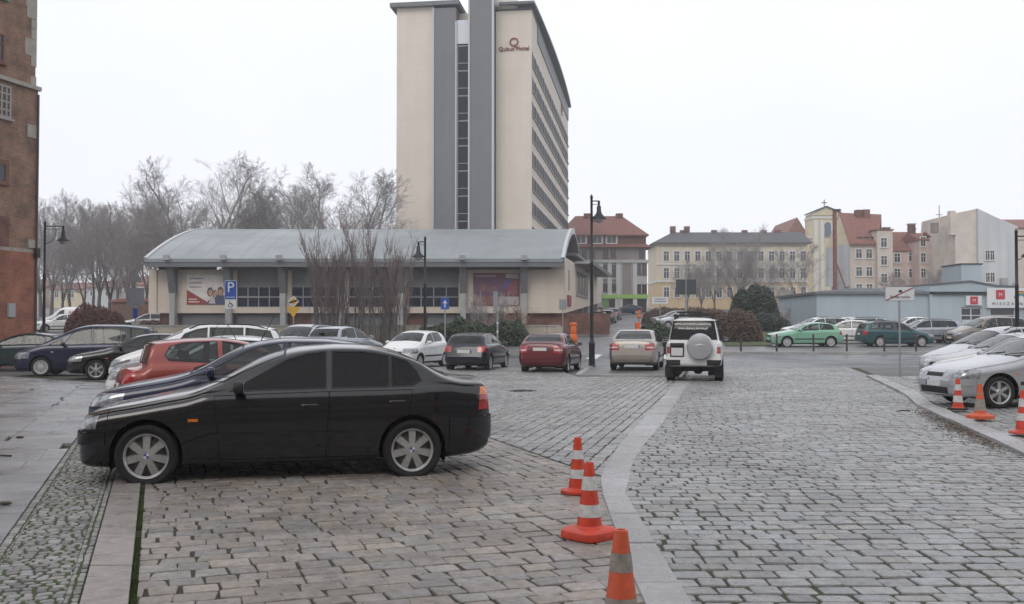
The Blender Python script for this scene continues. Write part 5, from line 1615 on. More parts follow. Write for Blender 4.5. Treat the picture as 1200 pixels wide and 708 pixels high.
# ribbon windows down the long side (facing local +x)
ribg = pmat('ribbon_glass', (.035, .038, .045), .5, spec=.15)
wm = MB().box(-.25, .02, 0, 2.95, 0, 1.62).mesh('window')
mm_ = MB().box(.0, .10, -.10, .10, 0, 1.62).mesh('mullion')
for rw_ in range(11):
    zr = hz(57) - rw_ * 2.98 - 1.7
    part('ribbon_sill', pmat('sill_beige', (.38, .34, .29), .8), ht, (0.002, .16, .5, 53.9, zr - .14, zr - .004))
    for k in range(17):
        o = obj('window', wm, ht, ribg, (.0, .7 + 3.12 * k, zr))
        obj('mullion', mm_, o, m_greymetal, (0, -.08, 0))
part('attic_wall', m_greymetal, ht, (hx(581) + .3, .05, .4, 53, zt + .003, zt + .5))
part('attic_band', m_greymetal, ht, (.002, .12, 6, 53.5, hz(30), zt - .05))
mb = MB()
nn = 20
for i in range(nn):                                   # roof edge bowed outwards along the side
    a, b = i / nn, (i + 1) / nn
    bow = lambda t: .45 + .5 * math.sin(math.pi * min(1, t)) ** .8
    mb.add([(hx(586), -1.0 + 56 * a, zt + .5), (bow(a), -1.0 + 56 * a, zt + .5), (bow(b), -1.0 + 56 * b, zt + .5), (hx(586), -1.0 + 56 * b, zt + .5),
            (hx(586), -1.0 + 56 * a, zt + .8), (bow(a), -1.0 + 56 * a, zt + .8), (bow(b), -1.0 + 56 * b, zt + .8), (hx(586), -1.0 + 56 * b, zt + .8)],
           [(3, 2, 1, 0), (4, 5, 6, 7), (1, 2, 6, 5)] + ([(0, 1, 5, 4)] if i == 0 else []) + ([(2, 3, 7, 6)] if i == nn - 1 else []))
mb.build('roof_edge', pmat('roof_edge_grey', (.10, .105, .115), .5), ht)
MB().rbox((hx(592), .8, zt + .9), (3.6, 3, 1.2), 3).build('roof_housing', m_wframe, ht, True)
m_hred = pmat('hotel_letter_red', (.20, .02, .03), .5)
lettering('Q', 1.5, m_hred, ht, (hx(602.5), -.08, hz(47)), extrude=.05, bold=.01)
lettering('Qubus Hotel', .70, m_hred, ht, (hx(602.5), -.08, hz(54.5)), extrude=.05, bold=.006)
lettering('Q', 2.6, m_hred, ht, (.12, 40, hz(38)), rot=(R(90), 0, R(90)), extrude=.05)
# --- row of town houses behind the viewpoint, seen only mirrored in the cars
for i, (x0, w, h, c) in enumerate(((-46, 22, 13.5, (.33, .27, .20)), (-23, 15, 15, (.30, .16, .12)), (-7, 17, 12.5, (.36, .33, .27)), (11, 20, 14.5, (.28, .23, .2)), (32, 20, 13, (.34, .3, .24)))):
    hb = empty('town_house', (x0, -13 - (i % 2) * .6, 0), 0, ('ochre', 'brick red', 'pale stone', 'brown', 'sand')[i] + ' town house closing the square opposite the hall', 'building')
    part('wall', plaster('sq%d' % i, c), hb, (0, w, -9, 0, -.1, h))
    gable_roof(hb, 0, w, -9, 0, h, h + 5, m_tile, 'x', .4)
    for r_w in range(3):
        for k in range(int(w / 2.8)):
            window(hb, 1.6 + 2.8 * k, 0, 1.2 + r_w * 3.7, 1.2, 2.1, R(180), None, (1, 1))
# ------------------------------------------------------------ buildings beyond
def zpx(y, D): return 1.65 + (383 - y) * D / 1150.
# red-roofed building closing the street
D = 168.; g0 = ter(D)
X = lambda px: wp(px, D)
rb = empty('corner_building', (X(655), D, g0), 0, 'grey town building with steep red hipped roof above a green shop front', 'building')
L_ = lambda px: X(px) - X(655)
Z = lambda y: zpx(y, D) - g0
W_r = L_(759)
m_rg = plaster('grey_brown', (.27, .235, .215)); m_pale = plaster('pale_grey', (.46, .46, .45)); m_tileb = pmat('brown_tile_hanging', (.15, .07, .055), .85, var=.2, vscale=2, bump=.4, bscale=10)
part('upper_wall', m_rg, rb, (0, W_r - .3, 0, 14, Z(306), Z(290)))
part('lower_wall', m_pale, rb, (0, W_r - .1, -.2, 14, Z(346), Z(308)))
part('cornice', m_pale, rb, (-.2, W_r + .2, -.6, 14.2, Z(308), Z(304.6)))
part('attic_wall', m_tileb, rb, (.3, W_r - .2, .3, 13.8, Z(290), Z(274)))
sk = MB().add([(-.6, -.9, Z(290)), (W_r + .6, -.9, Z(290)), (W_r - .2, .25, Z(285.5)), (.2, .25, Z(285.5)), (W_r + .6, 14.5, Z(290)), (W_r - .2, 13.5, Z(285.5))], [(0, 1, 2, 3), (1, 4, 5, 2)]).build('roof_skirt', m_tile, rb)
gable_roof(rb, .3, W_r - .4, .2, 14, Z(275), Z(247.5), m_tile, 'x', .6, hip0=3.6, hip1=3.8)
for px in (681, 700, 717): window(rb, L_(px), .28, Z(285.2), 1.7, 1.5, 0, None, (1, 0), sur=.18, depth=.25)
for px in (676, 685, 694, 710, 719, 752): window(rb, L_(px), 0, Z(303), .9, 1.7, 0, m_wframe_b, (1, 1))
part('brick_panel', m_rg, rb, (L_(729.5), L_(740), -.26, -.201, Z(345), Z(309.5)))
for px in (709, 719):
    for y_ in (324, 342): window(rb, L_(px), -.2, Z(y_), 1.1, 2.0, 0, m_wframe_b, (1, 1))
    part('brick_panel', m_rg, rb, (L_(px) - .65, L_(px) + .65, -.24, -.201, Z(332.4), Z(327)))
for px in (704, 714.3, 724.4, 744): part('pilaster', pmat('pilaster_white', (.55, .55, .54), .8), rb, (L_(px) - .35, L_(px) + .35, -.42, -.205, Z(345.5), Z(308.2)))
for px in (748.5, 755):
    window(rb, L_(px), -.2, Z(322), .8, 1.9, 0, m_wframe_b, (1, 1)); window(rb, L_(px), -.2, Z(344), .8, 1.6, 0, m_wframe_b, (1, 1), arch=True)
part('shop_base', m_pale, rb, (0, W_r, 0, 14, -2, Z(346) - .003))
part('shop_fascia', pmat('shop_green', (.30, .52, .10), .5), rb, (L_(705), W_r, -.55, -.21, Z(350), Z(345.5)))
part('shop_front', pmat('shop_green_dark', (.12, .28, .07), .6), rb, (L_(706), L_(713), -.3, -.003, -.5, Z(350.3)))
for a, b in ((714, 722), (730, 742), (746, 757)): part('shop_window', m_wglass, rb, (L_(a), L_(b), -.25, -.004, 0, Z(350.3)))
for px in (723, 727, 744): part('shop_pillar', m_wframe, rb, (L_(px) - .35, L_(px) + .35, -.4, -.005, -.5, Z(350.2)))
for px in (692, 731): part('chimney', m_redbrick, rb, (L_(px) - .6, L_(px) + .6, 6, 7.5, Z(262), Z(245)))
part('gable_chimney', m_redbrick, rb, (L_(671) - .5, L_(671) + .5, 5, 6, Z(275), Z(258)))

# long yellow school-like building
D = 200.; g0 = ter(D)
X = lambda px: wp(px, D)
L_ = lambda px: wp(px, D) - wp(770, D)
Z = lambda y: zpx(y, D) - g0
yb = empty('yellow_building', (wp(770, D), D, g0), 0, 'long three-storey cream and yellow building with dark slate roof and rows of windows', 'building')
WY = L_(946)
part('upper_wall', plaster('cream', (.60, .53, .40)), yb, (0, WY, 0, 13, Z(329), Z(286)))
part('ground_wall', plaster('ochre', (.55, .41, .24)), yb, (-.05, WY, -.15, 13, -3, Z(331)))
part('string_course', m_wframe, yb, (-.15, WY, -.35, 13, Z(331), Z(328.6)))
part('string_course', m_wframe, yb, (-.1, WY, -.2, .0, Z(310.5), Z(308.6)))
part('eaves', m_stone, yb, (-.5, WY, -.6, 13.5, Z(287), Z(284.6)))
gable_roof(yb, 0, WY, 0, 13, Z(284.4), Z(268.5), m_slate, 'x', .9, hip0=5.2, hip1=0)
for k in range(14):
    px = 781 + 12.35 * k
    if px > 942: break
    window(yb, L_(px), 0, Z(306.2), 1.15, 2.1, 0, None, (1, 1), sur=.22)
    window(yb, L_(px), 0, Z(326.5), 1.15, 2.2, 0, None, (1, 1), arch=True, sur=.22)
    window(yb, L_(px), -.15, Z(349), 1.15, 2.2, 0, None, (1, 1), sur=.18)
for px in (795, 807, 812, 845, 882, 905, 922): part('chimney', m_redbrick, yb, (L_(px) - .55, L_(px) + .55, 6, 7.1, Z(273), Z(266) + (.8 if px in (795, 812) else 0)))
part('portal', m_stone, yb, (L_(912), L_(926), -1.2, -.155, -1, Z(340)))

# church front
D = 232.; g0 = ter(D)
L_ = lambda px: wp(px, D) - wp(953, D)
Z = lambda y: zpx(y, D) - g0
ch = empty('church', (wp(953, D), D, g0), 0, 'cream church front with arched window, low pediment and cross', 'church')
m_ch = plaster('church', (.58, .50, .34)); WC = L_(984)
part('front_wall', m_ch, ch, (0, WC, 0, 6, -3, Z(256)))
MB().prism([(-.3, Z(252.5)), (WC + .3, Z(252.5)), (WC + .1, Z(250)), (WC / 2, Z(243)), (-.1, Z(250))], -.4, 5, 'y').build('pediment', m_ch, ch)
for sx_ in (-1, 1):
    xa_, xb_ = WC / 2, WC / 2 + sx_ * (WC / 2 + .4)
    MB().prism([(xa_, Z(243) + .05), (xb_, Z(250.2) + .05), (xb_, Z(250.2) + .40), (xa_, Z(243) + .40)], -.7, 5, 'y').build('raking_cornice', m_slate, ch)
part('frieze', m_wframe, ch, (-.2, WC + .2, -.25, 6, Z(256) + .003, Z(253)))
part('side_aisle', m_ch, ch, (L_(930), -.003, .6, 8, -3, Z(279)))
part('aisle_cornice', m_wframe, ch, (L_(930), -.004, .3, 8, Z(279) + .003, Z(277)))
part('pilaster', m_wframe, ch, (.3, 1.2, -.25, -.003, -3, Z(258)))
part('pilaster', m_wframe, ch, (L_(962), L_(962) + .8, -.25, -.003, -3, Z(258)))
gable_roof(ch, L_(930), 1, 6.5, 26, Z(276), Z(251), m_tile, 'y', .3)
aw = MB().prism([(L_(970.5) + 1.05 * math.cos(R(a)), Z(264) + 1.05 * math.sin(R(a))) for a in range(0, 181, 20)] + [(L_(970.5) - 1.05, Z(278)), (L_(970.5) + 1.05, Z(278))], -.2, -.004, 'y').build('window_surround', m_wframe, ch)
MB().prism([(L_(970.5) + .8 * math.cos(R(a)), Z(264) + .8 * math.sin(R(a))) for a in range(0, 181, 20)] + [(L_(970.5) - .8, Z(277.5)), (L_(970.5) + .8, Z(277.5))], -.26, -.205, 'y').build('window', pmat('church_glass', (.10, .12, .16), .3), ch)
part('cross', m_dark, ch, (WC / 2 - .08, WC / 2 + .08, .9, 1.1, Z(243.5), Z(233)), (WC / 2 - .65, WC / 2 + .65, .92, 1.08, Z(237.2), Z(236.2)))

# the back sides of old houses on the right; each from its own plan
def house(name, label, px0, px1, D, y_eave, wall, roof, y_ridge, depth=9., axis='x', wins=(), gable=None, hip0=0., chim=(), over=.3, win_w=1.0, win_h=1.5, roofcol=None, base=-3):
    g0 = ter(D)
    o = empty(name, (wp(px0, D), D, g0), 0, label, 'house')
    w = wp(px1, D) - wp(px0, D)
    Zh = lambda y: zpx(y, D) - g0
    part('wall', wall, o, (0, w, 0, depth, base, Zh(y_eave)))
    if roof:
        gable_roof(o, 0, w, 0, depth, Zh(y_eave) + .22, Zh(y_ridge), roof, axis, over, hip0=hip0)
        if axis == 'x':
            for xx in (0, w):
                MB().prism([(0, Zh(y_eave)), (depth, Zh(y_eave)), (depth / 2, Zh(y_ridge) - .3)], xx - (.0 if xx == 0 else .25), xx + (.25 if xx == 0 else 0.), 'x').build('gable', gable or wall, o)
        else:
            MB().prism([(0, Zh(y_eave)), (w, Zh(y_eave)), (w / 2, Zh(y_ridge) - .3)], .0, .25, 'y').build('gable', gable or wall, o)
    for (px, y) in wins:
        window(o, wp(px, D) - wp(px0, D), 0, Zh(y), win_w, win_h, 0, None, (1, 1), sur=.1)
    for (px, y0, y1, dd) in chim:
        c = part('chimney', m_redbrick, o, (wp(px, D) - wp(px0, D) - .45, wp(px, D) - wp(px0, D) + .45, dd, dd + .9, Zh(y0), Zh(y1)))
        part('chimney_cap', m_concrete, c, (wp(px, D) - wp(px0, D) - .55, wp(px, D) - wp(px0, D) + .55, dd - .1, dd + 1., Zh(y1) + .003, Zh(y1) + .18))
    return o, Zh
p_beige = plaster('sand', (.55, .47, .40), .14); p_pink = plaster('rose', (.55, .42, .37), .16); p_cream = plaster('ivory', (.60, .53, .47), .14); p_white = panel_mat('weathered_white', (.56, .57, .58), 40, 40, .9, .2); p_yel = plaster('faded_yellow', (.58, .50, .35), .12)
o, Zh = house('back_house', 'sand house with tall red roof and a yellow gable patched in white', 997, 1029, 150, 284, p_beige, None, 251, wins=[(1007, 303), (1019, 303), (1007, 324), (1019, 324), (1007, 344), (1019, 344)])
# its gable end turned to the left, yellow above white
D = 150.
q = lambda px, y, dy=0.: (wp(px, D + dy) - wp(997, D), dy, zpx(y, D + dy) - ter(D))
gv = [q(997, 336), q(997, 284), q(985, 250, 6), q(968, 290, 9.5), q(968, 336, 9.5)]
mb = MB().add([(a, b, c) for a, b, c in gv] + [(a + .6, b + .2, c) for a, b, c in gv], [(0, 1, 2, 3, 4), (9, 8, 7, 6, 5), (0, 5, 6, 1), (1, 6, 7, 2), (2, 7, 8, 3)])
mb.build('gable', p_yel, o)
gw = [q(996.8, 336), q(996.8, 285), q(969, 291, 9.2), q(969, 336, 9.2)]
MB().add([(a - .06, b - .06, c) for a, b, c in gw] + [(a + .05, b, c) for a, b, c in gw], [(0, 1, 2, 3), (0, 4, 5, 1), (1, 5, 6, 2)]).build('white_patch', p_white, o)
rv = [q(996, 285, -.5), q(1030, 285, -.5), q(1034, 251, 6), q(984.5, 249, 6)]
rb2 = [q(968, 291, 9.8), q(1034, 280, 12)]
MB().add([*rv, *[(a, b, c - .25) for a, b, c in rv]], [(0, 1, 2, 3), (7, 6, 5, 4), (0, 4, 5, 1), (3, 7, 4, 0), (1, 5, 6, 2)]).build('roof', m_tile, o)
MB().add([rv[3], rv[2], rb2[1], rb2[0]], [(0, 1, 2, 3)]).build('rear_slope', m_tile, o)
for px, y1 in ((1008, 245.5), (1017, 245), ): part('chimney', m_redbrick, o, (wp(px, 155) - wp(997, 150) - .5, wp(px, 155) - wp(997, 150) + .5, 5, 6, zpx(256, 155) - ter(150), zpx(y1, 155) - ter(150)))
for px in (1007, 1015, 1023): part('skylight', m_wglass, o, (wp(px, 151) - wp(997, 150) - .4, wp(px, 151) - wp(997, 150) + .4, .5, 1.0, zpx(279.5, 151) - ter(150), zpx(277.5, 151) - ter(150)))
house('stair_house', 'narrow rose stair block with three windows in a column', 1029, 1047, 149, 270, p_cream, m_tile, 267.5, 6, 'x', [(1036.5, 290), (1036.5, 311), (1036.5, 332)], over=.15)
house('back_house', 'rose house with red roof between the stair block and the downpipe', 1047, 1078, 150, 295, p_pink, m_tile, 268, 10, 'x', [(1052, 308), (1069, 307), (1052, 326), (1069, 326)], chim=[(1057, 274, 263, 5.5)], over=.25)
house('back_house', 'pink house with small square windows beside the bare shrub', 1078, 1101, 147, 282, p_pink, m_tile, 270, 8, 'x', [(1082.5, 289), (1082.5, 308), (1082.5, 326)], chim=[(1082, 276, 260, 3.6), (1090, 280, 264, 6)], over=.15, win_w=.8)
house('back_house', 'cream house with low red roof, two skylights and three windows', 1112, 1150, 143, 291, p_cream, m_tile, 268, 10, 'x', [(1121, 306), (1131.5, 306), (1141.5, 306), (1121, 328)], over=.25, win_w=.75, win_h=1.0, hip0=-1.2)
# tall weathered white house: main gable plus a lower cream part
o, Zh = house('white_house', 'tall weathered white house with stained gable wall and paired windows', 1147, 1194, 138, 268, p_white, None, 244, 12, wins=[(1158, 305), (1163.5, 305), (1158, 331), (1163.5, 331)], win_w=.62, win_h=1.4)
D = 138.
w_ = wp(1194, D) - wp(1147, D)
MB().prism([(0, Zh(268) + .003), (w_, Zh(268) + .003), (w_, Zh(265)), (wp(1168, D) - wp(1147, D), Zh(254)), (0, Zh(244))], 0, 12, 'y').build('gable', p_white, o)
part('wall', p_cream, o, (wp(1122, D) - wp(1147, D), -.003, .4, 12, -3, Zh(262)))
MB().prism([(wp(1122, D) - wp(1147, D), Zh(262) + .003), (-.003, Zh(262) + .003), (-.003, Zh(244.3)), (wp(1123, D) - wp(1147, D), Zh(249))], .4, 12, 'y').build('gable', p_cream, o)
part('chimney', p_cream, o, (wp(1119, D) - wp(1147, D) - .38, wp(1119, D) - wp(1147, D) + .38, .2, 1.2, Zh(275), Zh(246.5)))
part('chimney', m_rg, o, (wp(1109, D) - wp(1147, D) - .4, wp(1109, D) - wp(1147, D) + .4, 3, 4, Zh(270), Zh(258)))
part('air_unit', m_concrete, o, (wp(1172, D) - wp(1147, D), wp(1180, D) - wp(1147, D), -.5, -.003, Zh(334), Zh(326)))
o, _ = house('far_house', 'far house with long red roof showing behind the white house', 1166, 1230, 175, 268, p_beige, m_tile, 252, 14, 'x')
mst = empty('aerial_mast', (wp(1102, 152), 152, zpx(285, 152)), 0, 'thin lattice aerial mast standing on a rooftop', 'aerial')
MB().tube((0, 0, -3), (0, 0, zpx(240, 152) - zpx(285, 152)), .09, .05, 6).box(-.5, .5, -.04, .04, 4.4, 4.48).box(-.35, .35, -.04, .04, 3.6, 3.66).build('mast', m_dark, mst)
fl_ = empty('flue_pipe', (wp(979, 128), 128, ter(128)), 0, 'tall rusty red flue pipe braced in front of the yellow gable', 'chimney')
MB().tube((0, 0, -1), (0, 0, zpx(247, 128) - ter(128)), .26, .26, 10).build('pipe', pmat('rust_red', (.20, .075, .06), .7, var=.25, vscale=3), fl_)
MB().tube((.1, 0, zpx(306, 128) - ter(128)), (1.25, 0, zpx(335, 128) - ter(128)), .09, .09, 6).build('brace', pmat('rust_red', (.2, .075, .06)), fl_)
part('pipe_cap', m_dark, fl_, (-.2, .75, -.3, .3, zpx(247, 128) - ter(128), zpx(245, 128) - ter(128)))
part('grey_door', m_concrete, fl_, (wp(986, 128) - wp(979, 128), wp(995, 128) - wp(979, 128), 2, 2.3, -1, zpx(312, 128) - ter(128)))
bc = empty('blue_block', (wp(1127, 112), 112, ter(112)), 0, 'plain pale blue block with dark flat edge behind the shop', 'building')
m_blue = panel_mat('pale_blue', (.40, .47, .51), 60, 60, .85, .10)
part('wall', m_blue, bc, (0, wp(1151, 112) - wp(1127, 112), 0, 5, -1, zpx(310, 112) - ter(112)))
part('roof_edge', m_dark, bc, (-.1, wp(1151, 112) - wp(1127, 112) + .1, -.1, 5.1, zpx(310, 112) - ter(112) + .003, zpx(308.6, 112) - ter(112)))

# --- blue shop
D = 84.; g0 = ter(D)
L_ = lambda px: wp(px, D) - wp(957, D)
Z = lambda y: zpx(y, D) - g0
bs = empty('blue_shop', (wp(957, D), D, g0), 0, 'low pale blue shop building with flat dark roof edge and white sign board', 'building')
part('wall', m_blue, bs, (0, L_(1088), 0, 12, -.8, Z(345)))
part('wall', m_blue, bs, (L_(1088) + .003, L_(1124), -.3, 12, -.8, Z(345)), (L_(1124), L_(1149), -.3, 12, Z(360), Z(345)), (L_(1124), L_(1149), -.3, 12, -.8, Z(389)), (L_(1149), L_(1158), -.3, 12, -.8, Z(345)), (L_(1158), L_(1188), -.3, 12, Z(360), Z(345)), (L_(1188), L_(1260), -.3, 12, -.8, Z(345)))
part('roof_edge', m_fascia, bs, (-.2, L_(1088), -.3, 12.2, Z(345) + .003, Z(342)))
MB().prism([(-.2, Z(342) + .003), (L_(1088), Z(342) + .003), (L_(1078), Z(339.5)), (L_(1002), Z(337.5)), (L_(961), Z(341))], -.1, 12, 'y').build('roof', pmat('roof_felt_grey', (.22, .25, .27), .7, var=.15, vscale=1), bs)
part('roof_edge', m_dark, bs, (L_(1090), L_(1153), -.6, 12, Z(345) + .003, Z(342.2)))
MB().prism([(L_(1088), Z(342)), (L_(1190), Z(342)), (L_(1190), Z(337)), (L_(1165), Z(336)), (L_(1135), Z(330.5)), (L_(1088), Z(334.5))], -.35, 12, 'y').build('parapet', m_blue, bs)
cap = MB()
pts = [(L_(1087.5), Z(334.3)), (L_(1135), Z(330.3)), (L_(1165), Z(335.8)), (L_(1190), Z(336.8))]
for a, b in zip(pts[:-1], pts[1:]): cap.add([(a[0], -.5, a[1]), (b[0], -.5, b[1]), (b[0], 12, b[1]), (a[0], 12, a[1]), (a[0], -.5, a[1] + .12), (b[0], -.5, b[1] + .12), (b[0], 12, b[1] + .12), (a[0], 12, a[1] + .12)], [(0, 1, 5, 4), (4, 5, 6, 7), (1, 2, 6, 5), (3, 0, 4, 7)])
cap.build('parapet_cap', m_fascia, bs)
o = window(bs, L_(1136.5), -.12, Z(388.5), L_(1149) - L_(1124) - .02, Z(360.4) - Z(388.5), 0, m_wframe, (1, 2), depth=.1)
part('display', pmat('display_blue', (.32, .48, .58), .4, col2=(.6, .66, .7), vscale=2.5), o, (-.75, .75, -.06, -.052, .25, 1.0))
o = window(bs, L_(1173), -.12, Z(388.5), L_(1188) - L_(1158) - .02, Z(360.4) - Z(388.5), 0, m_wframe, (0, 2), depth=.1)
part('porch_post', pmat('post_teal', (.05, .30, .32), .5), bs, (L_(1199), L_(1202), -.9, -.7, -.5, Z(345)))
m_sign = pmat('sign_white', (.66, .67, .68), .5); m_sred = pmat('sign_red', (.46, .03, .04), .5)
def shop_sign(name, label, px0, px1, y0, y1, yy):
    s = empty(name, (wp(px0, D), D + yy, g0 + Z(y1)), 0, label, 'sign')
    w = wp(px1, D) - wp(px0, D); h = Z(y0) - Z(y1)
    part('board', m_sign, s, (0, w, 0, .25, 0, h))
    return s, w, h
s1, w, h = shop_sign('sign_board', 'long white sign board with red square, rainbow and spaced black letters', 1153, 1232, 338, 361, -.62)
part('red_square', m_sred, s1, (.75, 1.5, -.03, -.003, h - .95, h - .15))
lettering('M', .42, m_sign, s1, (1.125, -.035, h - .58), name='square_mark')
for k, c in enumerate(((.40, .05, .05), (.55, .35, .05), (.08, .30, .12), (.06, .12, .35))):
    mb = MB(); r0 = .62 - k * .1
    for i in range(12):
        a, b = R(180 * i / 12), R(180 * (i + 1) / 12)
        mb.add([(2.9 + r0 * math.cos(a), -.02, h - .85 + r0 * math.sin(a)), (2.9 + r0 * math.cos(b), -.02, h - .85 + r0 * math.sin(b)), (2.9 + (r0 - .09) * math.cos(b), -.02, h - .85 + (r0 - .09) * math.sin(b)), (2.9 + (r0 - .09) * math.cos(a), -.02, h - .85 + (r0 - .09) * math.sin(a))], [(0, 1, 2, 3)])
    mb.build('rainbow_band', pmat('rainbow_%d' % k, c, .5), s1)
lettering('MIESZALNIA', .36, pmat('sign_ink', (.06, .06, .07), .5), s1, (.4, -.03, .34), align='LEFT', space=1.75)
s2, w, h = shop_sign('sign_board', 'small white sign with red square above the shop window', 1129, 1147, 347, 358, -.56)
part('red_square', m_sred, s2, (w / 2 - .32, w / 2 + .32, -.03, -.003, .08, h - .06))
lettering('M', .36, m_sign, s2, (w / 2, -.035, h / 2), name='square_mark')
# graffiti wall left of the shop, with posts
gw = empty('fence_wall', (wp(908, 92), 92, ter(92)), 0, 'grey panel fence covered in faded graffiti between the dark bush and the shop', 'fence')
m_graf = pmat('graffiti', (.22, .20, .20), .8, col2=(.33, .26, .25), vscale=1.2, detail=8)
for k in range(3):
    a = k * 1.3; part('panel', m_graf, gw, (a + .06, a + 1.24, 0, .1, -.6, zpx(366, 92) - ter(92) + (-.05 if k % 2 else 0)))
    for j in range(7):
        rr2 = random.Random(k * 9 + j)
        x_, z_ = a + rr2.uniform(.25, 1.05), rr2.uniform(.3, 1.4)
        MB().prism([(x_ + rr2.uniform(-.25, .25), z_ + rr2.uniform(-.3, .3)) for _ in range(3)], -.012 - j * .002, -.003, 'y').build('sprayed_mark', pmat('spray_%d' % (j % 4), ((.30, .10, .10), (.12, .12, .14), (.42, .40, .38), (.16, .22, .30))[j % 4], .8), gw)
for k in range(4): part('post', m_concrete, gw, (k * 1.3 - .05, k * 1.3 + .05, -.06, .12, -.6, zpx(363, 92) - ter(92)))
part('rail', m_concrete, gw, (-.2, 4.0, -.1, .2, zpx(363, 92) - ter(92) + .003, zpx(361.5, 92) - ter(92) + .1))
# red brick garage and shed roofs glimpsed beside the hall
gb = empty('brick_garage', (wp(131, 98), 98, ter(98)), 0, 'low red brick garage behind the back-turned signs', 'garage')
part('wall', m_redbrick, gb, (0, wp(181, 98) - wp(131, 98), 0, 6, -.5, zpx(352, 98) - ter(98)))
part('door', m_wframe_b, gb, (.6, 2.8, -.06, -.003, -.5, 1.9))
gable_roof(gb, 0, wp(181, 98) - wp(131, 98), 0, 6, zpx(352, 98) - ter(98), zpx(349, 98) - ter(98), m_tile, 'x', .2)
# pale houses glimpsed through the bare trees on the left
for i, (p0, p1, D, ye, yr, c, lb) in enumerate(((58, 96, 215, 340, 330, p_yel, 'pale yellow house glimpsed through the bare trees'), (100, 128, 205, 338, 328, p_white, 'whitish house glimpsed through the bare trees'), (10, 52, 220, 338, 326, p_beige, 'sand coloured house glimpsed behind the street lamp'), (132, 175, 210, 335, 322, p_cream, 'cream house glimpsed above the brick garage'))):
    house('far_house', lb, p0, p1, D, ye, c, m_tile, yr, 10, 'x', [(p0 + 8 + 9 * k, ye + 9) for k in range(3)], win_w=1.0, win_h=1.5)
# ------------------------------------------------------------ trees, hedges, shrubs
m_bark = pmat('bark', (.13, .118, .11), .95, var=.25, vscale=6, bump=.6, bscale=20)
m_twig = pmat('twig', (.30, .28, .275), .95, var=.2, vscale=4)
m_twig_red = pmat('twig_reddish', (.21, .165, .155), .95, var=.25, vscale=4)
m_leaf = pmat('evergreen_leaf', (.018, .034, .016), .6, col2=(.045, .07, .030), vscale=1.5)
m_leaf_dk = pmat('yew_leaf', (.010, .020, .012), .6, col2=(.026, .042, .022), vscale=1.2)
m_hedge_br = pmat('brown_hedge', (.075, .048, .036), .9, col2=(.13, .085, .06), vscale=2)

class Wood:
    def __init__(s): s.v = []; s.f = []
    def seg(s, a, b, r0, r1, n):
        d = (b - a); l = d.length
        if l < 1e-6: return
        d /= l; u = d.orthogonal().normalized(); w = d.cross(u); k = len(s.v)
        for c, r in ((a, r0), (b, r1)):
            for i in range(n):
                t = 6.28318 * i / n; s.v.append(tuple(c + u * (r * math.cos(t)) + w * (r * math.sin(t))))
        for i in range(n): s.f.append((k + i, k + (i + 1) % n, k + n + (i + 1) % n, k + n + i))
    def mesh(s, name):
        me = bpy.data.meshes.new(name); me.from_pydata(s.v, [], s.f)
        me.polygons.foreach_set('use_smooth', [True] * len(me.polygons)); me.update(); return me

def bare_tree(seed, H, r0, leaders=1, wide=.40, first=.22):
    """bare winter tree with limbs, branches and fine twigs: trunk mesh and crown mesh, about H tall"""
    r = random.Random(seed)
    tr, cr = Wood(), Wood()
    NSEG = (12, 8, 6, 4, 2)
    def turn(d, a):
        ax = d.orthogonal().normalized(); ax.rotate(Matrix.Rotation(r.random() * 6.283, 3, d))
        nd = d.copy(); nd.rotate(Matrix.Rotation(a, 3, ax)); return nd
    def grow(p, d, l, rad, lev, t0=0.):
        n = NSEG[lev]
        for i in range(n):
            t = t0 + (1 - t0) * i / n
            d = (d + Vector((r.gauss(0, .09), r.gauss(0, .09), r.gauss(0, .05) + (.05, .07, .05, .04, .02)[lev]))).normalized()
            e = p + d * (l / n)
            ra, rb_ = rad * (1 - .82 * i / n), rad * (1 - .82 * (i + 1) / n)
            (tr if lev == 0 and t < .45 else cr).seg(p, e, max(ra, .0085), max(rb_, .006), (8, 5, 4, 3, 3)[lev])
            if lev < 4 and (lev > 0 or t > first):
                k = (r.choice((1, 1, 2)), 1 if i else 0, 1 if i else 0, r.choice((1, 2)))[lev]
                for _ in range(k):
                    f = i / n
                    if lev == 0:
                        cl = H * wide * (1 - .72 * max(0, t - .3) / .7) * r.uniform(.7, 1.15); an = r.gauss(.85 - .35 * t, .12); cr_ = ra * r.uniform(.35, .55)
                    else:
                        cl = l * r.uniform(.40, .66) * (1.1 - .5 * f); an = r.gauss(.68, .17); cr_ = ra * r.uniform(.42, .58)
                    grow(p.lerp(e, r.random()), turn(d, an), cl, cr_, lev + 1)
            p = e
    if leaders == 1: grow(Vector((0, 0, -.3)), Vector((0, 0, 1)), H * .93, r0, 0)
    else:
        f = Vector((0, 0, -.3)); top_ = Vector((r.gauss(0, .2), r.gauss(0, .2), H * first))
        tr.seg(f, top_, r0, r0 * .8, 8)
        for k in range(leaders):
            a = 6.283 * k / leaders + r.random()
            grow(top_, Vector((math.cos(a) * .42, math.sin(a) * .42, 1)).normalized(), H * (.80 - first * .6) * r.uniform(.85, 1.05), r0 * .62, 0, first)
    return tr.mesh('trunk'), cr.mesh('crown')

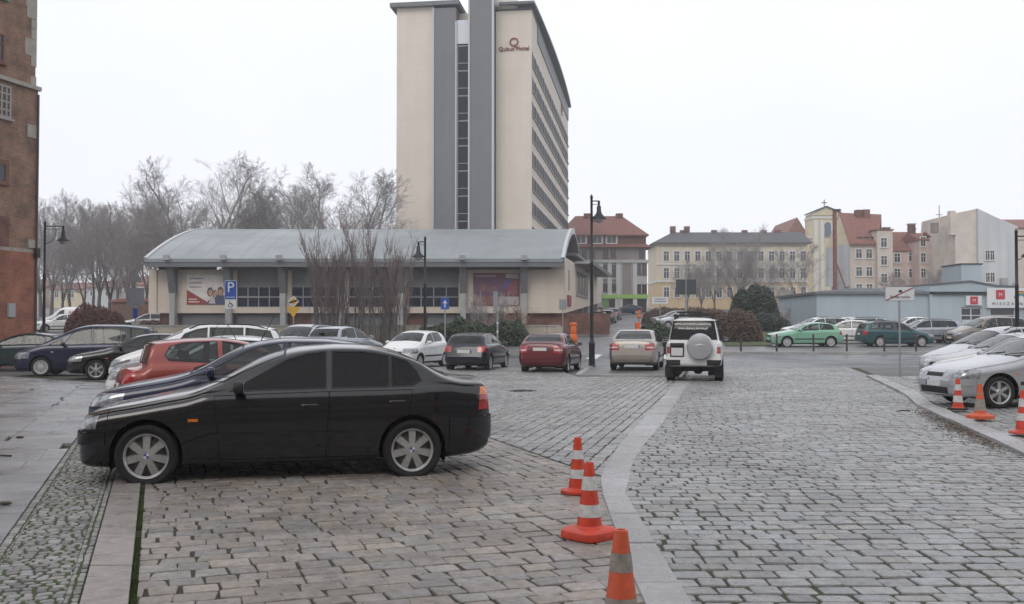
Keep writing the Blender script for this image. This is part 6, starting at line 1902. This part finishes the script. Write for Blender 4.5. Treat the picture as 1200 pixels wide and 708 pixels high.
TREES = [bare_tree(3, 18, .34, 3, .40, .20), bare_tree(8, 18, .30, 2, .42, .2), bare_tree(12, 16, .26, 2, .36, .18), bare_tree(21, 18, .36, 4, .38, .18)]
_hts = [max(v.co.z for v in c.vertices) for t, c in TREES]
def tree(k, px, D, top_y, label, group, rz, name='bare_tree', wid=1.0, mt=None):
    g = ter(D); h = zpx(top_y, D) - g
    s = h / _hts[k]
    o = empty(name, (wp(px, D), D, g), rz, label, 'tree', group)
    o.scale = (s * wid, s * wid, s)
    obj('trunk', TREES[k][0], o, m_bark); obj('crown', TREES[k][1], o, mt or m_twig)
    return o
gT = 'bare trees behind the hall'
big = [(238, 104, 178, 0, 1.0, 'tallest bare tree rising behind the left end of the barrel roof'), (290, 112, 212, 1, .95, 'bare tree behind the barrel roof between two taller trees'), (345, 110, 205, 2, .95, 'slender bare tree behind the barrel roof near the shrub tops'), (405, 106, 188, 3, 1.0, 'broad bare tree beside the hotel tower'),
       (200, 112, 214, 2, 1.0, 'bare tree behind the left tip of the barrel roof'), (440, 122, 232, 1, .8, 'small bare tree close to the hotel wall'), (318, 118, 222, 3, .9, 'bare tree set back behind the middle of the roof')]
for i, (px, D, ty, k, w, lb) in enumerate(big): tree(k, px, D, ty, lb, gT, i * 1.7 + .4, wid=w * 1.22)
for i, (px, D, ty) in enumerate(((60, 120, 222), (84, 112, 228), (108, 124, 236), (128, 108, 238), (150, 118, 234), (168, 106, 226), (188, 116, 240), (48, 132, 235), (72, 104, 262), (140, 100, 268), (96, 100, 255), (115, 140, 232), (158, 136, 228), (178, 132, 222))):
    tree(i % 4, px, D, ty, 'bare tree in the thicket between the brick building and the hall', 'bare trees of the thicket', i * 2.3, wid=.85)
gF = 'bare trees in front of the yellow building'
for i, (px, D, ty, lb, k) in enumerate(((868, 190, 258, 'bare tree spreading above the ridge of the slate roof', 1), (862, 125, 280, 'tall bare tree standing over the dark round bush', 3), (838, 135, 296, 'bare tree left of the dark round bush', 0), (936, 118, 284, 'bare tree between the yellow building and the church', 2), (805, 140, 302, 'slim bare tree before the left half of the yellow building', 2), (893, 150, 300, 'slim bare tree behind the dark round bush', 1), (822, 150, 310, 'low bare tree before the yellow building', 3), (1098, 120, 312, 'bushy bare tree in front of the pink house', 0), (1050, 122, 318, 'spreading low bare tree above the blue roof', 3), (1090, 116, 322, 'low bare shrub tree behind the blue roof', 1), (1192, 118, 330, 'bare scrub behind the shop sign', 2))):
    tree(k, px, D, ty, lb, gF, i * 1.1, wid=1.15 if i in (1, 3, 8) else .9)

# upright multi-stem shrubs in front of the hall
def broom(seed, H, stems, rad, flare):
    r = random.Random(seed); w = Wood(); s = Wood()
    for i in range(stems):
        a = r.random() * 6.283; rr_ = rad * math.sqrt(r.random())
        p = Vector((rr_ * .35 * math.cos(a), rr_ * .35 * math.sin(a), -.1)); d = Vector((flare * math.cos(a) * rr_, flare * math.sin(a) * rr_, 1)).normalized()
        l = H * r.uniform(.72, 1.0); n = 9; ra = .055 * r.uniform(.5, 1.2)
        for k in range(n):
            d = (d + Vector((r.gauss(0, .035), r.gauss(0, .035), .05))).normalized(); e = p + d * (l / n)
            w.seg(p, e, ra * (1 - k / n * .9), ra * (1 - (k + 1) / n * .9), 4)
            if k > 1:
                for _ in range(4):
                    a2 = r.random() * 6.283; td = (d + Vector((math.cos(a2), math.sin(a2), .15)) * r.uniform(.22, .5)).normalized()
                    q = p.lerp(e, r.random()); tl = l * r.uniform(.10, .26)
                    m = q + td * tl * .5; td2 = (td + Vector((0, 0, .35))).normalized(); z_ = m + td2 * tl * .5
                    s.seg(q, m, .011, .008, 3); s.seg(m, z_, .008, .005, 3)
                    for _2 in range(2):
                        td3 = (td2 + Vector((r.gauss(0, .4), r.gauss(0, .4), .2))).normalized(); s.seg(m, m + td3 * tl * .35, .009, .005, 3)
            p = e
    return w.mesh('stem'), s.mesh('twigs')
BR = [broom(5, 6.2, 9, 1.1, .18), broom(6, 6.0, 8, 1.0, .16), broom(9, 5.6, 7, .9, .2)]
for i, (px, ty) in enumerate(((378, 285), (396, 268), (415, 275), (436, 268), (455, 280), (468, 276), (388, 300), (446, 300))):
    D = 60.5 + (i % 3) * .45; h = (zpx(ty, D) - ter(D))
    o = empty('upright_shrub', (wp(px, D), D, ter(D)), i * 1.9, 'tall upright bare shrub with reddish twigs beside the garden wall', 'shrub', 'upright bare shrubs by the garden wall')
    s_ = h / 6.1; o.scale = (s_ * 1.0, s_ * 1.0, s_)
    obj('stem', BR[i % 3][0], o, m_bark); t_ = obj('twigs', BR[i % 3][1], o, m_twig_red); t_['kind'] = 'stuff'
def small_shrub(px, D, ty, label, mt, k=2, w=1.6):
    o = empty('bare_shrub', (wp(px, D), D, ter(D)), px, label, 'shrub'); s_ = (zpx(ty, D) - ter(D)) / 5.6
    o.scale = (s_ * w, s_ * w, s_)
    obj('stem', BR[k][0], o, mt); t_ = obj('twigs', BR[k][1], o, mt); t_['kind'] = 'stuff'
m_dry = pmat('dry_stem', (.30, .20, .13), .9, var=.2, vscale=4)
small_shrub(565, 61.4, 345, 'arching bare shrub in front of the right-hand poster', m_twig, 2, 2.6)
small_shrub(583, 61.2, 352, 'thin bare shrub leaning below the right-hand poster', m_twig, 0, 2.2)
small_shrub(612, 61.2, 366, 'straw coloured dry shrub by the garden wall', m_dry, 1, 3.0)
small_shrub(598, 61.0, 368, 'pale dry grass-like shrub by the hedge', m_dry, 0, 3.0)
small_shrub(1000, 100, 345, 'low leafless shrub behind the blue shop roof', m_twig, 2, 2.0)

def leafy(seed, n, L, W, H, leaf, wob=.25, sparse=.55):
    """foliage volume of many small leaf faces with a ragged outline; returns leaf mesh and inner branches"""
    r = random.Random(seed)
    vs, fs = [], []
    bumps = [(r.uniform(-L / 2, L / 2), r.uniform(.5, 1.25), r.uniform(.0, 6.28)) for _ in range(int(L * 2) + 4)]
    for i in range(n):
        t = r.random()
        x = r.uniform(-L / 2, L / 2)
        prof_ = max(.02, 1 - (2 * abs(x) / L) ** (4.5 if L < 2 * W else 7)) ** .5
        hb_ = 1.0 + wob * (math.sin(x * 2.1 + seed) * .5 + math.sin(x * 5.3 + seed * 2) * .3 + r.gauss(0, .10))
        a = r.random() * math.pi
        rad = (sparse + (1 - sparse) * r.random() ** .5)
        y = W / 2 * rad * math.cos(a) * prof_ * (1 + r.gauss(0, .07)); z = H * rad * math.sin(a) ** .7 * prof_ * hb_ + r.uniform(0, .08)
        if r.random() < .35: z *= r.random()
        s = leaf * r.uniform(.6, 1.5)
        u = Vector((r.gauss(0, 1), r.gauss(0, 1), r.gauss(0, 1))).normalized(); w = u.orthogonal().normalized()
        c = Vector((x, y, max(.02, z))); k = len(vs)
        vs += [tuple(c + u * s), tuple(c + w * s * .45), tuple(c - u * s), tuple(c - w * s * .45)]
        fs.append((k, k + 1, k + 2, k + 3))
    me = bpy.data.meshes.new('foliage'); me.from_pydata(vs, [], fs); me.update()
    w = Wood()
    for i in range(int(L * 5) + 8):
        x = r.uniform(-L / 2, L / 2) * .93; p = Vector((x, r.gauss(0, W * .08), -.1))
        e = p + Vector((r.gauss(0, .15), r.gauss(0, W * .18), H * r.uniform(.5, .85)))
        w.seg(p, e, .025, .01, 4)
    return me, w.mesh('branches')
def hedge(name, label, px0, px1, D, y_top, depth, mat, leaf, n, seed, wob=.25, lift=0., cat='hedge'):
    L = wp(px1, D) - wp(px0, D); H = zpx(y_top, D) - ter(D)
    me, br = leafy(seed, n, L, depth, H, leaf, wob)
    o = empty(name, ((wp(px0, D) + wp(px1, D)) / 2, D, ter(D)), 0, label, cat)
    t_ = obj('foliage', me, o, mat); t_['kind'] = 'stuff'
    obj('branches', br, o, m_bark)
    return o
hedge('evergreen_hedge', 'dark green spreading hedge behind the dark hatchback and wine red saloon', 488, 622, 58.5, 378.5, 2.6, m_leaf, .10, 15000, 3, .3)
hedge('evergreen_hedge', 'dark green bush at the traffic island beside the white off-roader', 748, 800, 50.8, 379, 2.2, m_leaf, .085, 7000, 4, .3)
hedge('brown_hedge', 'long leafless brown hedge curving behind the off-roader', 800, 893, 63, 364, 2.8, m_hedge_br, .08, 16000, 5, .12)
hedge('brown_hedge', 'dark leafless hedge across the street below the yellow building', 752, 852, 100, 361, 2.4, m_hedge_br, .10, 8000, 6, .1)
hedge('yew_bush', 'large dense dark green yew bush standing before the yellow building', 856, 911, 86, 337, 4.2, m_leaf_dk, .16, 16000, 7, .12, cat='bush')
hedge('low_juniper', 'low dark spreading evergreen at the foot of the yew bush', 868, 925, 80, 369, 3.5, m_leaf_dk, .13, 6000, 8, .2, cat='bush')
hedge('reddish_hedge', 'rounded reddish brown leafless hedge behind the navy people carrier', 78, 146, 66, 360, 2.6, pmat('red_hedge', (.085, .035, .030), .9, col2=(.14, .065, .05), vscale=2), .08, 13000, 9, .15)
hedge('brown_hedge', 'small leafless hedge at the foot of the hall end wall', 162, 200, 66, 376, 1.6, m_hedge_br, .07, 4000, 10, .2)
# ------------------------------------------------------------ street furniture
m_pole = pmat('lamp_iron', (.012, .012, .014), .45, var=.2, vscale=6)
m_galv = pmat('galvanised', (.30, .31, .32), .5, metal=.4, var=.12, vscale=8)
m_signback = pmat('sign_back', (.27, .29, .31), .5, metal=.3, var=.08, vscale=3)
m_sblue = pmat('sign_blue', (.015, .075, .34), .4); m_swhite = pmat('sign_face_white', (.62, .62, .62), .4); m_syel = pmat('sign_yellow', (.62, .36, .03), .4)
m_orange = pmat('cone_orange', (.42, .035, .014), .5, col2=(.66, .065, .024), vscale=9, rvar=.1, detail=8, bump=.15, bscale=25); m_orange2 = pmat('cone_orange_faded', (.58, .10, .04), .6, var=.15, vscale=14)
m_refl = pmat('cone_band', (.40, .39, .38), .4, col2=(.64, .64, .63), vscale=14, detail=8, bump=.2, bscale=30); m_refl_d = pmat('cone_band_dirty', (.26, .23, .20), .6, var=.25, vscale=25)

def street_lamp(px, D, h, side, label, reach=.5, z0=None):
    g = ter(D) if z0 is None else z0
    o = empty('street_lamp', (wp(px, D), D, g), 0, label, 'lamp', 'black lantern street lamps')
    MB().lathe([(.17, 0), (.17, .06), (.13, .10), (.12, .9), (.135, .95), (.095, 1.05), (.075, 1.15)], 14).build('lamp_base', m_pole, o, True)
    MB().lathe([(.075, 1.14), (.062, h * .6), (.068, h * .6 + .02), (.068, h * .6 + .08), (.055, h * .6 + .1), (.05, h - .1), (.07, h - .06), (.05, h - .02), (.012, h + .06)], 12).build('pole', m_pole, o, True)
    s = side; zr = h - .22
    MB().path([(0, 0, zr), (s * reach, 0, zr)], .025, 8).path([(0, 0, zr - .14), (s * reach, 0, zr - .14)], .012, 6).build('arm', m_pole, o, True)
    pts = [(s * .05, 0, zr - .85)] + [(s * (.05 + min(.5, reach * .75) * math.sin(R(a))), 0, zr - .85 + .66 * (1 - math.cos(R(a)))) for a in range(15, 91, 15)]
    MB().path(pts, .016, 6).build('scroll', m_pole, o, True)
    ln = MB().lathe([(.02, zr + .02), (.05, zr), (.05, zr - .12), (.035, zr - .16), (.085, zr - .22), (.095, zr - .44), (.12, zr - .50), (.17, zr - .58), (.30, zr - .70), (.305, zr - .73), (.27, zr - .73)], 20, (s * reach, 0, 0)).build('lantern', m_pole, o, True)
    MB().lathe([(.0, zr - .90), (.11, zr - .87), (.18, zr - .80), (.20, zr - .732)], 16, (s * reach, 0, 0)).build('lamp_glass', pmat('lantern_glass', (.42, .42, .42), .25), ln, True)
    return o
street_lamp(693.5, 40.0, 7.0, 1, 'black lantern street lamp beside the traffic island', .30)
street_lamp(498, 46.5, 5.75, -1, 'black lantern street lamp in front of the hall windows', .32)
street_lamp(51.5, 48.0, 6.6, 1, 'black lantern street lamp near the brick building', .9)
street_lamp(1192, 35.5, 5.15, 1, 'black lantern street lamp before the shop sign board')

def cone(x, y, h, label, bands, z=0.06, rz=.2, style=0, tilt=0., faded=False):
    """traffic cone; bands = fractions of height (from, to) that are reflective"""
    o = empty('traffic_cone', (x, y, z), rz, label, 'cone', 'striped traffic cones')
    o.rotation_euler = (tilt, tilt * .6, rz)
    mo_ = m_orange2 if faded else m_orange
    b = .19 * h / .6
    R_ = lambda t: .104 * h / .6 * (1 - t) + .033 * t
    mb = MB()
    n = 28
    if style == 0:                                     # broad rounded square foot
        ring = []
        for (k, zz) in ((1.0, 0), (1.02, .02), (.98, .055), (.86, .072), (.62, .078)):
            for i in range(n):
                a = 2 * math.pi * i / n
                c_, s_ = math.cos(a), math.sin(a)
                m_ = 1 / (abs(c_) ** 5 + abs(s_) ** 5) ** .2
                ring.append((b * k * c_ * m_, b * k * s_ * m_, zz))
        fs = [(L * n + i, L * n + (i + 1) % n, (L + 1) * n + (i + 1) % n, (L + 1) * n + i) for L in range(4) for i in range(n)]
        fs += [tuple(range(n - 1, -1, -1)), tuple(range(4 * n, 5 * n))]
        mb.add(ring, fs)
        z0 = .076
    else:
        mb.lathe([(b * .98, 0), (b, .012), (b * .96, .03), (b * .8, .036)], n); z0 = .034
    mb.build('foot', mo_ if style != 2 else m_tyre, o, True)
    ts = sorted(set([0., 1.] + [t for q in bands for t in q]))
    for a, c in zip(ts[:-1], ts[1:]):
        isb = any(q0 <= a + 1e-6 and c <= q1 + 1e-6 for q0, q1 in bands)
        mb = MB()
        za, zc = z0 + (h - z0) * a, z0 + (h - z0) * c
        e = .002 if isb else 0
        prof_ = [(R_(a) + e, za), (R_(c) + e, zc)]
        if a == 0: prof_ = [(R_(0) * 1.18, za), (R_(.04), za + .03 * h)] + [(R_(c), zc)]
        if c == 1: prof_ += [(R_(1) * .7, zc + .002), (R_(1) * .55, zc - .03)]
        vs, fs = [], []
        for r0, zz in prof_:
            for i in range(n): vs.append((r0 * math.cos(6.28318 * i / n), r0 * math.sin(6.28318 * i / n), zz))
        for L in range(len(prof_) - 1):
            for i in range(n): fs.append((L * n + i, L * n + (i + 1) % n, (L + 1) * n + (i + 1) % n, (L + 1) * n + i))
        mb.add(vs, fs).build('reflective_band' if isb else 'cone_section', (m_refl_d if faded else m_refl) if isb else mo_, o, True)
    return o
cone(.636, 9.52, .53, 'orange cone with two pale bands and a thin flat foot, first beside the granite band', [(.22, .39), (.59, .76)], .05, .3, 1)
cone(.59, 7.52, .565, 'orange cone with two white bands and a broad square foot by the granite band', [(.17, .36), (.58, .79)], .05, .75, 0)
cone(.537, 4.86, .60, 'orange cone with dirty grey bands by the granite band', [(.24, .43), (.65, .81)], .05, .1, 1, faded=True)
cone(8.32, 18.35, .58, 'orange cone with white bands beside the front wheel of the silver car', [(.20, .42), (.60, .80)], .105, .2, 2)
cone(7.90, 16.60, .58, 'faded orange cone with grimy grey bands on the right kerb', [(.12, .50), (.66, .70)], .105, .4, 0, faded=True)
cone(7.42, 14.28, .62, 'bright orange cone with broad white stripes on the right kerb', [(.26, .44), (.60, .80)], .105, .6, 1)

# bollards with a low rail along the far kerb
r_ = random.Random(3)
for px, D in ((910, 50.5), (953, 50.3), (992, 50.2), (1036, 50.1), (1073, 50.0), (868, 50.6)):
    o = empty('bollard', (wp(px, D), D, ter(D) + .02), 0, 'low dark post standing along the far kerb', 'bollard', 'low posts along the far kerb')
    MB().lathe([(.055, 0), (.05, .9), (.06, .91), (.06, .95), (.03, .98), (0, .985)], 10).build('post', pmat('bollard_brown', (.05, .035, .032), .6), o, True)
    part('foot_plate', m_dark, o, (-.1, .1, -.1, .1, 0, .015))

def sign_post(px, D, top, label, r=.032, z0=None, mat=None, cat='sign'):
    g = ter(D) if z0 is None else z0
    o = empty('road_sign', (wp(px, D), D, g), 0, label, cat)
    MB().tube((0, 0, -.1), (0, 0, top), r, r, 10).lathe([(r * 1.15, top), (r * 1.15, top + .02), (0, top + .03)], 10).build('post', mat or m_galv, o, True)
    return o
def plate(o, name, pts, z, mat, y=-.05, th=.01): return MB().prism([(a, b + z) for a, b in pts], y - th, y, 'y').build(name, mat, o)
def rect(w, h): return [(-w / 2, -h / 2), (w / 2, -h / 2), (w / 2, h / 2), (-w / 2, h / 2)]
# end-of-zone plate on the right
o = sign_post(1054, 31.4, 2.72, 'white rectangular plate with dark lettering crossed by a red bar on a thin post', .03, .06)
zc = zpx(344.5, 31.4) - .06
plate(o, 'sign_panel', rect(.92, .43), zc, m_swhite); plate(o, 'sign_rim', rect(.95, .46), zc, m_signback, -.036, .012)
bar = plate(o, 'red_bar', [(-.46, -.20), (-.42, -.215), (.46, .19), (.42, .21)], zc, pmat('bar_red', (.22, .02, .03), .5), -.062, .004)
plate(o, 'pictogram', [(-.05, .05), (.08, .05), (.06, .12), (-.03, .12)], zc, m_dark, -.061, .003)
lettering('Strefa ruchu', .13, m_dark, o, (0, -.064, zc - .10))
# parking sign
o = sign_post(270.5, 44., 3.0, 'blue parking sign with white P and small white plate below', .035)
zc = zpx(340, 44.) - ter(44.)
plate(o, 'sign_panel', rect(.50, .82), zc, m_sblue); plate(o, 'sign_rim', rect(.54, .86), zc, m_swhite, -.036, .012)
lettering('P', .66, m_swhite, o, (0, -.062, zc + .10)); plate(o, 'sub_plate', rect(.50, .40), zc - .64, m_swhite)
mb = MB()
for i in range(10): mb.tube((-.01 + .09 * math.cos(R(36 * i)), -.064, zc - .68 + .09 * math.sin(R(36 * i))), (-.01 + .09 * math.cos(R(36 * i + 36)), -.064, zc - .68 + .09 * math.sin(R(36 * i + 36))), .014, .014, 5)
mb.path([(-.04, -.064, zc - .48), (-.02, -.064, zc - .62), (.08, -.064, zc - .64), (.12, -.064, zc - .74)], .014, 5)
mb.build('wheelchair_symbol', m_dark, o)
plate(o, 'text_strip', rect(.40, .05), zc - .32, pmat('strip_pale', (.30, .38, .55), .5), -.061, .003)
# priority ends over a yellow give-way triangle
o = sign_post(344, 50., 2.75, 'yellow diamond sign with black stripe above an inverted yellow triangle', .035)
zc = zpx(353.5, 50.) - ter(50.)
dm = [(0, -.30), (.30, 0), (0, .30), (-.30, 0)]
pts = [(a * .95 + .04 * b, b) for a, b in dm]
plate(o, 'sign_panel', pts, zc, m_swhite, -.05); plate(o, 'yellow_field', [(a * .7, b * .7) for a, b in pts], zc, m_syel, -.061, .003)
plate(o, 'stripe', [(-.24, -.02), (-.17, -.10), (.24, .02), (.17, .10)], zc, m_dark, -.066, .003)
zc = zpx(366, 50.) - ter(50.)
plate(o, 'give_way', [(0, -.30), (.36, .28), (-.36, .28)], zc, m_syel, -.05)
# blue arrow sign
o = sign_post(521.5, 52., 2.9, 'small blue square sign with white arrow between the hall columns', .035)
zc = zpx(356, 52.) - ter(52.)
plate(o, 'sign_panel', rect(.44, .60), zc, m_sblue)
plate(o, 'arrow', [(-.03, -.20), (.03, -.20), (.03, .02), (.12, .02), (0, .20), (-.12, .02), (-.03, .02)], zc, m_swhite, -.061, .003)
# signs turned away
o = sign_post(159, 50., 3.6, 'two road sign backs, a triangle over a wide grey plate, on one post', .04)
zc = zpx(348, 50.) - ter(50.)
plate(o, 'plate_back', rect(.92, .92), zc, m_signback); zc = zpx(324, 50.) - ter(50.)
plate(o, 'triangle_back', [(-.36, -.30), (.36, -.30), (0, .38)], zc, m_signback)
plate(o, 'side_plate', rect(.24, .50), zpx(367, 50) - ter(50), m_sblue, -.05)
o = sign_post(583, 47., 2.7, 'narrow grey plate turned sideways on a galvanised post with white bands', .045)
zc = zpx(354, 47.) - ter(47.)
plate(o, 'plate_back', [(-.20, -.5), (.02, -.5), (.02, .5), (-.20, .5)], zc, m_signback, -.05, .05)
for zz in (1.2, 1.62): MB().lathe([(.047, zz), (.047, zz + .1)], 10).build('white_band', m_swhite, o)
o = sign_post(659.5, 56., 2.6, 'small grey sign back on a thin post at the wine red saloon', .03)
plate(o, 'plate_back', rect(.42, .60), zpx(357, 56) - ter(56), m_signback)
o = sign_post(773.5, 56., 2.5, 'white street name plate on a thin post above the island bush', .03)
zc = zpx(352, 56.) - ter(56.)
plate(o, 'sign_panel', rect(.92, .40), zc, m_swhite); plate(o, 'text_strip', rect(.60, .06), zc + .07, m_signback, -.061, .003); plate(o, 'text_strip', rect(.70, .06), zc - .06, m_signback, -.061, .003)
o = sign_post(804, 60., 4.5, 'two large dark direction sign backs side by side on a post', .06)
zc = zpx(336.5, 60.) - ter(60.)
plate(o, 'plate_back', [(-.62, -.46), (-.03, -.46), (-.03, .46), (-.62, .46)], zc, pmat('sign_back_dark', (.05, .055, .06), .6)); plate(o, 'plate_back', [(.03, -.46), (.62, -.46), (.62, .46), (.03, .46)], zc, pmat('sign_back_dark', (.05, .055, .06)))
# orange litter bins on posts
def bin_(px, D, y0, y1, label):
    g = ter(D); o = empty('litter_bin', (wp(px, D), D, g), 0, label, 'bin', 'orange litter bins')
    za, zb_ = zpx(y1, D) - g, zpx(y0, D) - g
    MB().tube((0, .14, 0), (0, .14, zb_), .03, .03, 8).build('post', m_dark, o)
    MB().rbox((0, 0, za + (zb_ - za) * .22), (.34, .30, (zb_ - za) * .46), 5).build('bin_body', pmat('bin_orange', (.66, .13, .02), .5), o, True)
    MB().rbox((0, 0, za + (zb_ - za) * .62), (.26, .24, (zb_ - za) * .5), 5).build('bin_neck', pmat('bin_orange', (.66, .13, .02)), o, True)
    MB().rbox((0, 0, zb_ - .06), (.34, .28, .16), 4).build('bin_lid', pmat('bin_orange', (.66, .13, .02)), o, True)
bin_(672, 44, 378.5, 402, 'orange litter bin on a post at the wine red saloon')
bin_(747.5, 56, 378, 389, 'orange litter bin showing above the beige saloon roof')
bin_(749, 88, 364, 373, 'small orange litter bin up the rising street')
# paper box on the street, drain cover, far-off pedestrian glimpse
o = MB().box(-.3, .3, -.2, .2, 0, .42).build('white_box', m_swhite, None, loc=(wp(707, 82), 82, ter(82))); tag(o, 'small white box standing on the rising street', 'box')
# manhole cover in the bays
mh = empty('manhole_cover', (wp(613, 24.6), 24.6, .044), .2, 'round dark iron manhole cover set in the bay setts', 'manhole')
MB().lathe([(.34, 0), (.34, .012), (.31, .012), (.31, .006), (.0, .006)], 28).build('rim_ring', pmat('cast_iron', (.03, .028, .026), .5, var=.3, vscale=20), mh)
for k in range(-2, 3): part('rib', pmat('cast_iron', (.03, .028, .026)), mh, (-.22, .22, k * .1 - .02, k * .1 + .02, .0062, .014))
# twig and small litter lying on the stones
for i, (x_, y_, l_, a_, lb) in enumerate(((wp(1050, 18.5), 18.5, .28, .2, 'broken brown twig lying on the carriageway setts'), (wp(2, 12.2), 12.0, .22, .5, 'dark twig lying on the flagstones'))):
    o = MB().path([(0, 0, 0), (l_ * .4, .02, .012), (l_ * .75, -.01, .008), (l_, .03, .0)], .012, 6).tube((l_ * .4, .02, .012), (l_ * .6, .09, .01), .008, .005, 5).build('twig', m_soil, None, loc=(x_, y_, .062), rot=(0, 0, a_)); tag(o, lb, 'twig')
for i, (px, py, lb) in enumerate(((25, 517, 'dark crumpled leaf on the flagstones near the bumper'), (9, 597, 'small dark leaf on the flagstones near the mosaic'))):
    D_ = 1.65 * 1150 / (py - 383)
    o = MB().rbox((0, 0, .012), (.12, .08, .03), 2.2, 8, 5).build('dead_leaf', m_soil, None, loc=(wp(px, D_), D_, .053)); tag(o, lb, 'leaf')
# thin mist hanging over the whole place
mb = MB().box(-260, 260, -45, 300, -1.5, 62)
hm = bpy.data.materials.new('haze_air'); hm.use_nodes = True
t = hm.node_tree; t.nodes.clear()
oo = t.nodes.new('ShaderNodeOutputMaterial'); pvn = t.nodes.new('ShaderNodeVolumePrincipled')
pvn.inputs['Color'].default_value = (.93, .94, .97, 1); pvn.inputs['Density'].default_value = .0008; pvn.inputs['Anisotropy'].default_value = .0
t.links.new(pvn.outputs[0], oo.inputs['Volume'])
hz_o = mb.build('haze', hm); hz_o['kind'] = 'stuff'
tag(hz_o, 'thin pale winter mist hanging over the square and street', 'haze')
